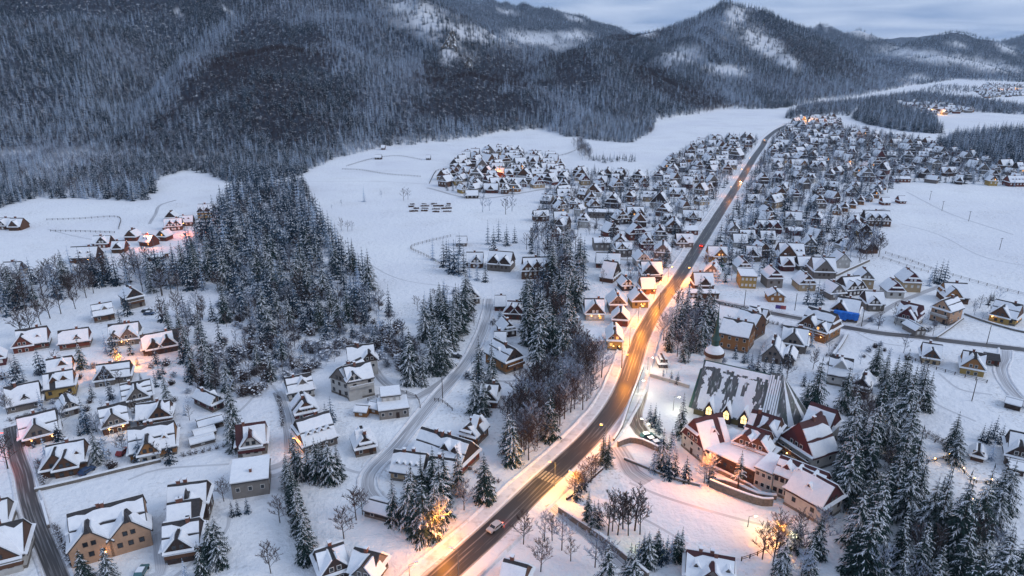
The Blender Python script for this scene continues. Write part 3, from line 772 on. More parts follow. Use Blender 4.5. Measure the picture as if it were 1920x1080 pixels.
def lamp_label(label, u, lamp):
    w = ['left ', 'right '][0 if u == min(lamp) else 1] if len(lamp) == 2 else ({min(lamp): 'left ', max(lamp): 'right '}.get(u, 'middle ') if len(lamp) > 2 else '')
    return w + 'warm porch lamp of the ' + ' '.join(label.replace(',', '').split()[:9])
LAMPS = []   # (x, y, z, kind, power)
HANDLES = [] # (x, y, phrase) - landmarks that other labels can refer to
def H(label, x1, y1, x2, y2, D, hw, typ='p', wall='wood_brown', gab='wood_dark', roofm='roof_dark', handle=None, lamp=None, **o):
    P1, P2 = G(x1, y1), G(x2, y2)
    r, (cx, cy, a, L) = build_house(label, P1, P2, D, hw, typ, wall, gab, roofm, **o)
    if handle: HANDLES.append((cx, cy, handle))
    if lamp:
        for u in lamp:
            LAMPS.append((cx + math.cos(a) * (u - .5) * L + math.sin(a) * 1.9, cy + math.sin(a) * (u - .5) * L - math.cos(a) * 1.9, min(hw - .5, 2.6), 'house', 60, lamp_label(label, u, lamp)))
    return r
def S(label, x, y, wpx, typ='g', rot=0, wall='wood_brown', gab='wood_dark', D=10, hw=3.0, roofm='roof_dark', handle=None, lamp=None, near=False, **o):
    cx, cy = G(x, y); L = wpx / ppm(cy) * .9; a = R(rot)
    P1 = (cx - math.cos(a) * L / 2, cy - math.sin(a) * L / 2); P2 = (cx + math.cos(a) * L / 2, cy + math.sin(a) * L / 2)
    r, (cx, cy, a, L) = build_house(label, P1, P2, D, hw, typ, wall, gab, roofm, near=near, **o)
    if handle: HANDLES.append((cx, cy, handle))
    if lamp:
        for u in lamp:
            LAMPS.append((cx + math.cos(a) * (u - .5) * L + math.sin(a) * 1.9, cy + math.sin(a) * (u - .5) * L - math.cos(a) * 1.9, min(hw - .5, 2.6), 'house', 60, lamp_label(label, u, lamp)))
    return r

# --- bottom left
H('cream plaster house with two pointed front gables, beside the bare asphalt lane', 142, 1060, 282, 1019, 13, 4.2, 'p', 'plaster_peach', 'plaster_peach', cg=[(.24, 8.6, 1.0, 1.05), (.76, 8.6, 1.0, 1.05)], bay='plaster_peach', skirt=False, ch=2, bare=.06, bands=2, lamp=[.42], spire=True, st=2, lit=.00)
H('dark timber house with three stepped snowy roofs, bottom left next to the twin-gabled house', 310, 1056, 377, 1044, 9.5, 3.4, 'p', 'wood_dark', 'wood_dark', cg=[(.45, 4.6)], ch=2, bare=.06, bands=2, bal=1)
H('tall dark house joined behind the three-stepped house, its brown chimney in the middle', 321, 1015, 379, 1005, 7.5, 5.0, 'p', 'wood_dark', 'wood_dark', ch=2, bare=.06)
H('rearmost of the three stepped dark houses, with a pointed ridge ornament', 321, 985, 392, 975, 8.5, 5.2, 'p', 'wood_dark', 'wood_dark', ch=2, bare=.06, cg=[(.55, 3.6)], spire=True)
H('plain grey box house under a flat snow-covered roof', 437, 937, 506, 926, 9, 4.6, 'p', 'plaster_grey', 'plaster_grey', flat=1, mono=1.1, nc=3, st=1, nodoor=1)
H('white gabled house with red roof edges and a snow-free yard behind the grey box', 447, 858, 501, 850, 10, 3.6, 'p', 'plaster_grey', 'plaster_white', 'roof_red', cg=[(.5, 5.4, .9, 1.3)], bay='plaster_white', spire=True, bare=.08, bal=1, balm='wood_maroon')
H('timber chalet with a tall black pointed gable above a white bay', 246, 868, 332, 851, 12, 2.8, 'p', 'wood_honey', 'wood_honey', cg=[(.42, 5.2, 1.8, 1.5)], bay='plaster_white', spire=True, ch=2, dm=[.78], bare=.05)
H('brown chalet with two overlapping front gables above the long garden wall', 92, 893, 162, 879, 10, 2.6, 'p', 'wood_brown', 'wood_brown', cg=[(.25, 5.8, 1.0), (.52, 4.6, 2.2)], dm=[.82], bare=.04)
H('long roofed chalet with wide gable and two lit lamps under the eaves', 42, 838, 113, 820, 11, 2.6, 'p', 'wood_brown', 'wood_grey', cg=[(.45, 5.6)], lamp=[.28, .82], bands=2)
H('chalet with grey gable and glowing porch lights above the pointed black gable', 194, 815, 245, 802, 10, 2.6, 'p', 'wood_brown', 'wood_grey', cg=[(.45, 5.4)], lamp=[.25, .75])
H('low chalet with a brown gable at its right end, above the pointed black gable', 258, 801, 321, 792, 8, 2.6, 'p', 'wood_brown', 'wood_brown', cg=[(.72, 5.2)])
H('snow-streaked chalet with a wide grey gable beside the dark hedge', 233, 765, 288, 753, 9, 2.6, 'p', 'wood_grey', 'wood_grey', cg=[(.5, 5.2)], bands=3)
H('small grey timber house, gable end with two dark garage bays', 118, 784, 152, 774, 8, 2.4, 'g', 'wood_grey', 'wood_grey', ch=0)
H('broad white-roofed chalet with one triangular dormer at the left edge', 16, 776, 80, 762, 11, 2.4, 'p', 'wood_grey', 'wood_dark', cg=[(.55, 3.4, -.4)], ch=1)
H('ochre two-storey house with flat dormer roofs, left of the streaked chalet', 88, 752, 143, 742, 9, 4.2, 'p', 'plaster_yellow', 'wood_brown', dm=[.35, .7], dw=3)
H('narrow snowy chalet turned sideways, red wall below its dormer', 399, 774, 421, 764, 12, 2.8, 'g', 'wood_maroon', 'wood_brown', sd=[(.35, 1)], ch=1)
H('long low shed under a plain snow roof', 374, 811, 420, 799, 5, 1.8, 'p', 'wood_brown', 'wood_brown', pitch=.3, ch=0, nc=2, cat='shed', name='shed', skirt=False)
H('lowest of the open wood sheds behind the clipped hedge', 358, 841, 404, 829, 3.2, 1.2, 'p', 'wood_grey', 'wood_grey', pitch=.3, ch=0, nc=1, cat='shed', name='shed', near=False, skirt=False)
H('upper of the open wood sheds, between the hedge and the long shed', 366, 825, 406, 814, 3.2, 1.2, 'p', 'wood_grey', 'wood_grey', pitch=.3, ch=0, nc=1, cat='shed', name='shed', near=False, skirt=False)
H('brown gabled house cut by the left edge, lowest beside the lane', -30, 1085, 52, 1064, 12, 4.0, 'p', 'plaster_white', 'wood_brown', cg=[(.4, 7)], bare=.05, bal=1)
H('snowy house cut by the left edge above the lane corner', -30, 1008, 20, 996, 9, 3.0, 'p', 'plaster_white', 'wood_grey', ch=1)
# --- left middle
H('red-brown log chalet with stepped gable, far left below the row of bare trees', 34, 661, 92, 652, 11, 2.6, 'p', 'wood_red', 'wood_red', cg=[(.2, 5.4)], dm=[.7], handle='the red log chalet')
H('red log chalet with small pointed dormer, right of the stepped red chalet', 113, 658, 169, 650, 9, 2.8, 'p', 'wood_red', 'wood_red', cg=[(.62, 3.2, -.2)])
H('wooden chalet with a side dormer below the tall grey house', 178, 606, 216, 599, 9, 3.0, 'p', 'wood_brown', 'wood_grey', dm=[.6], dw=3.0, bare=.05)
H('tall grey-brown house with steep gable standing at the edge of the wood', 240, 581, 273, 573, 10, 5.0, 'g', 'wood_grey', 'wood_dark', ch=1, bare=.08, bal=1)
H('white chalet with a wide glazed gable above the glowing tree', 206, 650, 262, 643, 11, 2.6, 'p', 'wood_grey', 'wood_grey', cg=[(.68, 5.6), (.2, 4.2)], lit=.15, lamp=[.45, .65], ch=2)
H('long chalet with two tall dark dormers, right of the glowing tree', 270, 668, 339, 655, 10, 2.6, 'p', 'wood_dark', 'wood_dark', cg=[(.3, 4.2), (.68, 5.0)], bare=.06)
H('chalet with a broad flat dormer left of the fir clump', 92, 714, 139, 706, 9, 2.6, 'p', 'wood_maroon', 'wood_brown', dm=[.62], dw=3.6)
H('low white-roofed chalet just below the glowing tree', 184, 724, 246, 715, 9, 2.4, 'p', 'wood_grey', 'wood_dark', cg=[(.22, 5)])
H('small red gable at the left edge beside the firs', -20, 690, 12, 684, 8, 3.0, 'g', 'wood_maroon', 'wood_maroon', ch=0, near=False)
S('wide brown house at the meadow edge with a light under its eaves', 157, 494, 52, 'p', 8, 'wood_brown', 'wood_dark', 11, 3.4, dm=[.4, .7], lamp=[.75], handle='the wide house at the meadow edge')
S('small house with a red porch above the wide brown house', 190, 464, 34, 'p', 5, 'wood_red', 'wood_dark', 8, 2.6, cg=[(.6, 5)])
S('brown roofed cabin left in the red-lit row by the wood', 245, 452, 24, 'g', 0, 'wood_red', 'wood_brown', 8, 2.6)
S('red-lit timber house in the middle of the row by the wood', 272, 462, 30, 'p', -20, 'wood_red', 'wood_red', 8, 2.8, lit=.20, dm=[.4, .7])
S('small brown chalet right above the wide house at the meadow edge', 222, 474, 26, 'p', 6, 'wood_brown', 'wood_dark', 8, 2.6, cg=[(.5, 4)])
S('red-brown cabin right of the red-lit timber house', 303, 452, 22, 'g', -10, 'wood_red', 'wood_brown', 8, 2.8, lit=.2)
S('snow-roofed chalet between the red-lit row and the yellow house', 350, 424, 26, 'p', 14, 'wood_brown', 'wood_dark', 8, 2.8, dm=[.35, .7])
S('snowy house with pointed dormers at the upper end of the red-lit row', 326, 432, 34, 'p', 20, 'wood_brown', 'wood_dark', 9, 3, cg=[(.35, 4.5), (.7, 4.5)])
S('small snowy cabin above the red-lit row on the white meadow', 320, 415, 22, 'g', 10, 'wood_grey', 'wood_dark', 7, 2.4)
S('yellow two-storey house at the tip of the wooded spur', 386, 412, 30, 'p', 5, 'plaster_yellow', 'wood_dark', 10, 5.5, cg=[(.25, 4), (.7, 4)], lit=.155, handle='the yellow house at the wood')
S('flat snowy shed among the firs below the red-lit row', 292, 490, 30, 'p', 0, 'wood_brown', 'wood_brown', 7, 2.2, pitch=.25, ch=0, skirt=False, cat='shed', name='shed')
S('small brown house cut by the left edge of the meadow', 6, 430, 22, 'p', 0, 'wood_brown', 'wood_dark', 9, 2.6, cg=[(.4, 5)])
S('brown farmhouse right of the one cut by the left edge of the meadow', 28, 432, 26, 'p', 0, 'wood_brown', 'wood_brown', 10, 2.6, cg=[(.5, 5)])
S('snowy house with flat gable at the far left above the fir belt', 22, 524, 32, 'p', 6, 'plaster_grey', 'wood_dark', 10, 3.6, lit=.10)
# --- bottom centre
H('white-grey house with a boxy dormer above the stacked-gable chalet', 543, 753, 590, 743, 9, 3.0, 'p', 'plaster_white', 'wood_grey', dm=[.6], dw=3.4)
H('brown chalet with stacked triangular gables beside the snowy lane', 556, 794, 597, 785, 9, 3.2, 'g', 'wood_maroon', 'wood_brown', skirt2=True, ch=1)
H('long roof with a row of dark dormers above the clipped firs', 572, 852, 633, 832, 13, 2.6, 'p', 'wood_grey', 'wood_dark', dm=[.2, .4, .6, .8], dw=1.7, bands=2)
H('three-storey white guesthouse corner with balconies and an open garage', 655, 752, 703, 741, 9, 7.0, 'p', 'plaster_white', 'plaster_white', cg=[(.25, 4.6, .4, 1.2)], bay='plaster_white', bal=1, balm='plaster_white', balz=4.6, ch=1, skirt=False, bare=.06, handle='the white guesthouse')
H('left wing of the white guesthouse with snowy gables', 622, 735, 655, 748, 12, 5.5, 'g', 'plaster_white', 'wood_grey', sd=[(.5, -1), (.7, 1)], ch=2, skirt=False, bare=.06)
H('rear wing of the white guesthouse, its gable turned to the trees', 655, 706, 705, 700, 10, 5.5, 'p', 'plaster_white', 'wood_dark', cg=[(.8, 4.5)], ch=2, skirt=False, bare=.06)
H('modern grey house with a stepped flat roof by the snowy lane', 712, 788, 767, 781, 8, 3.0, 'p', 'plaster_grey', 'plaster_grey', flat=1, nc=4)
H('upper flat-roofed block of the modern grey house', 717, 772, 752, 768, 6, 5.2, 'p', 'plaster_white', 'plaster_white', flat=1, nc=3, nodoor=1, near=False)
H('orange-brown garden shed left of the modern grey house', 665, 781, 688, 783, 4, 1.9, 'p', 'wood_honey', 'wood_honey', pitch=.5, ch=0, nc=1, near=False, cat='shed', name='shed', skirt=False)
H('smaller orange-brown shed touching the modern grey house', 690, 774, 711, 778, 4, 1.9, 'p', 'wood_honey', 'wood_honey', pitch=.5, ch=0, nc=1, near=False, cat='shed', name='shed', skirt=False)
H('compact brown chalet with gables on three sides, alone on the snow', 668, 858, 706, 850, 8, 2.8, 'g', 'wood_brown', 'wood_dark', sd=[(.5, 1), (.5, -1)], skirt2=True, dw=4, ch=1)
H('dark brown chalet with skirted gables alone in a white garden', 861, 830, 892, 839, 9, 3.4, 'g', 'wood_brown', 'wood_brown', sd=[(.5, 1)], dw=5.5, skirt2=True, ch=1, bare=.04, handle='the lone brown chalet')
H('long brown guesthouse with dark dormers above the lit hedge', 776, 862, 866, 892, 11, 3.2, 'p', 'wood_red', 'wood_dark', dm=[.62, .82], dw=4, ch=3, bare=.07)
H('white chalet with many small dormers left of the fir grove', 733, 900, 792, 908, 9, 3.0, 'p', 'plaster_cream', 'wood_grey', dm=[.2, .4, .6, .8], dw=1.5, ch=2)
H('pale roof half hidden by the fir grove', 800, 912, 848, 918, 9, 2.8, 'p', 'plaster_cream', 'wood_grey', cg=[(.6, 4)], ch=1)
H('low wooden barn beside the curved lane', 684, 968, 742, 984, 5, 2.0, 'p', 'wood_dark', 'wood_dark', pitch=.5, ch=0, nc=2, cat='shed', name='barn', skirt=False)
H('dark-gabled house at the bottom edge, left of the fir grove', 604, 1098, 655, 1080, 8, 3.0, 'p', 'wood_dark', 'wood_dark', cg=[(.5, 5)], bare=.06)
H('second dark house at the bottom edge, nearest the fir grove', 655, 1092, 700, 1104, 8, 3.0, 'p', 'wood_dark', 'wood_grey', cg=[(.7, 4.5)], bare=.06)
H('small brown house at the bottom edge below the main road', 936, 1112, 978, 1124, 6.5, 2.8, 'p', 'wood_brown', 'wood_brown', ch=1)
H('grey guesthouse with red ridge and three small dormers at the bottom edge', 1284, 1096, 1372, 1112, 8, 2.8, 'p', 'wood_grey', 'wood_grey', 'roof_red', cg=[(.55, 4)], dm=[.2, .88], ch=3, bare=.07)
# --- centre
S('small gabled house at the head of the snowy lane', 888, 570, 26, 'g', 12, 'wood_grey', 'wood_dark', 9, 2.8, handle='the house at the head of the snowy lane')
S('red chalet with bright red skirt roofs among the firs', 964, 598, 32, 'p', -8, 'wood_red', 'wood_maroon', 9, 2.8, 'roof_red', cg=[(.3, 5), (.75, 5)], handle='the red-roofed chalet in the firs')
S('tiny snow-capped house left of the red-roofed chalet', 938, 583, 22, 'p', 0, 'wood_red', 'wood_dark', 7, 2.4)
S('dark house with striped dormers between the firs', 956, 632, 28, 'g', 20, 'wood_dark', 'wood_dark', 10, 3, skirt2=True)
H('large brown house with balconies beyond the two big firs', 948, 702, 981, 690, 14, 4.6, 'g', 'wood_honey', 'wood_dark', sd=[(.5, -1)], bal=1, ch=1, handle='the large brown house')
S('small snowy roof left behind the large brown house', 938, 655, 24, 'p', 0, 'wood_brown', 'wood_dark', 8, 2.6)
S('brown cabin with deep eaves behind the two tall firs', 915, 762, 36, 'p', -10, 'wood_brown', 'wood_dark', 9, 2.6, cg=[(.5, 5)], near=True)
S('big chalet with a row of skirted triangular gables', 1008, 522, 58, 'p', 5, 'wood_brown', 'wood_brown', 12, 4.5, cg=[(.15, 5.5), (.48, 6), (.82, 5.5)], handle='the chalet with a row of gables')
S('grey multi-gabled chalet left of the row of gables', 935, 508, 50, 'p', -15, 'wood_grey', 'wood_dark', 12, 4, cg=[(.3, 5.5), (.75, 5.5)])
S('brown house half hidden by firs at the fenced garden', 890, 502, 34, 'p', 0, 'wood_brown', 'wood_dark', 10, 3, cg=[(.6, 4.5)])
S('small hut by the fence corner in the white meadow', 865, 462, 22, 'p', 0, 'wood_grey', 'wood_grey', 6, 2.2, ch=0)
# --- along the main road, left side
S('small brown cabin with snowy roof at the wood edge', 1075, 606, 20, 'g', 15, 'wood_brown', 'wood_brown', 9, 2.6)
S('white house with lit windows under a wide brown gable', 1115, 600, 40, 'p', 0, 'plaster_white', 'wood_brown', 11, 3.2, cg=[(.5, 6.5)], lit=.25, lamp=[.3, .7], handle='the lit white house')
S('tall grey timber house with a steep front gable', 1158, 588, 34, 'g', 0, 'wood_grey', 'wood_grey', 12, 4.2)
S('modern yellow-lit building with a glass front at the road bend', 1152, 657, 30, 'g', -6, 'plaster_yellow', 'wood_honey', 14, 4.2, lit=.40, lamp=[.4, .8], near=True, handle='the yellow-lit building')
S('flat snow-roofed annex of the yellow-lit building', 1118, 652, 26, 'p', 0, 'wood_dark', 'wood_dark', 12, 2.6, flat=1)
S('small pavilion with pyramid gable left of the yellow-lit building', 1108, 662, 22, 'g', 0, 'wood_brown', 'wood_dark', 6, 2.2)
S('house with red gable boards near the main road', 1162, 612, 32, 'g', -10, 'wood_red', 'wood_dark', 10, 3)
S('roadside house with orange-lit gable and balcony', 1200, 578, 34, 'g', 4, 'plaster_yellow', 'wood_brown', 10, 3.4, lit=.30, lamp=[.5], handle='the orange-lit roadside house')
S('dark-gabled cottage among the bare trees', 1177, 545, 24, 'g', 10, 'wood_dark', 'wood_dark', 9, 2.6)
S('flat-roofed shop glowing orange beside the pavement', 1216, 552, 30, 'p', 5, 'wood_honey', 'wood_honey', 10, 3, lit=.35, lamp=[.8])
S('big dark brown lodge by the bright orange tree', 1222, 528, 42, 'p', 0, 'wood_brown', 'wood_dark', 12, 4, cg=[(.4, 7)], bal=1, lit=.15, handle='the dark brown lodge')
S('white-gabled house with small square windows', 1206, 502, 28, 'g', 5, 'plaster_white', 'plaster_white', 11, 4, handle='the white-gabled house')
S('long low house with a red gable at its left end', 1140, 503, 50, 'p', -6, 'wood_red', 'wood_maroon', 10, 2.8)
S('tall maroon chalet with layered skirt roofs', 1214, 470, 26, 'g', 0, 'wood_maroon', 'wood_brown', 11, 4, skirt2=True)
S('large grey gable house left of the road', 1241, 485, 32, 'g', -12, 'wood_grey', 'wood_grey', 12, 3.6)
S('square grey house under a low white roof', 1129, 470, 34, 'p', 0, 'plaster_grey', 'plaster_grey', 12, 4.5, pitch=.35, skirt=False, handle='the square grey house')
S('white house with layered gable above the garden firs', 1162, 466, 24, 'g', -8, 'plaster_white', 'wood_brown', 10, 3.6)
S('small brick-red cabin beside a bare tree', 1057, 460, 16, 'g', 0, 'wood_red', 'wood_brown', 7, 3)
S('tiny red-gabled house at the left rim of the village', 1042, 444, 16, 'g', -6, 'wood_red', 'wood_red', 8, 2.4)
S('long red-fronted store with a red light beside the road', 1294, 441, 32, 'p', 0, 'wood_red', 'wood_red', 10, 3, pitch=.5, lit=.15, handle='the red-fronted store')
S('house with snowy gables just below the red-fronted store', 1284, 464, 34, 'p', 0, 'wood_grey', 'wood_dark', 10, 3, cg=[(.3, 5)], dm=[.75])
# --- right of the main road
S('roadside house with one dark gable and long terrace roof', 1320, 545, 40, 'p', 0, 'wood_brown', 'wood_dark', 11, 3, cg=[(.5, 4.5)], handle='the roadside house with a terrace')
S('low terrace pavilion in front of the roadside house', 1320, 560, 60, 'p', -3, 'wood_brown', 'wood_brown', 5, 2.4, flat=1)
S('yellow chalet with a flowered balcony right of the road', 1345, 492, 38, 'p', -5, 'plaster_yellow', 'wood_honey', 10, 3.6, cg=[(.62, 5.5)], lit=.15, handle='the yellow chalet')
S('tiny house with a bright green gable', 1349, 506, 16, 'g', 0, 'paint_green', 'paint_green', 6, 2.2, skirt=False, handle='the green gable')
S('grey gable house between the green gable and the terrace', 1334, 522, 30, 'g', -20, 'wood_grey', 'wood_grey', 10, 3)
S('white house with a brown striped gable', 1395, 514, 28, 'g', 0, 'plaster_white', 'wood_brown', 11, 3.6, skirt2=True, handle='the brown striped gable')
S('snowy chalet with two black dormers behind the striped gable', 1412, 490, 30, 'p', -14, 'wood_grey', 'wood_dark', 10, 3.2, cg=[(.4, 5)])
S('tall grey house with narrow steep gable', 1432, 484, 26, 'g', 8, 'plaster_grey', 'wood_brown', 10, 4.5)
S('boxy ochre house with three flat storeys', 1402, 541, 32, 'p', -8, 'plaster_yellow', 'plaster_yellow', 11, 6, flat=1, st=2, nc=4, handle='the boxy ochre house')
S('pinkish-grey tower house with layered gable', 1452, 540, 32, 'g', 0, 'plaster_grey', 'wood_maroon', 11, 5, skirt2=True)
S('maroon cottage touching the pinkish tower house', 1476, 508, 28, 'p', 0, 'wood_maroon', 'wood_maroon', 9, 3, cg=[(.5, 4.5)])
S('big cream house with an arched front gable and dark side dormers', 1484, 494, 50, 'p', -6, 'plaster_cream', 'wood_brown', 13, 4.2, cg=[(.3, 8)], dm=[.68, .85], handle='the big cream house')
S('pale house with steep white roof above the cream house', 1518, 474, 28, 'g', -14, 'plaster_cream', 'wood_grey', 12, 4)
S('large grey timber house with a glazed gable on a walled plot', 1545, 522, 46, 'p', -6, 'wood_grey', 'wood_grey', 13, 3.8, cg=[(.45, 8)], handle='the house on the walled plot')
S('low snowy annex left of the walled-plot house', 1512, 507, 34, 'p', 0, 'wood_grey', 'wood_dark', 9, 2.6, cg=[(.6, 4)])
S('white house with round-topped dark roof edge', 1580, 503, 28, 'g', 0, 'plaster_white', 'plaster_white', 10, 4, skirt=False, handle='the dark-edged white house')
S('beige chalet with stacked snowy gables behind two firs', 1513, 546, 34, 'g', 0, 'plaster_cream', 'wood_brown', 11, 3.6, skirt2=True)
S('honey-coloured timber cabin alone on the snow', 1455, 567, 32, 'g', -6, 'wood_honey', 'wood_honey', 8, 2.8, pitch=.62, skirt=False, handle='the honey timber cabin')
S('grey chalet cluster left of the dark red gables', 1570, 562, 34, 'g', 10, 'wood_grey', 'wood_grey', 10, 3.2)
S('dark house with many black dormers beside the walled lane', 1602, 553, 40, 'p', 12, 'wood_dark', 'wood_dark', 11, 3, cg=[(.3, 5), (.75, 5)])
S('tall yellow-grey house at the snowy lane corner', 1622, 542, 30, 'g', -10, 'plaster_cream', 'wood_grey', 10, 5)
S('white house with dark red gable, lower of the two', 1678, 560, 34, 'g', -6, 'plaster_white', 'wood_maroon', 10, 3.6, roofm='roof_red', skirt2=True, handle='the dark red gables')
S('large beige house with red-brown gable, upper of the two', 1708, 548, 36, 'g', -8, 'plaster_cream', 'wood_maroon', 12, 5, roofm='roof_red', skirt2=True)
S('brown chalet with an orange-lit gable by the bare bushes', 1793, 570, 44, 'p', -10, 'wood_brown', 'wood_honey', 12, 3.2, cg=[(.3, 6)], lit=.10)
H('tall cream house with white balcony and six dark windows', 1742, 600, 1777, 611, 12, 6.2, 'g', 'plaster_peach', 'plaster_peach', ch=1, bal=1, balm='plaster_white', handle='the tall cream house')
H('white villa with pinkish layered hip roof', 1676, 606, 1716, 616, 12, 3.4, 'p', 'plaster_white', 'wood_maroon', 'roof_red', cg=[(.5, 6)], dm=[.2, .8], bare=.1, skirt2=True)
S('low stone house with blank grey wall', 1640, 583, 36, 'p', -5, 'stone', 'wood_dark', 10, 3.4, cg=[(.4, 4)])
H('wide yellow-lit chalet at the right edge of the snow field', 1853, 600, 1902, 612, 12, 3.0, 'p', 'plaster_yellow', 'wood_brown', cg=[(.4, 6)], lit=.15, lamp=[.15], handle='the wide yellow-lit chalet')
S('small grey garage with a dark door by the side road', 1725, 630, 22, 'g', 8, 'plaster_grey', 'wood_dark', 8, 2.4, pitch=.7, ch=0, skirt=False, cat='shed', name='garage')
# --- around the church
H('big orange timber house with plain snowy roof behind the church tower', 1345, 652, 1400, 664, 13, 6.5, 'p', 'wood_honey', 'wood_brown', ch=3, skirt=False, bands=1, bare=.05, st=2, pitch=.8, handle='the big orange timber house')
H('second plain roof behind the big orange timber house', 1372, 628, 1412, 640, 12, 6.0, 'p', 'wood_brown', 'wood_brown', ch=3, skirt=False, bare=.05, pitch=.8)
H('small white cottage with box dormer by the garden hedge', 1398, 606, 1432, 614, 8, 3.2, 'p', 'plaster_white', 'wood_dark', dm=[.5], dw=4)
H('large brown lodge with several gables and lit ground floor', 1497, 628, 1549, 644, 14, 4.6, 'p', 'wood_honey', 'wood_brown', cg=[(.3, 6.5), (.75, 4.5)], lit=.155, lamp=[.2, .45, .85], ch=1, bal=1, handle='the large brown lodge')
H('brown building site house wrapped in blue tarpaulin', 1563, 598, 1606, 606, 11, 4.2, 'p', 'wood_brown', 'wood_brown', cg=[(.18, 5.5)], ch=1, handle='the blue tarpaulin')
H('grey timber house with one big triangular front', 1428, 678, 1464, 684, 14, 2.8, 'g', 'wood_grey', 'wood_grey', ch=2, bare=.05, skirt=False, pitch=1.3)
H('smaller triangular front right of the big one', 1466, 682, 1487, 686, 10, 2.4, 'g', 'wood_grey', 'wood_grey', ch=0, skirt=False, bare=.05)
H('long snowy house with a wide dormer behind the triangular fronts', 1462, 656, 1510, 664, 11, 3.6, 'p', 'wood_grey', 'wood_grey', cg=[(.45, 6.5)], ch=2)
H('white villa with a boxy roof terrace below the lodge', 1549, 720, 1592, 728, 11, 4.0, 'p', 'plaster_white', 'plaster_white', dm=[.5], dw=5, ch=2, skirt=False)
H('white house with steep roof right of the roof terrace villa', 1594, 742, 1626, 750, 10, 4.2, 'g', 'plaster_white', 'wood_dark', ch=1, bal=1)
H('small cream chalet with one brown gable, right below the side road', 1726, 678, 1762, 684, 9, 2.4, 'p', 'plaster_cream', 'wood_brown', cg=[(.5, 4.5)], ch=1)
H('dark spired chalet with yellow-lit gable beside a fence', 1800, 698, 1842, 706, 10, 2.6, 'p', 'plaster_yellow', 'wood_honey', cg=[(.5, 6)], spire=True, lit=.20)
H('brown shed behind the dark spired chalet', 1847, 684, 1872, 688, 6, 2.4, 'p', 'wood_red', 'wood_red', pitch=.4, ch=0, skirt=False, cat='shed', name='shed')
H('low open shed on the white field at the right edge', 1882, 764, 1912, 772, 5, 1.8, 'p', 'wood_dark', 'wood_dark', pitch=.35, ch=0, skirt=False, cat='shed', name='shed', near=False)
H('tiny hut with a steep roof near the right edge', 1820, 862, 1842, 868, 5, 1.6, 'g', 'wood_brown', 'wood_dark', ch=0, near=False)
H('grey house partly cut by the right edge below the bushes', 1885, 868, 1935, 880, 11, 3.2, 'p', 'wood_grey', 'wood_dark', cg=[(.4, 5)])
H('small snow-roofed shed at the right edge under the grey house', 1890, 888, 1918, 894, 5, 1.8, 'p', 'wood_dark', 'wood_dark', pitch=.4, ch=0, skirt=False, cat='shed', name='shed', near=False)
S('small red chapel hut with snowy pyramid roof near the parking', 1244, 690, 18, 'g', 0, 'wood_maroon', 'wood_maroon', 5, 1.8, ch=0, near=True, cat='shed', name='hut')
# --- far village landmarks
S('pale house with brown gable at the left rim of the far cluster', 862, 322, 26, 'p', 0, 'plaster_white', 'wood_brown', 10, 3, cg=[(.4, 6)], handle='the pale house of the far cluster')
S('brown house glowing at its foot at the top of the far cluster', 925, 302, 16, 'g', 0, 'wood_brown', 'wood_brown', 10, 3, lit=.6, lamp=[.5], handle='the glowing top house of the far cluster')
S('yellow-walled cottage at the lower left of the far cluster', 842, 344, 18, 'g', 0, 'plaster_yellow', 'wood_dark', 9, 3, handle='the yellow-walled cottage')
S('long red house with upturned snowy gables in the far cluster', 970, 350, 34, 'p', -3, 'wood_red', 'wood_dark', 10, 2.8, cg=[(.15, 5), (.85, 5)], handle='the long red house')
S('broad red house at the lower edge of the far cluster', 920, 362, 30, 'p', -4, 'wood_red', 'wood_dark', 10, 2.8, cg=[(.5, 4)], handle='the broad red house')
S('big brown gable house at the right end of the far cluster', 1000, 328, 24, 'g', -10, 'wood_brown', 'wood_grey', 14, 3.6, handle='the big brown gable house')
S('dark house with a wide snowy roof at the far meadow', 1028, 313, 22, 'p', 0, 'wood_dark', 'wood_dark', 11, 3, cg=[(.4, 5)])
S('curved yellow-based house with dark dormers', 1060, 375, 32, 'p', 4, 'plaster_yellow', 'wood_dark', 11, 3, dm=[.3, .7], dw=3, handle='the curved yellow house')
S('steep dark triangular house left of the curved yellow house', 1042, 392, 18, 'g', -12, 'wood_dark', 'wood_dark', 12, 3, pitch=1.5, handle='the steep dark triangle')
S('long flat-roofed hall with a snowy roof in two halves', 1126, 409, 54, 'p', -6, 'plaster_grey', 'plaster_grey', 9, 4, pitch=.3, skirt=False, handle='the long hall')
S('honey-fronted house with big snowy gables', 1192, 414, 34, 'p', 0, 'wood_honey', 'wood_brown', 12, 3.6, cg=[(.3, 6), (.75, 6)], lit=.3, handle='the honey-fronted house')
S('brown house with a great steep gable near the road', 1262, 438, 30, 'g', -14, 'wood_brown', 'wood_brown', 13, 3.6, handle='the great steep gable')
S('dark-gabled barn with ridged roof right of the road', 1440, 412, 32, 'g', 0, 'wood_dark', 'wood_dark', 13, 2.6, pitch=1.25, handle='the dark-gabled barn')
S('white house with a red gable band right of the road', 1492, 378, 24, 'g', 0, 'plaster_white', 'wood_maroon', 10, 3.8, skirt2=True, handle='the red gable band')
S('yellowish house with layered gable beside the red gable band', 1464, 372, 24, 'g', 8, 'plaster_yellow', 'wood_brown', 10, 3.6)
S('cream house with broad roof among far garden trees', 1500, 316, 34, 'p', 0, 'plaster_cream', 'wood_honey', 11, 3.4, cg=[(.7, 6)], handle='the broad cream roof')
S('maroon-gabled house with pale base among far garden trees', 1536, 320, 28, 'p', 0, 'plaster_white', 'wood_maroon', 11, 4, cg=[(.55, 6)], handle='the maroon-gabled house')
S('row house with red walls and snowy hip at the field edge', 1690, 342, 36, 'p', -4, 'wood_red', 'wood_red', 9, 3, pitch=.4, skirt=False, handle='the red row house at the field')
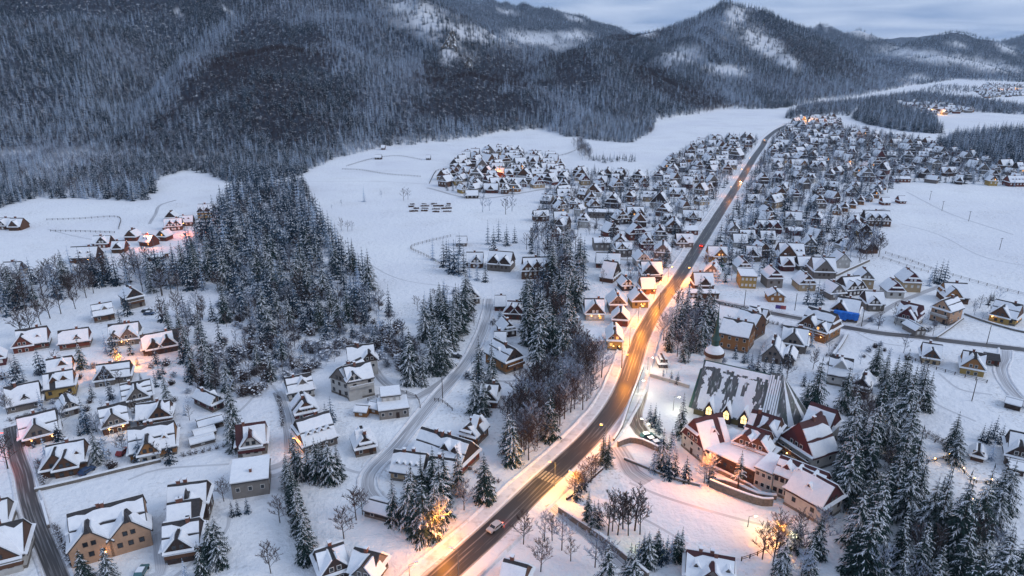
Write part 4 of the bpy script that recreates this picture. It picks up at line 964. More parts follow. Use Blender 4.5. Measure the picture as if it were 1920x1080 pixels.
S('pale tall house with a shallow gable at the far right', 1755, 318, 20, 'g', 0, 'plaster_white', 'plaster_grey', 11, 6, pitch=.7, handle='the pale tall house')
S('long red building with a row of small dormers at the right edge', 1907, 350, 34, 'p', 0, 'wood_red', 'wood_red', 11, 3.6, dm=[.2, .4, .6, .8], handle='the long red building')
S('dark red peaked house by a bare tree', 1655, 288, 14, 'g', 0, 'wood_maroon', 'wood_maroon', 10, 3.5, handle='the dark red peak')
S('brown house at the far right with wide snowy roof', 1780, 330, 30, 'p', 0, 'wood_brown', 'wood_brown', 11, 3, cg=[(.35, 6)])
S('long house of four linked gables below the dark barn', 1440, 438, 46, 'p', -2, 'wood_maroon', 'wood_maroon', 10, 3.4, cg=[(.1, 4.5), (.5, 5.5), (.85, 5.5)], handle='the linked maroon gables')
S('snowy house with two small triangular dormers below the linked gables', 1402, 456, 30, 'p', -2, 'wood_grey', 'wood_brown', 10, 3, dm=[.3, .75], dw=2.6)
S('second snowy house with two small dormers, right of the first', 1440, 458, 30, 'p', -2, 'wood_grey', 'wood_brown', 10, 3, dm=[.3, .75], dw=2.6)
S('plain low roof left of the two small-dormer houses', 1388, 464, 28, 'p', -3, 'plaster_white', 'wood_grey', 10, 3)
S('flat hall with dark red front and snowy roof', 1492, 442, 28, 'p', -3, 'wood_maroon', 'wood_maroon', 9, 3, pitch=.3, skirt=False)
for i, (x, y) in enumerate([(1640, 372), (1628, 378), (1612, 384), (1597, 391), (1582, 397), (1568, 403)]):
    S(['first', 'second', 'third', 'fourth', 'fifth', 'last'][i] + ' house from the far end in the diagonal row of small brown houses', x, y, 15, 'g', -24, 'wood_honey', 'wood_brown', 8, 3, group='diagonal row of small houses', handle='the diagonal row of houses' if i == 3 else None)
S('small brown hut on the snow field right of the diagonal row', 1692, 382, 14, 'p', 0, 'wood_red', 'wood_red', 6, 2.2, ch=0)
S('small brown hut nearer the diagonal row on the snow field', 1662, 385, 16, 'p', 0, 'wood_red', 'wood_red', 6, 2.2, ch=0)
S('long dark house with a row of snowy gables at the field edge', 1645, 424, 50, 'p', -8, 'wood_brown', 'wood_dark', 12, 4, cg=[(.2, 5), (.5, 5), (.8, 5)], handle='the row of snowy gables at the field')
S('dark red house left of the snowy gable row at the field', 1600, 432, 30, 'g', -22, 'wood_maroon', 'wood_maroon', 12, 3)
S('small barn on the upper meadow near the wood', 718, 281, 8, 'p', 0, 'wood_brown', 'wood_brown', 5, 2.5, ch=0)
S('dark hay barn on the middle of the upper meadow', 709, 299, 14, 'p', 0, 'wood_dark', 'wood_dark', 5, 2.2, ch=0)
S('dark hay barn right on the upper meadow', 803, 300, 9, 'p', 0, 'wood_dark', 'wood_dark', 5, 2.2, ch=0)
S('wooden stable under snow between cluster and meadow', 885, 372, 26, 'p', 6, 'wood_dark', 'wood_dark', 8, 2.4, ch=0)

# ------------------------------------------------------------------ monastery beside the church
H('white monastery house with dark red gable, left end of the complex', 1277, 836, 1315, 868, 11, 4.6, 'g', 'plaster_white', 'wood_maroon', 'roof_red', sd=[(.5, 1)], dw=3, ch=0, pitch=1.45, bare=.10, skirt=False, st=2)
H('long flat-roofed monastery hall with dark glazed front on posts', 1319, 868, 1411, 911, 15, 4.4, 'p', 'wood_dark', 'wood_dark', flat=1, nc=8, nodoor=1)
H('small monastery house with many red-ridged gables on the flat hall', 1384, 862, 1428, 878, 9, 5.6, 'p', 'plaster_white', 'wood_brown', 'roof_red', cg=[(.2, 5), (.75, 5)], ch=0, bare=.12, nodoor=1)
H('rear gabled house of the monastery behind the small red-ridged one', 1396, 834, 1448, 852, 9, 6.0, 'p', 'plaster_white', 'wood_brown', 'roof_red', cg=[(.7, 5)], ch=1, bare=.12, nodoor=1)
H('big monastery house with dark red steep roof and white balconied gable', 1459, 846, 1519, 886, 11, 4.8, 'g', 'plaster_white', 'wood_maroon', 'roof_red', ch=1, bare=.15, bal=1, balm='wood_brown', pitch=1.3, bands=2, lamp=[.4])
H('rear wing of the big monastery house with a dark red peak', 1498, 832, 1545, 850, 12, 6.5, 'p', 'plaster_white', 'wood_maroon', 'roof_red', cg=[(.5, 6)], ch=0, bare=.12)
H('flat two-storey white block between monastery hall and guesthouse', 1412, 912, 1444, 926, 9, 5.8, 'p', 'plaster_white', 'plaster_white', flat=1, nc=3, st=2, nodoor=1, lit=.0)
H('long white guesthouse with two window rows and snow-filled dormers', 1446, 926, 1532, 962, 8.5, 6.6, 'p', 'plaster_white', 'wood_maroon', 'roof_red', dm=[.22, .48, .8], dw=2.8, st=2, nc=8, ch=0, bare=.12, skirt=False, pitch=.9)
H('end wing of the long white guesthouse, turned sideways with a wide dormer', 1537, 985, 1575, 960, 12, 5.0, 'g', 'plaster_white', 'wood_maroon', 'roof_red', sd=[(.5, -1)], ch=0, bare=.05)

# ------------------------------------------------------------------ church
def church():
    P1, P2 = Vector(G(1300, 776)), Vector(G(1436, 812)); d = P2 - P1; L = d.length; a = math.atan2(d.y, d.x)
    c = (P1 + P2) / 2
    root = empty('church', (c.x, c.y, 0), a); tag(root, 'grey church with a huge steep snow-streaked roof, lit dormers and fan-shaped apse', 'church')
    D, hw, rise = 19, 3.2, 11.5
    m = bpy.data.materials.new('church_roof'); m.use_nodes = True; nt = m.node_tree; bs = nt.nodes['Principled BSDF']; bs.inputs['Roughness'].default_value = .5
    tcn = nt.nodes.new('ShaderNodeTexCoord')
    def nz_(scale, lo, hi, det=5):
        mp = nt.nodes.new('ShaderNodeMapping'); mp.inputs['Scale'].default_value = scale; nt.links.new(tcn.outputs['Object'], mp.inputs[0])
        n = nt.nodes.new('ShaderNodeTexNoise'); n.inputs['Scale'].default_value = 1; n.inputs['Detail'].default_value = det; nt.links.new(mp.outputs[0], n.inputs['Vector'])
        r = nt.nodes.new('ShaderNodeMapRange'); r.inputs[1].default_value = lo; r.inputs[2].default_value = hi; nt.links.new(n.outputs[0], r.inputs[0]); return r.outputs[0]
    m1 = nt.nodes.new('ShaderNodeMix'); m1.data_type = 'RGBA'; m1.inputs[6].default_value = (.105, .10, .105, 1); m1.inputs[7].default_value = (.06, .075, .068, 1)
    nt.links.new(nz_((1.2, .3, .3), .4, .62), m1.inputs[0])
    m2 = nt.nodes.new('ShaderNodeMix'); m2.data_type = 'RGBA'; m2.inputs[7].default_value = (.72, .73, .76, 1)
    nt.links.new(nz_((1.4, .3, .3), .58, .72, 9), m2.inputs[0]); nt.links.new(m1.outputs[2], m2.inputs[6]); nt.links.new(m2.outputs[2], bs.inputs['Base Color'])
    MATS['church_roof'] = m
    w = MB(); w.box(-L / 2, L / 2, 0, D, -.3, hw); w.obj('wall', 'plaster_olive', root)
    sl = rise / (D / 2); oh = .8
    # roof sheets between standing seams: each sheet is its own piece
    nsh = 12
    for sg in (-1, 1):
        rt = None
        for k in range(nsh):
            s = MB(); x0 = -L / 2 - .6 + (L + .9) * k / nsh + .05; x1 = -L / 2 - .6 + (L + .9) * (k + 1) / nsh - .05
            te = -oh if sg < 0 else D + oh; ze = hw - oh * sl
            q = [(x0, te, ze), (x1, te, ze), (x1, D / 2, hw + rise), (x0, D / 2, hw + rise)]
            if sg > 0: q = q[::-1]
            s.slab(q, .16); s.obj('roof_sheet', 'church_roof', root)
    base = MB()
    for sg in (-1, 1):
        te = -oh + .2 if sg < 0 else D + oh - .2
        q = [(-L / 2 - .5, te, hw - oh * sl - .05), (L / 2 + .2, te, hw - oh * sl - .05), (L / 2 + .2, D / 2, hw + rise - .25), (-L / 2 - .5, D / 2, hw + rise - .25)]
        if sg > 0: q = q[::-1]
        base.slab(q, .1)
    base.obj('roof_deck', 'roof_dark', root)
    r = MB(); r.box(-L / 2 - .7, L / 2 + .3, D / 2 - .25, D / 2 + .25, hw + rise - .1, hw + rise + .3); r.obj('ridge_cap', 'roof_green', root)
    # snow left along the upper edge of the roof
    rr = random.Random(5); sn = MB(); n = 26
    for k in range(n):
        x0 = -L / 2 + L * k / n; x1 = -L / 2 + L * (k + 1) / n; v0 = rr.uniform(.80, .90)
        q = [(x0, D / 2 * v0, hw + rise * v0 + .2), (x1, D / 2 * v0, hw + rise * v0 + .2), (x1, D / 2 * .985, hw + rise * .985 + .2), (x0, D / 2 * .985, hw + rise * .985 + .2)]
        sn.slab(q, .22)
    nu, nv = 64, 22     # snow that slid down in runs, thick at the lower end
    P3 = lambda u, v: (-L / 2 + L * u, D / 2 * v, hw + rise * v + .2)
    for iu in range(nu):
        u0, u1 = iu / nu, (iu + 1) / nu; run = None
        for iv in range(nv + 1):
            v = iv / nv * .86 - .06
            f = float(vnoise(np.array([u0 * L]), np.array([v * 3.0]), 1.7, 71)[0]) + .5 * float(vnoise(np.array([u0 * L]), np.array([v * 8]), .8, 72)[0]) + .7 * float(vnoise(np.array([u0 * L]), np.array([0.0]), 3.6, 73)[0])
            on = iv < nv and f > (-.15 if v < .35 else .28 if v < .72 else .1)
            if on and run is None: run = v
            if not on and run is not None:
                a0, a1 = run + rr.uniform(-.015, .015), run + rr.uniform(-.015, .015); e0, e1 = v + rr.uniform(-.015, .015), v + rr.uniform(-.015, .015)
                if e0 - a0 > .03: sn.slab([P3(u0, a0), P3(u1 - .0008, a1), P3(u1 - .0008, e1), P3(u0, e0)], rr.uniform(.10, .24))
                run = None
    sn.obj('snow_cover', 'snow_roof', root)
    for s in (-1, 1):
        g = MB(); g.prism([(s * L / 2, 0, hw), (s * L / 2, D, hw), (s * L / 2, D / 2, hw + rise - .2)], (-s * .3, 0, 0)); g.obj('gable', 'roof_green', root)
    # green metal shoulder at the left end
    g = MB(); g.slab([(-L / 2 - 1.6, -.4, hw - 1.0), (-L / 2 - .62, -.6, hw - 1.0), (-L / 2 - .62, D * .42, hw + rise * .82), (-L / 2 - 1.2, D * .42, hw + rise * .78)], .15); g.obj('roof_shoulder', 'roof_green', root)
    for x in (-L / 2 + L * .22, -L / 2 + L * .46, -L / 2 + L * .70):
        d = MB(); y0 = -.9; dw, dh = 2.9, 3.2
        d.prism([(x - dw / 2, y0, .0), (x + dw / 2, y0, .0), (x + dw / 2, y0, hw), (x, y0, hw + dh), (x - dw / 2, y0, hw)], (0, 4.5, 0)); do = d.obj('dormer', 'wood_dark', root)
        s = MB()
        for sg in (-1, 1):
            q = [(x + sg * (dw / 2 + .4), y0 - .5, hw - .6), (x + sg * (dw / 2 + .4), 4.0, hw - .6), (x, 4.8, hw + dh + .1), (x, y0 - .5, hw + dh + .1)]
            if sg > 0: pass
            A, B, C, E = [Vector(p) for p in q]
            if (B - A).cross(E - A).z < 0: q = q[::-1]
            s.slab(q, .25)
        s.obj('dormer_snow', 'snow_roof', do)
        wn_ = MB(); wn_.prism([(x - .85, y0 - .05, hw - 1.6), (x + .85, y0 - .05, hw - 1.6), (x + .85, y0 - .05, hw + .4), (x, y0 - .05, hw + 1.5), (x - .85, y0 - .05, hw + .4)], (0, .2, 0)); wn_.obj('window', 'glass_church', do)
        fr = MB(); fr.box(x - .06, x + .06, y0 - .12, y0 - .06, hw - 1.6, hw + 1.4); fr.box(x - .85, x + .85, y0 - .12, y0 - .06, hw - .25, hw - .13); fr.obj('window_bar', 'frame_dark', do)
    # apse: fan of roof panels round a taller peak
    ax, ay, Rr = L / 2 + 1.0, D / 2, D / 2 + 1.2; top = hw + rise + 1.0
    pts = [(ax + Rr * math.cos(R(t)), ay + Rr * math.sin(R(t)) * 1.02) for t in range(-96, 97, 12)]
    for k in range(len(pts) - 1):
        (x0, y0), (x1, y1) = pts[k], pts[k + 1]
        p = MB(); p.prism([(x0, y0, hw - 1.6), (x1, y1, hw - 1.6), (ax + .3, ay, top)], (-.12, 0, -.12)); p.obj('roof_panel', 'church_roof' if k % 3 else 'snow_roof', root)
    w = MB(); w.prism([(x * .9 + ax * .1, y * .9 + ay * .1, -.3) for x, y in pts], (0, 0, hw + .4)); w.obj('apse_wall', 'plaster_olive', root)
    f = MB(); f.slab([(ax - 3.2, -.9, hw - 1.0), (ax + .3, -.9, hw - 1.0), (ax + .3, ay, top), (ax - 3.2, ay, top)], .14); f.slab([(ax - 3.2, ay, top), (ax + .3, ay, top), (ax + .3, D + .9, hw - 1.0), (ax - 3.2, D + .9, hw - 1.0)], .14); f.obj('apse_roof', 'church_roof', root)
    fs = MB()
    for k in range(5):
        x0 = ax - 3.1 + k * .68; v0 = rr.uniform(0, .45); v1 = rr.uniform(.7, .97); Y = lambda v: -.9 + (ay + .9) * v; Z = lambda v: hw - 1.0 + (top - hw + 1.0) * v + .16
        fs.slab([(x0, Y(v0), Z(v0)), (x0 + .5, Y(v0), Z(v0)), (x0 + .45, Y(v1), Z(v1)), (x0, Y(v1), Z(v1))], .18)
    fs.obj('snow_cover', 'snow_roof', root)
    OCC.append((c.x - math.sin(a) * D / 2, c.y + math.cos(a) * D / 2, 17, L, D, a, c.x, c.y))
    # bell tower
    tx, ty = G(1334, 712)
    t = empty('bell_tower', (tx, ty, 0)); tag(t, 'round church bell tower with flared brown skirt roof and slender dark green spire', 'tower')
    s = MB(); s.lathe([(2.9, -.3), (2.8, 9.5)], 20); s.obj('shaft', 'plaster_white', t)
    s = MB(); s.lathe([(2.85, 9.3), (3.4, 9.6), (3.5, 10.9), (3.35, 11.0)], 20); s.obj('skirt_roof', 'wood_brown', t)
    s = MB(); s.lathe([(3.3, 11.01), (2.7, 11.9), (1.4, 13.2), (1.2, 13.4)], 20); s.obj('snow_cover', 'snow_roof', t)
    s = MB(); s.lathe([(1.35, 13.4), (1.25, 15.2), (1.75, 15.5), (1.0, 17.0), (.55, 20), (.12, 26.5), (.02, 27.5)], 12); s.obj('spire', 'roof_green', t)
    s = MB(); s.box(-.07, .07, -.07, .07, 27.3, 29.2); s.box(-.5, .5, -.06, .06, 28.4, 28.55); s.obj('cross', 'metal_dark', t)
    OCC.append((tx, ty, 4.5, 6, 6, 0, tx, ty))
church()
HANDLES.append((*G(1370, 745), 'the church'))

# the blue tarpaulin hung on the building site
P1, P2 = Vector(G(1561, 600)), Vector(G(1608, 608)); d = P2 - P1; a = math.atan2(d.y, d.x); c = (P1 + P2) / 2; Lt = d.length
b = MB(); n = 16; rr = random.Random(2); prev = None
for k in range(n + 1):
    x = -Lt / 2 + Lt * k / n; y = -1.3 - .25 * math.sin(k * 1.9) - rr.uniform(0, .15); zl = 2.0 - .8 * (k < 9) + rr.uniform(-.15, .15)
    cur = [(x, y, zl), (x, y + .15, 4.6 + .2 * math.sin(k)), (x, -.1, 5.0)]
    if prev:
        for i in range(2):
            b.poly([prev[i], cur[i], cur[i + 1], prev[i + 1]])
    prev = cur
t = b.obj('tarpaulin', 'blue_tarp', None, (c.x, c.y, 0), a); tag(t, 'bright blue tarpaulin hung on the scaffolded front of the brown building site', 'tarpaulin')

# ------------------------------------------------------------------ village filled up house by house
def inpoly(x, y, poly):
    r = False; n = len(poly); j = n - 1
    for i in range(n):
        if (poly[i][1] > y) != (poly[j][1] > y) and x < (poly[j][0] - poly[i][0]) * (y - poly[i][1]) / (poly[j][1] - poly[i][1]) + poly[i][0]: r = not r
        j = i
    return r
_oc = [0, None]
def free(x, y, r, pad=0):
    if _oc[0] != len(OCC): _oc[0] = len(OCC); _oc[1] = np.array([o[:3] for o in OCC])
    A = _oc[1]
    return not bool(np.any((A[:, 0] - x) ** 2 + (A[:, 1] - y) ** 2 < (A[:, 2] + r + pad) ** 2))
V_CLUSTER = [(832, 332), (870, 295), (960, 284), (1045, 300), (1060, 345), (1010, 356), (960, 368), (870, 376), (835, 355)]
V_MID = [(1030, 345), (1080, 322), (1200, 335), (1230, 330), (1262, 300), (1325, 262), (1425, 262), (1425, 290), (1396, 330), (1362, 385), (1322, 440), (1275, 510), (1236, 555), (1190, 545), (1130, 540), (1112, 490), (1130, 440), (1030, 452), (1000, 425)]
V_RIGHT = [(1442, 262), (1482, 236), (1560, 240), (1690, 258), (1740, 275), (1830, 300), (1920, 325), (1920, 352), (1830, 345), (1690, 342), (1650, 372), (1560, 405), (1655, 415), (1640, 470), (1600, 488), (1560, 492), (1470, 505), (1400, 530), (1345, 530), (1290, 535), (1330, 452), (1385, 365), (1412, 310)]
V_FAR = [(1485, 228), (1560, 222), (1580, 234), (1500, 240)]
V_FAR2 = [(1830, 172), (1850, 160), (1930, 163), (1930, 180), (1850, 184)]
V_FAR3 = [(1680, 196), (1760, 196), (1830, 212), (1750, 216)]
cand = []
rr = random.Random(42)
for poly, spacing in ((V_CLUSTER, 18), (V_MID, 25), (V_RIGHT, 32), (V_FAR, 20), (V_FAR2, 30), (V_FAR3, 26)):
    wp = [G(*p) for p in poly]; xs = [p[0] for p in wp]; ys = [p[1] for p in wp]
    area = (max(xs) - min(xs)) * (max(ys) - min(ys))
    for _ in range(int(area / spacing ** 2 * 9)):
        x, y = rr.uniform(min(xs), max(xs)), rr.uniform(min(ys), max(ys))
        if not inpoly(x, y, wp): continue
        L = rr.choice([rr.uniform(5, 7), rr.uniform(7, 10.5), rr.uniform(8, 13)]); D = rr.uniform(6.5, 11)
        if near_road(x, y, 6.5): continue
        if not free(x, y, (L + D) / 4, (spacing - 13) * .35): continue
        OCC.append((x, y, (L + D) / 4 + 1, L, D, 0, x, y))
        cand.append((ppm(y), x, y, L, D))
cand.sort(reverse=True)
N_EXPL = NH
WALLS = [('wood_brown', 'brown', 5), ('wood_red', 'red-brown', 3), ('wood_dark', 'dark timber', 4), ('wood_grey', 'grey timber', 4), ('plaster_white', 'white', 4), ('plaster_cream', 'cream', 3), ('plaster_grey', 'grey', 3), ('plaster_yellow', 'yellow', 1), ('wood_honey', 'honey-coloured', 1)]
GABS = [('wood_dark', 5), ('wood_brown', 5), ('wood_grey', 3), ('wood_maroon', 2)]
ORD = ['nearest', 'second', 'third', 'fourth', 'fifth', 'sixth', 'seventh', 'eighth', 'ninth', 'tenth', 'eleventh', 'twelfth', 'thirteenth', 'fourteenth', 'fifteenth', 'sixteenth', 'seventeenth', 'eighteenth', 'nineteenth', 'twentieth']
used = {}
rest = MB(); REST_M = []
def rest_slot(n):
    if n not in REST_M: REST_M.append(n)
    return REST_M.index(n)
n_thing = max(0, 296 - N_EXPL)
for i, (_, x, y, L, D) in enumerate(cand):
    wall, wname, _w = rr.choices(WALLS, [w[2] for w in WALLS])[0]; gab = rr.choices(GABS, [g[1] for g in GABS])[0][0]
    typ = 'g' if rr.random() < .58 else 'p'
    a = R(rr.gauss(-4, 18)) + (R(rr.choice([-38, 34])) if rr.random() < .3 else 0)
    hw = rr.uniform(2.3, 4.8); o = {}; feat = ''
    if typ == 'p':
        q = rr.random()
        if q < .5: o['cg'] = [(rr.uniform(.25, .75), rr.uniform(3.2, 5.5), rr.choice([.5, .9, 3.2]))]; feat = ' with front gable'
        elif q < .75: o['cg'] = [(.25, rr.uniform(3.5, 4.6)), (.75, rr.uniform(3.5, 4.6))]; feat = ' with twin gables'
        else: o['dm'] = [.3, .7]; o['dw'] = 2.6; feat = ' with two dormers'
    else:
        feat = ' with gable end'
        if rr.random() < .5: o['sd'] = [(.5, rr.choice([-1, 1]))]; o['dw'] = 3.5
        if rr.random() < .4: o['skirt2'] = True
    o['lit'] = .012; o['pitch'] = rr.uniform(1.0, 1.3)
    roofm = 'roof_red' if rr.random() < .12 else 'roof_dark'
    cx, cy = x + math.sin(a) * D / 2, y - math.cos(a) * D / 2
    P1 = (cx - math.cos(a) * L / 2, cy - math.sin(a) * L / 2); P2 = (cx + math.cos(a) * L / 2, cy + math.sin(a) * L / 2)
    if i < n_thing:
        px, py = PX(cx, cy)
        hx, hy, ph = min(HANDLES, key=lambda h: (PX(h[0], h[1])[0] - px) ** 2 + ((PX(h[0], h[1])[1] - py) * 1.6) ** 2)
        qx, qy = PX(hx, hy)
        rel = ('left of ' if px < qx else 'right of ') if abs(px - qx) > abs(py - qy) * 1.3 else ('behind ' if py < qy else 'in front of ')
        k = (ph, rel)
        rt, _ = build_house('', P1, P2, D, hw, typ, wall, gab, roofm, group='snow-roofed houses of the village', near=False, **o)
        OCC.pop()
        used.setdefault(k, []).append(((px - qx) ** 2 + (py - qy) ** 2, wname + ' house' + feat, ph, rel, rt))
    else:
        parts, wins = house_parts(L, D, hw, typ, wall, gab, roofm, o, rr, False)
        M = Matrix.Translation((cx, cy, 0)) @ Matrix.Rotation(a, 4, 'Z')
        for nme, mb, ms, par in parts: rest.add(mb, M, [rest_slot(m_) for m_ in ms])
        for (wx, wy, wz, ww, wh, fc, lit, par) in wins[:4]:
            t_ = MB(); t_.box(wx - ww / 2, wx + ww / 2, wy - .08, wy + .08, wz - wh / 2, wz + wh / 2); rest.add(t_, M, [rest_slot('glass_lit' if lit else 'glass_dark')])
for k, lst in used.items():
    lst.sort(key=lambda e: e[0])
    for n_, e in enumerate(lst):
        od = ORD[min(n_, len(ORD) - 1)]
        e[4]['label'] = f"{e[1]}, {od} to the {'left of' if e[3].startswith('left') else 'right of'} {e[2]}" if e[3][0] in 'lr' else f"{e[1]}, {od} {e[3]}{e[2]}"
        if len(e[4]['label'].split()) > 16: e[4]['label'] = e[4]['label'].replace(' with front gable', '').replace(' with twin gables', '').replace(' with two dormers', '').replace(' with gable end', '')
if rest.f:
    far_h = rest.obj('distant_houses', REST_M); tag(far_h, 'mass of small snow-roofed houses filling the far end of the village', 'houses', kind='stuff')

# ------------------------------------------------------------------ trees
def spruce(seed, H=16.0, Rm=2.9, lv=15, br=9, snow=.55, fingers=4, bare_base=.06, lean=0.0):
    """returns (trunk MB, crown MB with slots needles / snow)"""
    rr = random.Random(seed); tr = MB(); cr = MB()
    tr.tube((0, 0, -.4), (lean * .5, 0, H * .55), H * .017 + .05, H * .010, 6); tr.tube((lean * .5, 0, H * .55), (lean, 0, H * .985), H * .010, .02, 5)
    for l in range(lv):
        f = l / (lv - 1); z = H * (bare_base + (.965 - bare_base) * f ** .92)
        rad = Rm * ((1 - f) ** .78 * .96 + .045) * rr.uniform(.86, 1.12)
        nb = max(4, int(br * (1 - .5 * f))); a0 = rr.random() * 6.28
        for k in range(nb):
            a = a0 + 6.283 * k / nb + rr.uniform(-.22, .22); r = rad * rr.uniform(.72, 1.15)
            dx, dy = math.cos(a), math.sin(a); px, py = -dy, dx
            droop = r * rr.uniform(.22, .42); cx = lean * z / H
            def pt(s, off=0.0, dz=0.0): return (cx + dx * r * s + px * off, dy * r * s + py * off, z + .10 * r * math.sin(s * 3.1) - droop * s ** 1.4 + dz)
            sn = rr.random() < snow
            for i in range(fingers):
                s0 = .08 + .86 * i / fingers; s1 = .08 + .86 * (i + 1) / fingers; wd = r * .40 * (1 - s0 * .62) * rr.uniform(.75, 1.2) + .08
                for sg in (-1, 1):
                    cr.poly([pt(s0), pt(s1), pt(min(1.05, s1 + .12), sg * wd, -wd * .42 - .05)], 0)
                    if sn or rr.random() < .12:
                        w2 = wd * rr.uniform(.35, .72)
                        cr.poly([pt(s0, 0, .07), pt(s1, 0, .07), pt(min(1.02, s1 + .08), sg * w2, -w2 * .40 + .04)], 1)
            cr.poly([pt(.90, -.07 * r), pt(.90, .07 * r), pt(1.14, 0, -.05)], 0)
    cr.poly([(lean - .12, -.1, H * .95), (lean + .12, -.1, H * .95), (lean, .05, H * 1.02)], 0)
    return tr, cr

def bare_tree(seed, H=13.0, spread=.42, limbs=14, sub=8, tw=7, trunk_r=.2, twig_r=.038, up_=.75):
    rr = random.Random(seed); tr = MB(); cr = MB()
    top = Vector((rr.uniform(-.5, .5), rr.uniform(-.5, .5), H * .8)); tr.tube((0, 0, -.3), top * .5, trunk_r, trunk_r * .62, 6); tr.tube(top * .5, top, trunk_r * .62, .04, 5)
    for i in range(limbs):
        f = .22 + .76 * (i + rr.random() * .6) / limbs; b0 = top * f; a = i * 2.4 + rr.uniform(-.4, .4)
        ln = H * spread * (1.12 - f * .72) * rr.uniform(.75, 1.2); d = Vector((math.cos(a), math.sin(a), up_ + f * .8)).normalized()
        tip = b0 + d * ln; cr.tube(b0, tip, .075, .03, 3)
        for j in range(sub):
            g = .25 + .75 * (j + rr.random()) / sub; c0 = b0.lerp(tip, g); a2 = rr.random() * 6.28
            d2 = (d * .7 + Vector((math.cos(a2), math.sin(a2), rr.uniform(0, .9))) * .8).normalized(); l2 = ln * .42 * rr.uniform(.6, 1.2) * (1.15 - g * .4)
            t2 = c0 + d2 * l2; cr.tube(c0, t2, .042, twig_r, 3)
            for k in range(tw):
                h = .2 + .8 * (k + rr.random()) / tw; e0 = c0.lerp(t2, h); a3 = rr.random() * 6.28
                d3 = (d2 * .8 + Vector((math.cos(a3), math.sin(a3), rr.uniform(-.1, .8))) * .8).normalized(); e1 = e0 + d3 * l2 * .5 * rr.uniform(.6, 1.2)
                s_ = d3.orthogonal().normalized() * twig_r * 1.6
                cr.poly([e0 - s_, e0 + s_, e1])
    return tr, cr

def shrub(seed, Rm=1.3, H=1.7, n=46, snow=.5):
    rr = random.Random(seed); b = MB()
    for i in range(n):
        a = rr.random() * 6.28; el = rr.uniform(.15, 1.5); d = Vector((math.cos(a) * math.cos(el) * Rm, math.sin(a) * math.cos(el) * Rm, math.sin(el) * H)) * rr.uniform(.7, 1.1)
        c = Vector((rr.uniform(-.3, .3) * Rm, rr.uniform(-.3, .3) * Rm, 0)); b.tube(c, c + d, .04, .02, 3)
        for k in range(4):
            e = c + d * rr.uniform(.4, 1); d3 = Vector((rr.uniform(-1, 1), rr.uniform(-1, 1), rr.uniform(-.2, 1))).normalized() * Rm * .45; s_ = d3.orthogonal().normalized() * .05
            b.poly([e - s_, e + s_, e + d3])
        if rr.random() < snow:
            e = c + d * rr.uniform(.75, 1.0); q = Rm * rr.uniform(.10, .2)
            b.poly([e + Vector((q, 0, .05)), e + Vector((0, q, .12)), e + Vector((-q, 0, .05)), e + Vector((0, -q, .0))], 1)
    return b

SPR = []
for k, kw in enumerate([dict(H=16, Rm=3.2, snow=.45), dict(H=16, Rm=3.7, snow=.6, br=10), dict(H=16, Rm=2.8, snow=.35), dict(H=16, Rm=3.4, snow=.28, br=10), dict(H=16, Rm=2.5, snow=.48, lv=17, br=8)]):
    t, c = spruce(50 + k, **kw); SPR.append((t.mesh('spruce_trunk', ['bark']), c.mesh('spruce_crown', ['needles', 'snow_tree'])))
PINE = []
for k in range(2):
    t, c = spruce(80 + k, H=16, Rm=2.3, lv=11, br=8, snow=.4, bare_base=.36); PINE.append((t.mesh('pine_trunk', ['bark']), c.mesh('pine_crown', ['needles', 'snow_tree'])))
BARE = []
for k, (m_, kw) in enumerate([('twig_frost', {}), ('twig_brown', {}), ('twig_frost', dict(spread=.5, up_=.55)), ('twig_brown', dict(spread=.34, up_=1.0)), ('twig_brown', dict(spread=.46))]):
    t, c = bare_tree(120 + k, **kw); BARE.append((t.mesh('bare_trunk', ['bark']), c.mesh('bare_crown', [m_])))
SHR = []
for k in range(4):
    b = shrub(160 + k, n=56); SHR.append(b.mesh('shrub_twigs', [['twig_frost', 'twig_brown'][k % 2], 'snow_tree']))

SPRUCES, BARES, SHRUBS = [], [], []     # (apparent size, x, y, height, label, group)
tr_rng = random.Random(99)
def put(kind, x, y, h, label, group, variant=None, pad=None):
    if near_road(x, y, .6): return
    if not free(x, y, .0, pad if pad is not None else (-1.2 if kind == 'shrub' else -.8)): return
    s = h * ppm(y)
    {'spruce': SPRUCES, 'pine': SPRUCES, 'bare': BARES, 'shrub': SHRUBS}[kind].append((s, x, y, h, label, group, kind, variant))
def stand(poly_px, spacing, mix, hs, labels, group, seed, jitter=.45, pad=None):
    """scatter over a polygon of the floor; mix = {kind: share}"""
    q = random.Random(seed); wp = [G(*p) for p in poly_px]; xs = [p[0] for p in wp]; ys = [p[1] for p in wp]
    y = min(ys)
    while y < max(ys):
        x = min(xs)
        while x < max(xs):
            X = x + q.uniform(-jitter, jitter) * spacing; Y = y + q.uniform(-jitter, jitter) * spacing
            if inpoly(X, Y, wp):
                k = q.choices(list(mix), list(mix.values()))[0]
                lo, hi = hs.get(k, (8, 12)); put(k, X, Y, q.uniform(lo, hi), labels.get(k, ''), group, None, pad)
            x += spacing
        y += spacing * .9
def one(kind, px, py, h, label, group=None, variant=None):
    x, y = G(px, py); put(kind, x, y, h, label, group, variant)

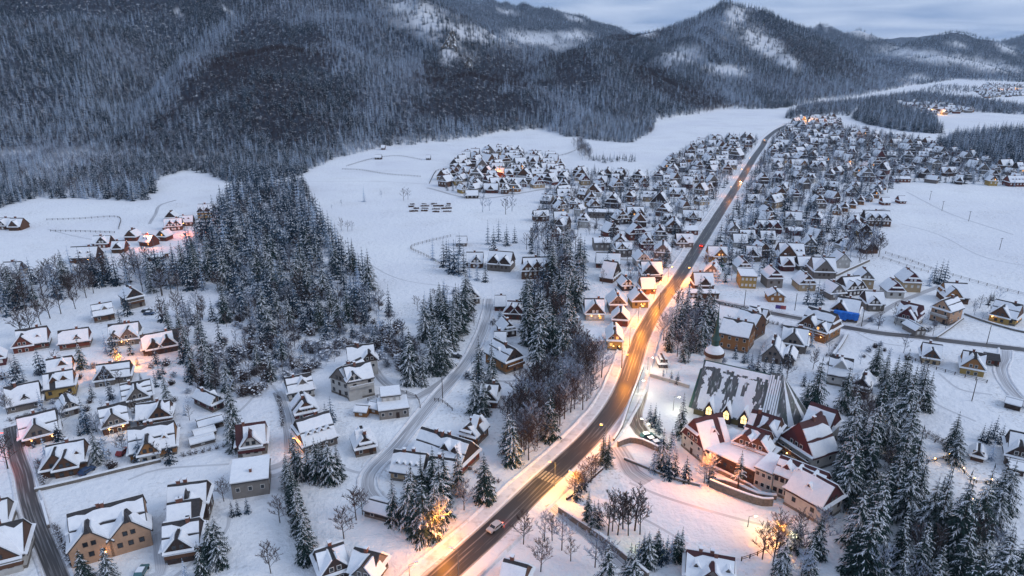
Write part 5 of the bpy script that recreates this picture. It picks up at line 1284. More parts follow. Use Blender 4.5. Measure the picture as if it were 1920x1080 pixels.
HS = {'spruce': (12, 20), 'bare': (8, 13), 'shrub': (1.4, 3.0), 'pine': (16, 21)}
stand([(425, 372), (440, 352), (500, 350), (570, 345), (600, 420), (640, 470), (690, 520), (700, 548), (620, 560), (540, 560), (460, 560), (400, 560), (350, 548), (320, 520), (362, 450), (400, 420)], 6.4,
      {'spruce': .78, 'bare': .22}, {'spruce': (11, 21), 'bare': (9, 13)}, {'spruce': 'tall snow-dusted spruce in the wooded spur left of the meadow', 'bare': 'frosted bare tree inside the wooded spur left of the meadow'}, 'trees of the wooded spur', 1)
stand([(400, 560), (700, 550), (735, 590), (650, 640), (560, 655), (470, 648), (420, 615)], 4.2,
      {'spruce': .36, 'bare': .34, 'shrub': .30}, {'spruce': (8, 17), 'bare': (6, 11), 'shrub': (1.5, 3.5)}, {'spruce': 'snowy spruce on the scrub slope below the spur', 'bare': 'frosted bare tree on the scrub slope below the spur', 'shrub': 'snowy shrub on the scrub slope below the spur'}, 'trees of the scrubby slope', 2)
stand([(350, 712), (400, 640), (560, 655), (650, 640), (740, 600), (800, 690), (780, 716), (720, 690), (660, 660), (610, 690), (530, 720), (500, 735), (440, 745)], 3.5,
      {'spruce': .13, 'bare': .35, 'shrub': .52}, {'spruce': (6, 14), 'bare': (4.5, 8.5), 'shrub': (2.0, 4.2)}, {'spruce': 'spruce in the frosty thicket behind the guesthouse', 'bare': 'frosted bare tree in the thicket behind the guesthouse', 'shrub': 'frosted shrub in the thicket behind the guesthouse'}, 'frosty thicket', 3)
stand([(-60, 618), (0, 603), (60, 578), (150, 556), (225, 535), (300, 562), (345, 548), (318, 500), (180, 504), (100, 520), (40, 534), (-60, 560)], 6.0,
      {'spruce': .45, 'bare': .55}, {'spruce': (12, 18), 'bare': (9, 14)}, {'spruce': 'dark spruce in the tree belt below the left meadow', 'bare': 'bare grey tree in the tree belt below the left meadow'}, 'tree belt at the left meadow', 4)
stand([(300, 600), (360, 575), (400, 600), (380, 650), (330, 640)], 5.5, {'spruce': .3, 'bare': .7}, {'spruce': (10, 15), 'bare': (8, 12)}, {'spruce': 'spruce beside the sloping white clearing', 'bare': 'bare brownish tree beside the sloping white clearing'}, 'trees at the sloping clearing', 5)
stand([(335, 655), (380, 640), (420, 690), (410, 740), (360, 720)], 6.0, {'spruce': .5, 'bare': .4, 'shrub': .1}, {'spruce': (9, 15), 'bare': (7, 10), 'shrub': (2, 3)}, {'spruce': 'spruce right of the two tall dark dormers', 'bare': 'bare tree right of the two tall dark dormers', 'shrub': 'shrub right of the two tall dark dormers'}, 'trees right of the dormers', 6)
stand([(790, 600), (830, 575), (875, 560), (888, 600), (870, 650), (830, 680), (800, 650)], 5.6, {'spruce': .8, 'bare': .2}, {'spruce': (13, 20), 'bare': (7, 10)}, {'spruce': 'tall spruce in the clump left of the snowy lane', 'bare': 'bare tree in the spruce clump left of the snowy lane'}, 'clump left of the snowy lane', 7)
stand([(740, 700), (800, 690), (860, 665), (850, 690), (800, 735), (760, 730)], 7, {'spruce': .4, 'bare': .3, 'shrub': .3}, HS, {'spruce': 'snow-laden spruce beside the drive of the white guesthouse', 'bare': 'bare tree beside the drive of the white guesthouse', 'shrub': 'shrub beside the drive of the white guesthouse'}, 'trees by the guesthouse drive', 8)
stand([(985, 560), (1020, 500), (1075, 480), (1100, 520), (1085, 590), (1060, 640), (1062, 690), (1000, 700), (985, 640)], 6.2, {'spruce': .5, 'bare': .5}, {'spruce': (14, 22), 'bare': (9, 14)}, {'spruce': 'tall dark spruce in the stream-side wood at the middle', 'bare': 'bare tree in the stream-side wood at the middle'}, 'stream-side wood', 9)
stand([(1005, 430), (1040, 450), (1110, 490), (1085, 500), (1020, 500), (985, 470)], 6.0, {'spruce': .2, 'bare': .8}, {'spruce': (10, 15), 'bare': (9, 14)}, {'spruce': 'spruce in the bare wood at the village rim', 'bare': 'bare brownish tree in the wood at the village rim'}, 'wood at the village rim', 10)
stand([(945, 790), (1000, 730), (1060, 690), (1100, 660), (1140, 690), (1138, 740), (1085, 800), (1040, 850), (985, 880), (950, 872)], 3.7, {'spruce': .06, 'bare': .94}, {'spruce': (13, 18), 'bare': (9, 14)}, {'spruce': 'single spruce in the brown bare wood beside the main road', 'bare': 'bare brown tree in the wood at the road bend'}, 'bare wood at the road bend', 11)
stand([(1085, 620), (1110, 680), (1090, 690), (1060, 660)], 5, {'bare': 1}, HS, {'bare': 'bare tree on the slope below the yellow-lit building'}, 'trees below the yellow-lit building', 12)
stand([(1232, 598), (1290, 575), (1335, 600), (1332, 640), (1310, 680), (1262, 690), (1236, 660)], 5.6, {'spruce': .35, 'bare': .65}, {'spruce': (12, 19), 'bare': (9, 14)}, {'spruce': 'spruce in the grove between main road and bell tower', 'bare': 'bare tree in the grove between main road and bell tower'}, 'grove by the bell tower', 13)
stand([(1545, 868), (1590, 830), (1650, 812), (1690, 826), (1712, 900), (1740, 960), (1790, 1000), (1850, 1020), (1900, 1090), (1900, 1200), (1640, 1240), (1590, 1120), (1585, 1000), (1580, 930)], 5.5, {'spruce': .93, 'bare': .07}, {'spruce': (11, 23), 'bare': (10, 13)}, {'spruce': 'very tall spruce in the grove right of the monastery', 'bare': 'bare tree inside the spruce grove right of the monastery'}, 'spruce grove right of the monastery', 14)
stand([(1642, 772), (1700, 765), (1745, 780), (1735, 800), (1650, 795)], 5, {'spruce': .7, 'pine': .3}, {'spruce': (13, 19), 'pine': (15, 19)}, {'spruce': 'spruce in the stand above the garden path', 'pine': 'long-trunked pine in the stand above the garden path'}, 'stand above the lit path', 15)
stand([(1550, 770), (1600, 750), (1640, 790), (1600, 820), (1555, 840)], 6, {'bare': .7, 'shrub': .2, 'spruce': .1}, HS, {'bare': 'frosted bare tree behind the big monastery house', 'shrub': 'frosted shrub behind the big monastery house', 'spruce': 'spruce behind the big monastery house'}, 'trees behind the monastery', 16)
stand([(742, 962), (790, 918), (880, 912), (925, 925), (905, 968), (860, 1000), (825, 1020), (790, 1060), (745, 1100), (735, 1010)], 5.2, {'spruce': .85, 'bare': .15}, {'spruce': (12, 18), 'bare': (9, 12)}, {'spruce': 'spruce in the grove left of the lamplit junction', 'bare': 'bare tree in the grove left of the lamplit junction'}, 'grove left of the junction', 17)
for i in range(15):
    f = i / 14; one('spruce', 541 + 37 * f + tr_rng.uniform(-4, 4), 905 + 150 * f, tr_rng.uniform(9, 12.5), 'spruce in the long clipped row below the lane', 'long spruce row')
for p in [(556, 893), (566, 900), (580, 898), (596, 902), (608, 896), (620, 905), (635, 898), (602, 888)]: one('spruce', *p, tr_rng.uniform(10, 14), 'spruce in the tight clump at the head of the long row', 'clump heading the row')
for i in range(10): one('spruce', 1196 + 8.8 * i, 1052 + tr_rng.uniform(-6, 8), tr_rng.uniform(7, 9.5), 'slim spruce in the hedge row behind the bottom guesthouse', 'hedge row of slim spruces')
for p in [(1148, 996), (1158, 1003), (1168, 992), (1178, 1004), (1190, 995), (1200, 1002), (1140, 1004)]: one('bare', *p, tr_rng.uniform(11, 15), 'tall bare tree in the group standing on the pink-lit field', 'bare group on the field', 3)
stand([(955, 985), (1010, 975), (1050, 1000), (1110, 1050), (1130, 1090), (1000, 1100), (975, 1050)], 6.0, {'bare': .75, 'shrub': .2, 'spruce': .05}, {'bare': (6, 11), 'shrub': (1.5, 3), 'spruce': (8, 12)}, {'bare': 'bare tree on the snowy corner below the main road', 'shrub': 'shrub on the snowy corner below the main road', 'spruce': 'spruce on the snowy corner below the main road'}, 'trees on the corner', 18)
stand([(1120, 1060), (1180, 1080), (1190, 1140), (1100, 1120)], 5, {'spruce': .5, 'bare': .5}, HS, {'spruce': 'spruce at the bottom edge beside the walled path', 'bare': 'bare tree at the bottom edge beside the walled path'}, 'trees by the walled path', 19)
stand([(1410, 1035), (1470, 1020), (1540, 1010), (1560, 1060), (1520, 1110), (1440, 1090)], 5.5, {'bare': .6, 'spruce': .4}, {'bare': (8, 12), 'spruce': (10, 15)}, {'bare': 'bare tree around the orange-lit spot below the guesthouse', 'spruce': 'spruce around the orange-lit spot below the guesthouse'}, 'trees at the orange-lit spot', 20)
for p, h in [((1218, 792), 7), ((1226, 802), 7), ((1234, 812), 7.5), ((1242, 822), 7), ((1250, 832), 8), ((1258, 842), 7.5), ((1228, 790), 6.5), ((1240, 836), 8), ((1262, 858), 9)]: one('spruce', *p, h, 'short dark spruce in the hedge along the monastery drive', 'hedge along the monastery drive')
for p, h in [((1276, 820), 15), ((1240, 880), 13), ((1225, 885), 9), ((1252, 896), 9), ((1285, 902), 8), ((1265, 890), 8)]: one('spruce', *p, h, 'spruce on the slope before the monastery house', 'spruces before the monastery')
one('spruce', 1366, 806, 16, 'tall spruce standing right before the lit church dormers'); one('spruce', 1524, 790, 22, 'very tall spruce behind the church apse'); one('spruce', 1508, 775, 12, 'shorter spruce left beside the very tall one behind the apse')
one('pine', 1383, 918, 12, 'single pine before the dark glazed monastery hall')
for p, h in [((1102, 985), 10), ((1112, 998), 9), ((1120, 988), 8)]: one('spruce', *p, h, 'slim spruce at the wall corner of the pink-lit field', 'spruces at the field wall')
for p, h in [((1130, 870), 11), ((1122, 862), 9), ((1140, 874), 10)]: one('spruce', *p, h, 'spruce by the gate between main road and field', 'spruces by the gate')
for p, h in [((1085, 930), 8), ((1097, 920), 9), ((1108, 905), 9), ((1116, 895), 8)]: one('bare', *p, h, 'lamplit shrubby tree along the field fence', 'lamplit trees at the field fence')
for p, h in [((890, 775), 15), ((908, 778), 14), ((922, 715), 16), ((898, 712), 17), ((797, 735), 14), ((765, 722), 13), ((825, 700), 15), ((1050, 748), 15), ((962, 905), 13)]: one('spruce', *p, h, 'big free-standing spruce near the snowy lane', 'free-standing spruces')
for p, h in [((622, 790), 9), ((612, 795), 8), ((437, 845), 13), ((440, 810), 13), ((432, 770), 12), ((316, 765), 14), ((155, 690), 13), ((215, 665), 10), ((200, 660), 9), ((245, 665), 9), ((185, 870), 12), ((198, 862), 9), ((345, 680), 12), ((165, 810), 9), ((160, 800), 8), ((30, 720), 10), ((45, 715), 8), ((78, 700), 11), ((14, 730), 9), ((400, 1050), 11), ((412, 1062), 9), ((380, 1085), 10), ((205, 1085), 9), ((160, 1090), 9), ((350, 1095), 7), ((410, 1035), 10), ((447, 965), 5), ((436, 968), 5), ((465, 962), 5), ((240, 590), 12), ((226, 610), 8)]:
    one('spruce', *p, h, 'snow-dusted garden spruce among the chalets at the left', 'garden spruces at the left')
for p, h in [((525, 980), 8), ((560, 1000), 7), ((420, 940), 7), ((645, 1010), 9), ((668, 975), 10), ((680, 965), 8), ((508, 1075), 9), ((50, 890), 12), ((40, 880), 13), ((30, 895), 11), ((28, 860), 12), ((15, 880), 12), ((62, 905), 9), ((420, 915), 4), ((250, 950), 3)]: one('bare', *p, h, 'bare tree or bush beside the lanes at the lower left', 'bare trees at the lower left', 1)
for i in range(9): one('bare', 38 + 20 * i + tr_rng.uniform(-6, 6), 640 - 13 * i + tr_rng.uniform(-6, 6), tr_rng.uniform(12, 16), 'tall bare tree in the row above the red chalets', 'row of tall bare trees', 3)
for p, h in [((1640, 700), 13), ((1655, 725), 14), ((1672, 740), 15), ((1690, 735), 16), ((1705, 760), 15), ((1720, 745), 15), ((1735, 770), 14), ((1655, 760), 13)]: one('spruce', *p, h, 'dark spruce right of the white steep-roofed house', 'spruces right of the white house')
for p, h in [((1783, 845), 13), ((1790, 868), 11), ((1850, 830), 7), ((1862, 822), 8), ((1875, 832), 7), ((1840, 826), 6), ((1858, 862), 7), ((1750, 985), 14), ((1760, 1000), 12), ((1880, 960), 15), ((1870, 945), 14), ((1860, 1000), 15), ((1800, 960), 5)]: one('spruce', *p, h, 'spruce beside the garden path with small lights', 'spruces by the lit garden path')
for p, h in [((1750, 528), 11), ((1760, 532), 13), ((1770, 528), 12), ((1742, 536), 9)]: one('spruce', *p, h, 'dark spruce in the small clump at the snow field corner', 'clump at the field corner')
stand([(1815, 580), (1860, 560), (1885, 575), (1850, 605), (1820, 610)], 5.5, {'bare': .6, 'spruce': .4}, {'bare': (5, 8), 'spruce': (5, 8)}, {'bare': 'bushy bare tree before the wide yellow-lit chalet', 'spruce': 'low spruce before the wide yellow-lit chalet'}, 'bushes at the yellow-lit chalet', 21)
for p, h in [((1512, 570), 12), ((1530, 572), 13), ((1540, 570), 11), ((1408, 690), 7), ((1420, 695), 8), ((1432, 700), 8), ((1445, 705), 9), ((1460, 708), 8), ((1395, 680), 6), ((1568, 672), 6), ((1378, 672), 7)]: one('spruce', *p, h, 'garden spruce between the church and the honey timber cabin', 'garden spruces above the church')
stand([(1585, 660), (1650, 645), (1720, 660), (1700, 690), (1640, 690), (1600, 690)], 7, {'bare': .35, 'shrub': .65}, {'bare': (5, 9), 'shrub': (1.2, 2.6)}, {'bare': 'bare tree on the brushy plot below the side road', 'shrub': 'snowy shrub on the brushy plot below the side road'}, 'brushy plot', 22)
for p, h in [((683, 378), 12)]: one('spruce', *p, h, 'lone dark spruce in the middle of the white meadow')
for p, h in [((757, 376), 11), ((765, 374), 10), ((905, 398), 14), ((918, 395), 10), ((948, 402), 14), ((960, 396), 13)]: one('bare', *p, h, 'bare tree standing on the lower edge of the white meadow', 'bare trees at the white meadow')
for p, h in [((640, 432), 9), ((652, 434), 8), ((660, 432), 7), ((715, 370), 6), ((640, 385), 5), ((622, 392), 4)]: one('bare', *p, h, 'round bush on the white meadow right of the wooded spur', 'bushes on the meadow', 2)
for p, h in [((812, 487), 13), ((832, 500), 16), ((843, 508), 17), ((852, 512), 18), ((860, 515), 17), ((870, 510), 14), ((838, 490), 13), ((862, 478), 13), ((880, 520), 11), ((895, 525), 13), ((910, 528), 11), ((926, 468), 14), ((915, 458), 15), ((935, 452), 14), ((950, 460), 13), ((965, 455), 11)]: one('spruce', *p, h, 'tall spruce around the fenced garden at the meadow', 'spruces around the fenced garden')
stand([(1075, 275), (1090, 268), (1110, 290), (1110, 304), (1090, 300)], 6, {'bare': 1}, {'bare': (9, 14)}, {'bare': 'brown bare tree in the clump above the far village'}, 'brown clump above the village', 23)
stand([(1100, 298), (1190, 296), (1192, 304), (1130, 306)], 6, {'spruce': .8, 'bare': .2}, {'spruce': (5, 8), 'bare': (4, 6)}, {'spruce': 'small spruce in the hedge strip above the far village', 'bare': 'bush in the hedge strip above the far village'}, 'hedge strip above the village', 24)
stand([(1255, 310), (1275, 290), (1290, 305), (1270, 330)], 6, {'bare': 1}, {'bare': (8, 13)}, {'bare': 'bare tree in the clump at the far village edge'}, 'clump at the far village edge', 25)
stand([(1590, 440), (1650, 455), (1655, 480), (1620, 500), (1585, 480)], 5, {'bare': 1}, {'bare': (9, 13)}, {'bare': 'slender bare tree in the grove at the snow field'}, 'bare grove at the snow field', 26)
stand([(745, 580), (790, 560), (870, 545), (915, 560), (960, 640), (930, 760), (870, 740), (860, 690), (900, 620), (860, 600)], 7.5, {'bare': .5, 'shrub': .3, 'spruce': .2}, {'bare': (4, 9), 'shrub': (1.5, 3), 'spruce': (5, 12)}, {'bare': 'frosted bare tree scattered along the snowy lane', 'shrub': 'frosted shrub scattered along the snowy lane', 'spruce': 'smaller spruce scattered along the snowy lane'}, 'scattered growth along the snowy lane', 40)
stand([(1300, 600), (1560, 650), (1545, 750), (1480, 720), (1400, 690), (1330, 690)], 8, {'bare': .45, 'shrub': .3, 'spruce': .25}, {'bare': (5, 9), 'shrub': (1.4, 2.6), 'spruce': (5, 10)}, {'bare': 'bare garden tree behind the church', 'shrub': 'garden shrub behind the church', 'spruce': 'garden spruce behind the church'}, 'gardens behind the church', 41)
# trees that hide a street lamp and glow
for p, h, k in [((1324, 898), 9, 'bare'), ((1333, 908), 7, 'spruce'), ((1320, 906), 8, 'bare'), ((1330, 896), 8, 'bare')]: one(k, *p, h, 'orange-glowing tree around the lamp before the monastery hall', 'glowing trees before the hall', 0)
for p, h, k in [((224, 686), 8, 'bare'), ((231, 694), 7, 'bare'), ((221, 694), 7, 'spruce'), ((240, 710), 5, 'bare')]: one(k, *p, h, 'orange-glowing tree around the lamp between the left chalets', 'glowing trees at the left', 0)
for p, h, k in [((1076, 930), 8, 'bare'), ((1083, 938), 7, 'spruce'), ((1088, 928), 8, 'bare'), ((1092, 920), 8, 'spruce')]: one(k, *p, h, 'orange-glowing tree at the corner of the field fence', 'glowing trees at the field', 0)
for p, h, k in [((795, 1016), 10, 'bare'), ((812, 1010), 12, 'spruce'), ((822, 1004), 11, 'bare'), ((835, 1010), 10, 'bare'), ((806, 1026), 12, 'spruce'), ((868, 988), 10, 'bare')]: one(k, *p, h, 'orange-glowing tree at the lamplit junction', 'glowing trees at the junction', 0)
for p, h, k in [((1244, 526), 10, 'bare'), ((1249, 532), 9, 'bare'), ((1242, 534), 8, 'bare')]: one(k, *p, h, 'bright orange-glowing tree beside the dark brown lodge', 'glowing trees at the lodge', 0)
for p, h, k in [((1456, 1026), 8, 'bare'), ((1468, 1026), 9, 'bare'), ((1460, 1038), 7, 'bare'), ((1474, 1034), 8, 'bare'), ((1492, 1036), 9, 'spruce')]: one(k, *p, h, 'orange-glowing tree around the lamp below the guesthouse', 'glowing trees below the guesthouse', 0)
# gardens of the village
GL = {'spruce': 'garden spruce between the crowded village roofs', 'bare': 'bare garden tree between the crowded village roofs', 'shrub': 'garden shrub between the crowded village roofs'}
stand(V_MID, 6.6, {'spruce': .30, 'bare': .55, 'shrub': .15}, {'spruce': (5, 12), 'bare': (5, 11), 'shrub': (1.5, 2.5)}, GL, 'village garden trees', 27, pad=-2.0)
stand(V_RIGHT, 6.6, {'spruce': .46, 'bare': .44, 'shrub': .10}, {'spruce': (6, 14), 'bare': (6, 12), 'shrub': (1.5, 2.5)}, GL, 'village garden trees', 28, pad=-2.0)
stand(V_CLUSTER, 8, {'spruce': .4, 'bare': .6}, {'spruce': (4, 8), 'bare': (4, 8)}, GL, 'village garden trees', 29)
stand([(1560, 560), (1620, 600), (1690, 590), (1800, 600), (1740, 640), (1600, 620)], 6.4, {'spruce': .2, 'bare': .4, 'shrub': .4}, {'spruce': (5, 8), 'bare': (5, 8), 'shrub': (1.5, 2.5)}, {'spruce': 'garden spruce near the tall cream house', 'bare': 'bare garden tree near the tall cream house', 'shrub': 'garden shrub near the tall cream house'}, 'gardens right of the lodge', 30)
stand([(0, 690), (340, 680), (420, 800), (330, 880), (0, 880)], 6.8, {'spruce': .33, 'bare': .32, 'shrub': .35}, {'spruce': (3.5, 9), 'bare': (4, 8), 'shrub': (1.4, 2.8)}, {'spruce': 'small garden spruce between the lower left chalets', 'bare': 'small bare tree between the lower left chalets', 'shrub': 'garden shrub between the lower left chalets'}, 'gardens at the lower left', 31)
stand([(1200, 640), (1235, 660), (1300, 720), (1220, 700)], 9, {'shrub': .6, 'bare': .4}, {'shrub': (1, 2), 'bare': (4, 7)}, {'shrub': 'low shrub by the church parking', 'bare': 'bare tree by the church parking'}, 'church parking shrubs', 32)
for p in [(1225, 705), (1243, 712), (1258, 716), (1270, 720)]: one('spruce', *p, 5, 'small spruce behind the bright parking fence', 'small spruces at the parking')

def make_tree(kind, x, y, h, label, group, variant, rr):
    z = 0.0
    lst = {'spruce': SPR, 'pine': PINE, 'bare': BARE}[kind]; v = rr.randrange(len(lst)) if variant is None else variant
    tm, cm = lst[v]; s = h / (13.0 if kind == 'bare' else 16.0)
    nm_ = {'spruce': 'spruce_tree', 'pine': 'pine_tree', 'bare': 'bare_tree'}[kind]
    root = empty(nm_, (x, y, z), rr.random() * 6.28)
    w = s * rr.uniform(.9, 1.15) * (1.0 if kind == 'bare' or h > 12 else 1.12); root.scale = (w, w, s)
    tag(root, label, 'tree', group)
    inst('trunk', tm, root); inst('crown', cm, root)
def row_labels(items):
    """trees that share a label are told apart by their row (from the front) and their place in it"""
    by = {}
    for e in items: by.setdefault(e[4], []).append(e)
    names = {}
    for lab, es in by.items():
        if len(es) == 1: names[id(es[0])] = lab; continue
        es = sorted(es, key=lambda e: -PX(e[1], e[2])[1]); n = 8 if len(es) > 12 else 20
        rows_ = [es[i:i + n] for i in range(0, len(es), n)]
        for ri, row in enumerate(rows_):
            for ci_, e in enumerate(sorted(row, key=lambda e: PX(e[1], e[2])[0])):
                place = f'{ROWN[ci_]} from left' if ci_ else 'leftmost'
                names[id(e)] = f'{lab}, {place}' + (f', {ROWN[ri]} row' if len(rows_) > 1 else '')
    return names
ROWN = ['first', 'second', 'third', 'fourth', 'fifth', 'sixth', 'seventh', 'eighth', 'ninth', 'tenth', 'eleventh', 'twelfth', 'thirteenth', 'fourteenth', 'fifteenth', 'sixteenth', 'seventeenth', 'eighteenth', 'nineteenth', 'twentieth']
rr = random.Random(4)
REST_T = []     # (kind, variant, x, y, z, scale)
for lst, cap in ((SPRUCES, 300), (BARES, 300)):
    lst.sort(reverse=True, key=lambda e: e[0])
    names = row_labels(lst[:cap])
    for i, e in enumerate(lst):
        s, x, y, h, label, group, kind, variant = e; label = names.get(id(e), label)
        if i < cap: make_tree(kind, x, y, h, label, group, variant, rr)
        else: REST_T.append(('pine' if kind == 'pine' else kind, x, y, h))
SHRUBS.sort(reverse=True, key=lambda e: e[0])
names = row_labels(SHRUBS[:280])
for i, e in enumerate(SHRUBS):
    s, x, y, h, label, group, kind, variant = e; label = names.get(id(e), label)
    if i < 280:
        o = inst('shrub', SHR[rr.randrange(4)], None, (x, y, 0), rr.random() * 6.28, (h / 1.7,) * 3); tag(o, label, 'shrub', group)
    else: REST_T.append(('shrub', x, y, h))
print('TREES', len(SPRUCES), len(BARES), len(SHRUBS), 'rest', len(REST_T), 'houses', NH, 'cand', len(cand))

# ------------------------------------------------------------------ woods that read as one mass: instanced on points
LO = bpy.data.collections.new('wood_models')     # models only, not linked into the scene
def lo_obj(name, mb, mats):
    o = bpy.data.objects.new(name, mb.mesh(name, mats)); LO.objects.link(o)
LOH = []
for k in range(3):     # 0-2 far spruces
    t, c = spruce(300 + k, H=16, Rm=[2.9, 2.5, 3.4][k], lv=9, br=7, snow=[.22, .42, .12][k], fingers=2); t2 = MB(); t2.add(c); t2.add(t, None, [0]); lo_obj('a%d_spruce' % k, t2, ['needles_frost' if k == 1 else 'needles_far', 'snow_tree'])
for k in range(4):     # 3-6 far bare trees: two frosted, two brown
    t, c = bare_tree(330 + k, limbs=9, sub=5, tw=3, twig_r=.07, spread=.40, H=13); c.add(t); lo_obj('b%d_bare' % k, c, [['twig_frost', 'twig_frost', 'twig_brown', 'twig_bare'][k]])
b = shrub(350, n=26); lo_obj('c0_shrub', b, ['twig_frost', 'snow_tree'])   # 7
def wood(name, pts, label):
    """pts rows: x y z variant scale_xy scale_z rot"""
    A = np.array(pts, float)
    me = bpy.data.meshes.new(name); me.vertices.add(len(A)); me.vertices.foreach_set('co', A[:, :3].ravel())
    at = me.attributes.new('variant', 'INT', 'POINT'); at.data.foreach_set('value', A[:, 3].astype(np.int32))
    at = me.attributes.new('size', 'FLOAT_VECTOR', 'POINT'); at.data.foreach_set('vector', np.stack([A[:, 4], A[:, 4], A[:, 5]], 1).ravel())
    at = me.attributes.new('turn', 'FLOAT_VECTOR', 'POINT'); at.data.foreach_set('vector', np.stack([A[:, 6] * 0, A[:, 6] * 0, A[:, 6]], 1).ravel())
    o = bpy.data.objects.new(name, me); COL.objects.link(o); tag(o, label, 'trees', kind='stuff')
    ng = bpy.data.node_groups.new(name, 'GeometryNodeTree')
    ng.interface.new_socket('Geometry', in_out='INPUT', socket_type='NodeSocketGeometry'); ng.interface.new_socket('Geometry', in_out='OUTPUT', socket_type='NodeSocketGeometry')
    N = ng.nodes; Lk = ng.links
    gi = N.new('NodeGroupInput'); go = N.new('NodeGroupOutput'); iop = N.new('GeometryNodeInstanceOnPoints'); cinf = N.new('GeometryNodeCollectionInfo')
    cinf.inputs['Collection'].default_value = LO; cinf.inputs['Separate Children'].default_value = True; cinf.inputs['Reset Children'].default_value = True
    def na(nm_, dt):
        n = N.new('GeometryNodeInputNamedAttribute'); n.data_type = dt; n.inputs['Name'].default_value = nm_; return n.outputs['Attribute']
    Lk.new(gi.outputs[0], iop.inputs['Points']); Lk.new(cinf.outputs[0], iop.inputs['Instance']); iop.inputs['Pick Instance'].default_value = True
    Lk.new(na('variant', 'INT'), iop.inputs['Instance Index']); Lk.new(na('size', 'FLOAT_VECTOR'), iop.inputs['Scale']); Lk.new(na('turn', 'FLOAT_VECTOR'), iop.inputs['Rotation'])
    Lk.new(iop.outputs[0], go.inputs[0])
    md = o.modifiers.new('scatter', 'NODES'); md.node_group = ng
    return o
pts = []
for kind, x, y, h in REST_T:
    if kind in ('spruce', 'pine'): pts.append((x, y, 0, rr.choice([0, 0, 1, 2, 2]), h / 16 * rr.uniform(.95, 1.25), h / 16, rr.random() * 6.28))
    elif kind == 'bare': pts.append((x, y, 0, 3 + rr.choice([0, 1, 2, 3]), h / 13, h / 13, rr.random() * 6.28))
    else: pts.append((x, y, 0, 7, h / 1.7, h / 1.7, rr.random() * 6.28))
wood('valley_trees', pts, 'frosted trees and shrubs filling the gardens and woods of the valley')

# flat woods at the far right and the woods on the slopes
fp = []
def add_flat(poly_px, spacing, sh, hs, seed):
    q = random.Random(seed); wp = [G(*p) for p in poly_px]; xs = [p[0] for p in wp]; ys = [p[1] for p in wp]; y = min(ys)
    while y < max(ys):
        x = min(xs)
        while x < max(xs):
            X = x + q.uniform(-.45, .45) * spacing; Y = y + q.uniform(-.45, .45) * spacing
            if inpoly(X, Y, wp) and free(X, Y, 0) and not near_road(X, Y):
                h = q.uniform(*hs)
                if q.random() < sh: fp.append((X, Y, 0, q.randrange(3), h / 16 * 1.2, h / 16, q.random() * 6.28))
                else: fp.append((X, Y, 0, 3 + q.randrange(3), h / 15, h / 17, q.random() * 6.28))
            x += spacing
        y += spacing
add_flat([(1752, 272), (1800, 258), (1860, 252), (1920, 250), (2060, 258), (2060, 322), (1920, 315), (1860, 308), (1790, 290)], 5.5, .9, (12, 19), 61)
add_flat([(1598, 222), (1612, 206), (1700, 208), (1752, 225), (1768, 252), (1690, 246), (1620, 232)], 6, .92, (13, 19), 62)
add_flat([(1470, 222), (1500, 200), (1600, 190), (1720, 176), (1830, 188), (1920, 203), (2060, 215), (2060, 222), (1900, 214), (1790, 208), (1700, 200), (1606, 203), (1590, 218), (1560, 215), (1500, 224)], 7, .62, (11, 17), 63)
add_flat([(1720, 172), (1760, 160), (1830, 164), (1840, 172), (1760, 178)], 14, .5, (8, 14), 64)
# slopes
q = np.random.default_rng(5)
rows = []; r = 420.0
while r < 5800:
    sp_ = 4.3 * max(1.0, (r / 900)) ** .72; n = int(R(104) * r / sp_)
    th = np.linspace(R(-52), R(52), n) + q.uniform(-.5, .5, n) * (sp_ / r); rad_ = r + q.uniform(-.5, .5, n) * sp_ * .9
    rows.append(np.stack([rad_ * np.sin(th), rad_ * np.cos(th), np.full(n, sp_)], 1)); r += sp_ * .9
A = np.concatenate(rows); X, Y, SPC = A[:, 0], A[:, 1], A[:, 2]
ins, dft = inside_mountain(X, Y)
keep = ins & (dft > 2.0) & (vnoise(X, Y, 14, 88) * 6 + dft > 3)
X, Y, SPC, dft = X[keep], Y[keep], SPC[keep], dft[keep]
Z = height(X, Y)
# leave out what the hills hide
rings = np.arange(300, 6000, 12.0); azs = np.linspace(R(-53), R(53), 900)
RG, AG = np.meshgrid(rings, azs); HG = height((RG * np.sin(AG)).ravel(), (RG * np.cos(AG)).ravel()).reshape(RG.shape)
cum = np.maximum.accumulate((HG - CAM_H - 4) / RG, axis=1)
rad_ = np.hypot(X, Y); ai = np.clip(((np.arctan2(X, Y) - azs[0]) / (azs[1] - azs[0])).round().astype(int), 0, 899); ri = np.clip(((rad_ - 300) / 12).astype(int) - 2, 0, len(rings) - 1)
vis = (Z + 26 - CAM_H) / rad_ > cum[ai, ri]
X, Y, Z, SPC, dft, rad_ = X[vis], Y[vis], Z[vis], SPC[vis], dft[vis], rad_[vis]
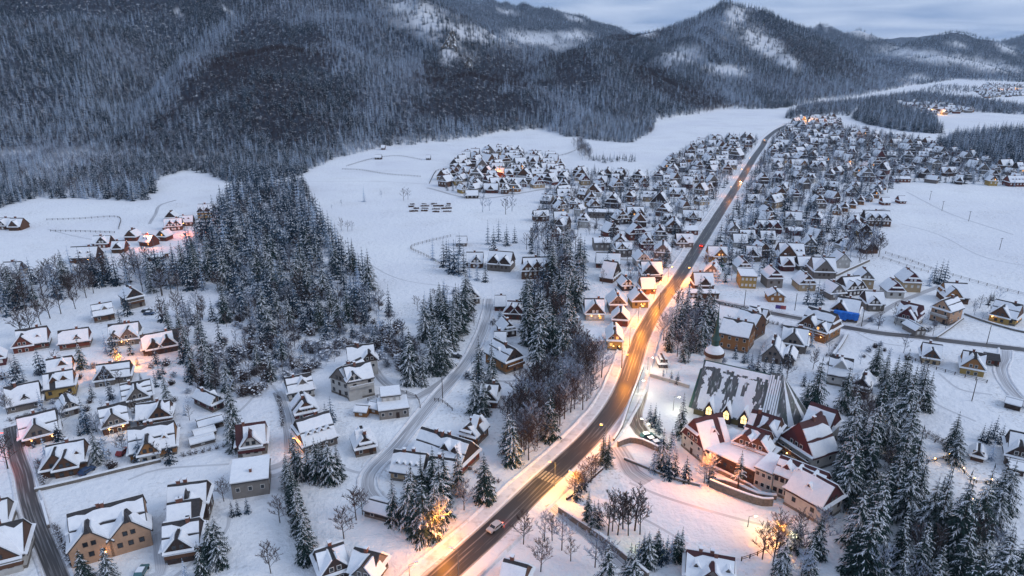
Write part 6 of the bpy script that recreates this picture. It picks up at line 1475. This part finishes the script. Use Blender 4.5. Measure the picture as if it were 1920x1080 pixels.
# clearings and the bare brown knolls, where they lie on the slopes
dens = 1 - .74 * patch(X, Y, Z, CLEAR); brown = patch(X, Y, Z, BROWN); frost = patch(X, Y, Z, FROST)
bare_p = np.clip(.18 + .34 * vnoise(X, Y, 120, 21) + .2 * vnoise(X, Y, 45, 22), .03, .8)
bare_p = np.clip(bare_p + brown * .75 + frost * .30, 0, .95)
k = q.random(X.shape) < dens
X, Y, Z, SPC, bare_p, brown, frost, dft = X[k], Y[k], Z[k], SPC[k], bare_p[k], brown[k], frost[k], dft[k]
n = len(X); isb = q.random(n) < bare_p; big = (SPC / 4.3) ** .42
h = np.where(isb, q.uniform(6, 10, n), q.uniform(7.5, 15.5, n) * (1 + .15 * vnoise(X, Y, 60, 41)))
vb = np.where(brown + q.uniform(-.35, .35, n) > .45, 6, np.where(q.random(n) < .66 + .3 * frost, 3 + (q.random(n) < .5), 5)); tone = vnoise(X, Y, 150, 51) * .35 + vnoise(X, Y, 60, 52) * .3 + frost * .9 - brown * .3 + q.uniform(-.5, .5, n); vs = np.where(tone > .20, 1, np.where(tone < -.22, 2, 0))
var = np.where(isb, vb, vs); base = np.where(isb, 13.0, 16.0)
fp += list(zip(X, Y, Z - .4, var, h / base * big * np.where(isb, 1.15, 1.15), h / base * np.minimum(big, 1.25), q.random(n) * 6.28))
print('FOREST', len(fp))
wood('mountain_forest', fp, 'frosted spruce and bare forest covering the mountain slopes and far woods')

# ------------------------------------------------------------------ street lamps and other lit lamps
ORANGE = (1.0, .31, .015); WARM = (1.0, .60, .24); PALE = (1.0, .93, .62); RED = (1.0, .16, .08)
def light(root, z, power, color, size=.25, off=(0, 0)):
    d = bpy.data.lights.new('bulb_light', 'POINT'); d.energy = power; d.color = color; d.shadow_soft_size = size
    o = bpy.data.objects.new('bulb_light', d); COL.objects.link(o); o.parent = root; o.location = (off[0], off[1], z); return o
def lamp_meshes(hh):
    pole = MB(); pole.tube((0, 0, 0), (0, 0, hh), .11, .07, 6); pole.tube((0, 0, hh), (1.3, 0, hh + .35), .06, .05, 5)
    head = MB(); head.box(1.1, 1.95, -.2, .2, hh + .30, hh + .46)
    bulb = MB(); bulb.box(1.18, 1.88, -.15, .15, hh + .20, hh + .297)
    cap = MB(); cap.box(1.08, 1.97, -.22, .22, hh + .463, hh + .56)
    return pole.mesh('lamp_pole', ['metal_grey']), head.mesh('lamp_head', ['metal_dark']), bulb, cap.mesh('lamp_snow', ['snow_tree'])
_lm = {}
def street_lamp(px, py, label, hh=7.5, power=1800, color=ORANGE, bulbm='lamp_orange', face=None, group='street lamps', cat='street lamp'):
    x, y = G(px, py)
    if face is None:
        p = Vector((x, y)); q_ = min(MAIN, key=lambda m: (m - p).length); face = math.atan2(q_.y - y, q_.x - x)
    if hh not in _lm: _lm[hh] = lamp_meshes(hh)
    pm, hm, bmb, cm = _lm[hh]
    r = empty('street_lamp', (x, y, 0), face); tag(r, label, cat, group)
    inst('pole', pm, r); hd = inst('lamp_head', hm, r)
    k = (hh, bulbm)
    if k not in _lm: _lm[k] = bmb.mesh('lamp_bulb', [bulbm])
    b_ = inst('bulb', _lm[k], hd); b_.visible_shadow = True
    inst('snow_cap', cm, hd)
    light(r, hh + .05, power, color, .3, (1.5, 0))
    return r
SL = [(770, 1112, 'bottom edge left of the junction', 2000), (822, 1018, 'fir grove at the lamplit junction', 2600), (1040, 912, 'crosswalk on the main road', 2200), (1135, 842, 'gate of the monastery drive', 2600), (1078, 935, 'field fence with the lit trees', 2600),
      (1166, 700, 'stretch just below the yellow-lit building', 1500), (1180, 648, 'yellow-lit building', 2300), (1196, 606, 'orange-lit roadside house', 2600), (1226, 562, 'flat-roofed orange shop', 2600), (1252, 528, 'dark brown lodge and bright tree', 3000),
      (1296, 530, 'terrace of the roadside house', 2000), (1368, 368, 'upper part of the main road', 1600), (1386, 333, 'far part of the main road', 2600), (1402, 310, 'far end before the road narrows', 1400), (860, 1085, 'bottom edge right of the road', 1200)]
for x, y, w, pw in SL: street_lamp(x, y, 'grey street lamp glowing orange by the ' + w, power=pw * (3.6 if 500 < y < 720 else 1.9 if y > 700 else .9), color=(1.0, .50, .03) if 'crosswalk' in w else ORANGE)
street_lamp(1328, 902, 'orange lamp lighting the slope and tree before the monastery hall', 9.0, 8500, (1, .27, .05), face=R(-120))
street_lamp(1462, 1030, 'orange lamp shining inside the trees below the guesthouse', 5.5, 6500, face=R(100))
street_lamp(1486, 1040, 'white lamp shining inside the trees below the guesthouse', 5.0, 700, PALE, 'lamp_white', face=R(100))
street_lamp(228, 690, 'orange lamp glowing inside the tree between the left chalets', 6, 9000, face=R(-60))
street_lamp(244, 706, 'second orange lamp by the low white-roofed chalet', 4, 2000, face=R(-60))
street_lamp(4, 850, 'reddish lamp behind the bare trees at the left edge', 6.5, 700, RED, 'lamp_red', face=0)
street_lamp(352, 440, 'reddish lamp in the lane of the red-lit row', 7, 5000, (1, .20, .06), face=R(180)); street_lamp(288, 462, 'reddish lamp beside the red-lit timber house', 6, 4500, (1, .22, .06), face=R(180))
street_lamp(930, 332, 'orange lamp in the far cluster of chalets', 7, 2600, face=R(-90)); street_lamp(544, 845, 'small orange lamp at the top of the long spruce row', 4, 350, face=0)
for x, y, w in [(1214, 694, 'at the roadside end of the church parking'), (1196, 738, 'at the middle of the church parking'), (1192, 812, 'at the bend of the monastery drive'), (1204, 822, 'nearer the hedge of the monastery drive'), (1262, 770, 'in the bright churchyard')]:
    street_lamp(x, y, 'pale white lamp ' + w, 5.0, 800, PALE, 'lamp_white', face=R(-20), group='white churchyard lamps')
for x, y in [(1402, 988), (1190, 1042)]: street_lamp(x, y, 'greenish lamp at the field wall' if x < 1300 else 'greenish lamp beside the long guesthouse terrace', 3.0, 160, (.75, 1.0, .12), 'lamp_white', face=0, group='greenish garden lamps')
for x, y, w in [(1508, 232, 'left in the far glowing hamlet'), (1530, 234, 'right in the far glowing hamlet'), (1745, 214, 'in the far lit hamlet by the wood'), (1760, 215, 'second in the far lit hamlet by the wood'), (1870, 172, 'in the farthest village'), (1905, 172, 'right in the farthest village'), (1620, 262, 'by the red-walled house in the far gardens'), (1590, 318, 'among the far gardens right of the road')]:
    street_lamp(x, y, 'orange lamp ' + w, 8, 9000 if y < 240 else 1800, (1, .42, .1), face=R(-90))
# small lights along the garden path
pl = [(1664, 793), (1690, 862), (1716, 872), (1752, 866), (1778, 858), (1806, 884), (1826, 903), (1858, 905), (1848, 925), (1822, 942), (1805, 978)]
for i, (x, y) in enumerate(pl):
    wx, wy = G(x, y); r = empty('path_light', (wx, wy, 0)); tag(r, ROWN[i] + ' small glowing bollard light along the garden path, counted from the grove', 'path light', 'garden path lights')
    s = MB(); s.lathe([(.09, 0), (.07, .9), (.10, .92), (.10, 1.0)], 8); s.obj('post', 'metal_dark', r); s = MB(); s.lathe([(.001, 1.003), (.16, 1.05), (.16, 1.22), (.001, 1.3)], 8); s.obj('bulb', 'lamp_small', r)
    light(r, 1.7, 45, WARM, .2)
# wall lamps under the eaves
for i, (x, y, z, kd, pw, lab) in enumerate(LAMPS):
    s = MB(); s.lathe([(.001, -.14), (.13, -.09), (.16, .06), (.05, .15), (.001, .17)], 8); o = s.obj('wall_lamp', 'lamp_small', None, (x, y, z))
    o.name = 'porch_lamp'; tag(o, lab, 'lamp', 'porch lamps'); light(o, 0, pw, (1, .5, .14), .2)

# ------------------------------------------------------------------ garden walls, fences, retaining walls
def wall(label, px, h, t, m='stone', snow=True, name='garden_wall', cat='wall', z=0.0):
    P = spline([G(*p) for p in px], 5); N = normals(P); b = MB(); s = MB()
    r = empty(name, (P[0].x, P[0].y, z)); tag(r, label, cat)
    for i in range(len(P) - 1):
        A, B = P[i] - P[0], P[i + 1] - P[0]; n0, n1 = N[i] * t / 2, N[i + 1] * t / 2
        for bb, z0, z1, k in ((b, -.2, h, 1.0), (s, h + .003, h + .26, 1.12)):
            q = [A - n0 * k, B - n1 * k, B + n1 * k, A + n0 * k]
            bb.prism([(p.x, p.y, z0) for p in q], (0, 0, z1 - z0))
    b.obj('wall_body', m, r)
    if snow: s.obj('snow_cap', 'snow_roof', r)
    return r
wall('long low stone wall running below the chalets at the lower left', [(66, 922), (140, 905), (220, 885), (302, 866)], .9, .5)
wall('curved brown retaining wall before the pink-lit field', [(1330, 912), (1360, 925), (1400, 940), (1428, 948), (1448, 948)], 2.2, .5, 'stone')
wall('upper stone retaining wall under the orange lamp', [(1336, 905), (1358, 907), (1385, 916), (1420, 932), (1455, 936)], 1.3, .8, 'stone')
wall('stone wall along the foot of the monastery hall', [(1316, 872), (1360, 892), (1405, 915), (1425, 930), (1450, 936)], 1.1, .5, 'stone')
wall('grey wall along the sloping path at the bottom', [(1048, 960), (1085, 985), (1130, 1015), (1185, 1060), (1215, 1085)], 1.6, .6, 'stone')
wall('low wall between the field and the main road fence', [(1062, 938), (1090, 918), (1110, 898), (1130, 880)], .8, .4, 'wood_dark', name='fence', cat='fence')
wall('curved snow-capped wall at the gate of the monastery drive', [(1150, 830), (1165, 805), (1180, 760), (1195, 720), (1206, 690)], 1.3, .5, 'stone')
wall('snow-capped wall from the gate towards the hedge', [(1158, 838), (1180, 830), (1205, 834), (1235, 848)], 1.8, .5, 'stone')
wall('dark wall bounding the pink-lit field above', [(1170, 862), (1215, 880), (1260, 898), (1312, 912)], .7, .35, 'stone')
wall('long stone garden wall right of the brown lodge', [(1588, 628), (1577, 648), (1562, 668)], 1.0, .9, 'stone')
wall('stone wall round the walled plot, left side', [(1500, 496), (1530, 512), (1560, 520), (1590, 508), (1630, 490)], 1.2, .5, 'stone')
wall('low wall lining the white plot below the tall cream house', [(1755, 635), (1780, 618), (1806, 598)], .8, .4, 'stone')
wall('low wall behind the lower side of the wide yellow-lit chalet', [(1808, 590), (1840, 602), (1900, 620), (1960, 632)], .8, .4, 'stone')
wall('snow-capped hedge wall beside the lone lane at the lower left', [(80, 945), (92, 990)], .9, .5, 'wood_grey')
wall('white terrace wall of the bright churchyard', [(1218, 706), (1240, 712), (1268, 720), (1292, 728)], 1.2, .5, 'plaster_white')
def fence(label, px, h=1.2, step=3.0, m='wood_dark'):
    P = spline([G(*p) for p in px], step); r = empty('fence', (P[0].x, P[0].y, 0)); tag(r, label, 'fence')
    ps = MB(); rl = MB()
    for i, p in enumerate(P):
        q = p - P[0]; ps.box(q.x - .1, q.x + .1, q.y - .1, q.y + .1, -.2, h)
        if i:
            o = P[i - 1] - P[0]
            for z in (h * .45, h * .85): rl.tube((o.x, o.y, z), (q.x, q.y, z), .07, .07, 4)
    o = ps.obj('fence_posts', m, r); o['kind'] = 'stuff'; rl.obj('rail', m, r)
fence('wooden fence crossing the left meadow', [(88, 413), (150, 411), (221, 408), (223, 430)]); fence('lower fence of the left meadow', [(95, 434), (160, 435), (215, 437)])
fence('fence of the corner garden in the white meadow', [(845, 444), (800, 455), (770, 466), (800, 482), (856, 514)], 1.6, 2.5, 'wood_grey'); fence('curving fence on the upper meadow', [(642, 318), (680, 320), (722, 327), (788, 332)], 1.4)
fence('upper fence on the upper meadow', [(650, 312), (700, 298), (745, 293), (790, 300)], 1.3); fence('fence round the far cluster garden', [(805, 345), (818, 322), (835, 318)], 1.6)
fence('long fence between the villas and the snow field', [(1660, 476), (1710, 492), (1760, 510), (1850, 536), (1950, 562)], 1.5, 4, 'wood_grey'); fence('inner fence beside the long field fence', [(1655, 485), (1700, 500), (1740, 512)], 1.4, 4, 'wood_grey')
fence('fence below the small cream chalet', [(1705, 672), (1740, 688), (1790, 703), (1850, 718)], 1.2, 2.5); fence('fence round the white paddock by the snowy lane', [(848, 770), (830, 755), (815, 752)], 1.2); fence('fence below the white guesthouse drive', [(690, 752), (740, 735), (780, 745), (788, 765)], 1.1)
fence('fence bounding the field at the bottom edge', [(1390, 1052), (1420, 1042), (1440, 1030)], 1.2); fence('far fence line above the village meadow', [(1085, 280), (1060, 290), (1030, 296)], 1.4, 5)
fence('fence along the upper bend of the lit garden path', [(1655, 788), (1680, 800), (1720, 815), (1770, 838)], 1.0, 2.5); fence('fence along the lit garden path at the right', [(1690, 872), (1740, 868), (1780, 860), (1808, 888), (1830, 906), (1870, 906)], .9, 2.5)
fence('fence by the drive at the bottom right', [(1740, 960), (1800, 985), (1870, 1010)], 1.0, 2.5)
def hedge(label, px, w=1.2, h=1.5):
    P = spline([G(*p) for p in px], 1.5); b = MB()
    for i, p in enumerate(P):
        q = p - P[0]; s_ = shrub(900 + i, w, h, 16, .8); b.add(s_, Matrix.Translation((q.x, q.y, 0)))
    o = b.obj('hedge', ['twig_brown', 'snow_tree'], None, (P[0].x, P[0].y, 0)); tag(o, label, 'hedge')
hedge('clipped snowy hedge below the open wood sheds', [(345, 856), (380, 848), (420, 838)]); hedge('dark hedge behind the low chalet with the brown gable', [(240, 778), (262, 772), (285, 768)]); hedge('snowy hedge before the low chalet gable', [(292, 812), (315, 808), (336, 803)])
hedge('hedge along the lane beside the overlapping gables', [(72, 868), (78, 890), (82, 908)]); hedge('hedge of the lane side at the bottom left', [(104, 990), (120, 1030), (134, 1060)]); hedge('hedge between the broad chalet and the lit long-roofed chalet', [(20, 790), (60, 782), (100, 772)])
hedge('snowy hedge beside the snowy track above the long spruce row', [(522, 745), (528, 775), (530, 800)], 1.0, 1.3); hedge('hedge below the dark lit hedge of the long brown guesthouse', [(868, 872), (900, 890), (935, 905)], 1.0, 1.3); hedge('garden hedge right of the big orange timber house', [(1440, 606), (1465, 612), (1468, 630), (1452, 638)], 1.2, 1.6)
hedge('hedge beside the long stone wall right of the brown lodge', [(1570, 650), (1560, 664), (1550, 668)]); hedge('hedge round the honey timber cabin plot', [(1360, 572), (1400, 582), (1430, 588)], 1.0, 1.3); hedge('bushes along the upper bend of the lit path', [(1700, 800), (1740, 815), (1775, 835)], 1.3, 1.6)
# trodden paths and wheel tracks in the snow
for i, (px, w) in enumerate([([(70, 925), (120, 880), (150, 905)], 1.2), ([(75, 905), (130, 850), (190, 832), (250, 822)], 1.4), ([(165, 845), (172, 800), (150, 790)], 1.6), ([(240, 900), (300, 880), (430, 870)], 1.0), ([(440, 872), (500, 895), (540, 880)], 2.0), ([(320, 1085), (345, 1068), (420, 1000), (430, 960)], 1.0),
        ([(260, 1090), (300, 1075), (300, 1040), (296, 1000)], 3.0), ([(400, 800), (450, 770), (500, 720), (520, 735)], 1.1), ([(420, 720), (455, 700), (480, 690)], .9), ([(620, 860), (650, 880), (690, 890)], 1.2), ([(700, 830), (720, 860), (735, 870)], 1.2), ([(800, 800), (850, 850), (880, 855)], .9), ([(290, 620), (330, 640), (350, 610), (380, 590)], 2.2),
        ([(600, 420), (660, 470), (740, 520), (860, 540)], .9), ([(560, 340), (700, 340), (800, 345)], 1.2), ([(1180, 905), (1240, 930), (1320, 955), (1430, 985)], 1.1), ([(1120, 945), (1200, 970), (1290, 1020)], .9), ([(1700, 360), (1780, 400), (1900, 440)], 1.6), ([(1690, 420), (1760, 440), (1840, 480), (1930, 500)], 1.2), ([(1620, 660), (1700, 720), (1760, 760), (1830, 790)], 1.0), ([(1760, 700), (1800, 730), (1860, 740)], 1.1), ([(1600, 620), (1640, 640), (1700, 650)], 1.0), ([(90, 430), (150, 445), (240, 460)], 1.2), ([(980, 720), (1010, 720), (1030, 740)], 2.0), ([(1120, 690), (1150, 680), (1160, 672)], 3.0), ([(905, 705), (940, 715), (990, 712)], 1.6)]):
    tag(strip('path', spline(W(px), 2.0), w, .012 + i * .0004, 'trodden_snow', n=3), kind='structure')
# banners on the snow before the honey cabin
for i in range(6):
    x, y = G(1455 + i * 3.2, 582 + i * .4); b = MB(); b.box(-.45, .45, -.02, .02, .9, 2.6, 0); b.box(-.03, .03, -.05, -.022, 0, 2.8, 1)
    o = b.obj('banner', ['banner_violet' if i < 3 else 'banner_red', 'metal_grey'], None, (x, y, 0)); tag(o, ('violet' if i < 3 else 'red') + ' banner in the row before the honey timber cabin, ' + ROWN[i] + ' from left', 'banner', 'row of banners')

# ------------------------------------------------------------------ utility poles, ski-lift poles, hay piles
def pole(px, py, h, label, cross=False):
    x, y = G(px, py); r = empty('utility_pole', (x, y, 0)); tag(r, label, 'pole', 'wooden poles'); b = MB(); b.tube((0, 0, -.3), (0, 0, h), .16, .11, 6, cap=True); b.obj('mast', 'bark', r)
    if cross: b = MB(); b.box(-.9, .9, -.08, .08, h - .5, h - .35); b.obj('cross_arm', 'metal_dark', r)
for p, w in [((1236, 580), 'by the grove'), ((1850, 645), 'right beside the side road'), ((1615, 612), 'by the blue tarpaulin'), ((1490, 582), 'by the row of banners'), ((1822, 752), 'on the white slope at the right'), ((830, 748), 'beside the snowy lane'), ((1165, 690), 'on the pink-lit snow by the main road'), ((1395, 575), 'by the side road below the ochre house')]: pole(*p, 8, 'wooden pole standing ' + w)
for p, w in [((1743, 375), 'upper'), ((1766, 395), 'middle'), ((1816, 415), 'right'), ((1874, 468), 'lower')]: pole(*p, 7, f'{w} ski-lift mast on the right snow field', True)
rr = random.Random(8)
for i in range(16):
    px, py = 776 + 21 * (i % 4) + rr.uniform(-5, 5), 383 + 4.6 * (i // 4) + rr.uniform(-1, 1); x, y = G(px, py); b = MB(); L_ = rr.uniform(3, 8)
    for k in range(int(L_ * 3)):
        b.box(-L_ / 2 + k / 3, -L_ / 2 + k / 3 + .25, rr.uniform(-1, -.4), rr.uniform(.4, 1), 0, rr.uniform(.5, 1.3), 0); b.box(-L_ / 2 + k / 3, -L_ / 2 + k / 3 + .28, -.9, .9, 1.31, 1.4 + rr.uniform(0, .2), 1)
    o = b.obj('timber_stack', ['wood_brown', 'snow_roof'], None, (x, y, 0), rr.uniform(-.2, .3)); tag(o, f'low snowy timber stack on the white meadow, {ROWN[i % 4]} from left, {ROWN[3 - i // 4]} row', 'timber stack', 'timber stacks on the meadow')

# ------------------------------------------------------------------ cars
def make_car(label, px, py, rz, paint, snow=False, tail=False, heads=False, bus=False):
    x, y = G(px, py); r = empty('bus' if bus else 'car', (x, y, .05), R(rz)); tag(r, label, 'bus' if bus else 'car', None if bus else 'cars')
    L_, w, s = (11, 2.5, 1.9) if bus else (4.4, 1.78, 1.0); b = MB()
    prof = [(-L_ / 2, .35), (L_ / 2, .35), (L_ / 2, .72), (L_ / 2 - .2, .86), (L_ * .24, .95), (L_ * .12, 1.42), (-L_ * .30, 1.46), (-L_ * .46, 1.0), (-L_ / 2, .9)] if not bus else [(-5.5, .4), (5.5, .4), (5.5, 1.8), (5.3, 2.9), (-5.4, 3.0), (-5.5, 2.6)]
    b.prism([(p[0], -w / 2, p[1]) for p in prof][::-1], (0, w, 0)); b.obj('body', paint, r)
    if bus:
        for sg in (-1, 1):
            g = MB(); g.box(-5.2, 5.2, sg * w / 2 - .02, sg * w / 2 + .02, 1.5, 2.5); g.obj('side_window', 'glass_lit', r)
    else:
        for sg in (-1, 1):
            g = MB(); g.prism([(L_ * .215, sg * (w / 2 + .012), .97), (L_ * .115, sg * (w / 2 + .012), 1.36), (-L_ * .29, sg * (w / 2 + .012), 1.39), (-L_ * .41, sg * (w / 2 + .012), 1.02)], (0, -sg * .02, 0)); g.obj('side_window', 'glass_dark', r)
        g = MB(); g.poly([(L_ * .245, -w * .44, .965), (L_ * .245, w * .44, .965), (L_ * .127, w * .40, 1.41), (L_ * .127, -w * .40, 1.41)]); g.obj('windscreen', 'glass_dark', r)
    for xx in (-L_ * .31, L_ * .31):
        for yy in (-w / 2, w / 2):
            wh = MB(); wh.tube((xx, yy - .1, .33), (xx, yy + .1, .33), .33, .33, 12, cap=True); wh.obj('wheel', 'tyre', r)
    for yy in (-w * .36, w * .36):
        hl = MB(); hl.box(L_ / 2 - .03, L_ / 2 + .04, yy - .2, yy + .2, .62, .8); hl.obj('headlight', 'lamp_white' if heads else 'frame_white', r)
        tl = MB(); tl.box(-L_ / 2 - .04, -L_ / 2 + .03, yy - .2, yy + .2, .66, .86); tl.obj('tail_light', 'lamp_red' if tail else 'car_red', r)
    if snow: s_ = MB(); s_.box(-L_ * .28, L_ * .10, -w * .42, w * .42, 1.465, 1.58); s_.obj('snow_cover', 'snow_tree', r)
    if heads: light(r, .9, 260, (1, .85, .6), .15, (L_ / 2 + 1.2, 0))
    if tail: light(r, .9, 60, (1, .08, .04), .15, (-L_ / 2 - .8, 0))
make_car('black car parked behind the grey box house', 482, 866, 12, 'car_black'); make_car('dark blue-green car parked just below the black one', 490, 874, 8, 'car_teal', True)
make_car('dark red car parked in the drive of the pointed-gable chalet', 231, 850, 85, 'car_red', True); make_car('dark blue car beside the chalet with two overlapping gables', 164, 886, 70, 'car_blue')
make_car('white car with red tail lights driving towards the bottom edge', 928, 992, 228, 'car_white', tail=True); make_car('red car with glowing tail lights on the upper main road', 1316, 462, 60, 'car_red', tail=True)
make_car('long bus with lit windows at the far end of the road', 1435, 266, 80, 'car_white', heads=True, bus=True)
make_car('snow-covered car on the white guesthouse forecourt lane', 855, 670, -20, 'car_black', True); make_car('teal car parked below the cream twin-gabled house', 266, 1076, 95, 'car_teal', True); make_car('dark car left on the yard of the tall grey house', 276, 585, 5, 'car_black', True); make_car('second dark car on the yard of the tall grey house', 280, 590, 5, 'car_blue', True)
make_car('dark car parked at the monastery gate', 1222, 828, 20, 'car_black', True); make_car('second dark car parked at the monastery gate', 1232, 834, 20, 'car_blue', True); make_car('grey car parked nearest the monastery hedge', 1213, 820, 20, 'car_teal', True)
make_car('car with yellow headlights coming down the far road', 1390, 342, 240, 'car_black', heads=True)

# ------------------------------------------------------------------ limestone crag on the slope
def crag(px, py, D, w, h, seed, label):
    x, y, z = AT(px, py, D); z = Hz(x, y); q = random.Random(seed); b = MB(); n, m_ = 16, 14; V = {}
    for i in range(n + 1):
        for j in range(m_ + 1):
            u = i / n - .5; v = j / m_; wd = w * (1 - .75 * v) * (1 + .2 * q.uniform(-1, 1))
            V[i, j] = (u * wd + v * w * .2, v * h * .8 + q.uniform(-3, 3) - 6, v * h + q.uniform(-2.5, 2.5) + (4 if 0 < i < n else -4))
    for i in range(n):
        for j in range(m_):
            q4 = [V[i, j], V[i + 1, j], V[i + 1, j + 1], V[i, j + 1]]; b.poly(q4, 1 if q.random() < .36 else 0)
    o = b.obj('rock_crag', ['stone', 'snow_roof'], None, (x, y, z - 3)); tag(o, label, 'rock')
crag(842, 112, 1330, 30, 30, 1, 'snow-streaked rock crag on the wooded slope'); crag(876, 132, 1280, 22, 16, 2, 'smaller rock outcrop below the snow-streaked crag')

# ------------------------------------------------------------------ haze
zt = float(TZ.max()) + 40
b = MB(); b.box(-7700, 7700, -7700, 7700, -1.5, zt)
me = bpy.data.meshes.new('haze'); me.from_pydata(b.v, [], b.f)
hm = bpy.data.materials.new('haze'); hm.use_nodes = True; nt = hm.node_tree; nt.nodes.clear()
ho = nt.nodes.new('ShaderNodeOutputMaterial'); pv = nt.nodes.new('ShaderNodeVolumePrincipled')
pv.inputs['Color'].default_value = (.62, .80, 1.0, 1); pv.inputs['Density'].default_value = .00004; pv.inputs['Anisotropy'].default_value = .1
nt.links.new(pv.outputs[0], ho.inputs['Volume']); me.materials.append(hm)
if True:
    hz_ = bpy.data.objects.new('haze', me); COL.objects.link(hz_); hz_.display_type = 'WIRE'; tag(hz_, 'thin blue winter haze filling the whole valley', 'haze', kind='stuff')
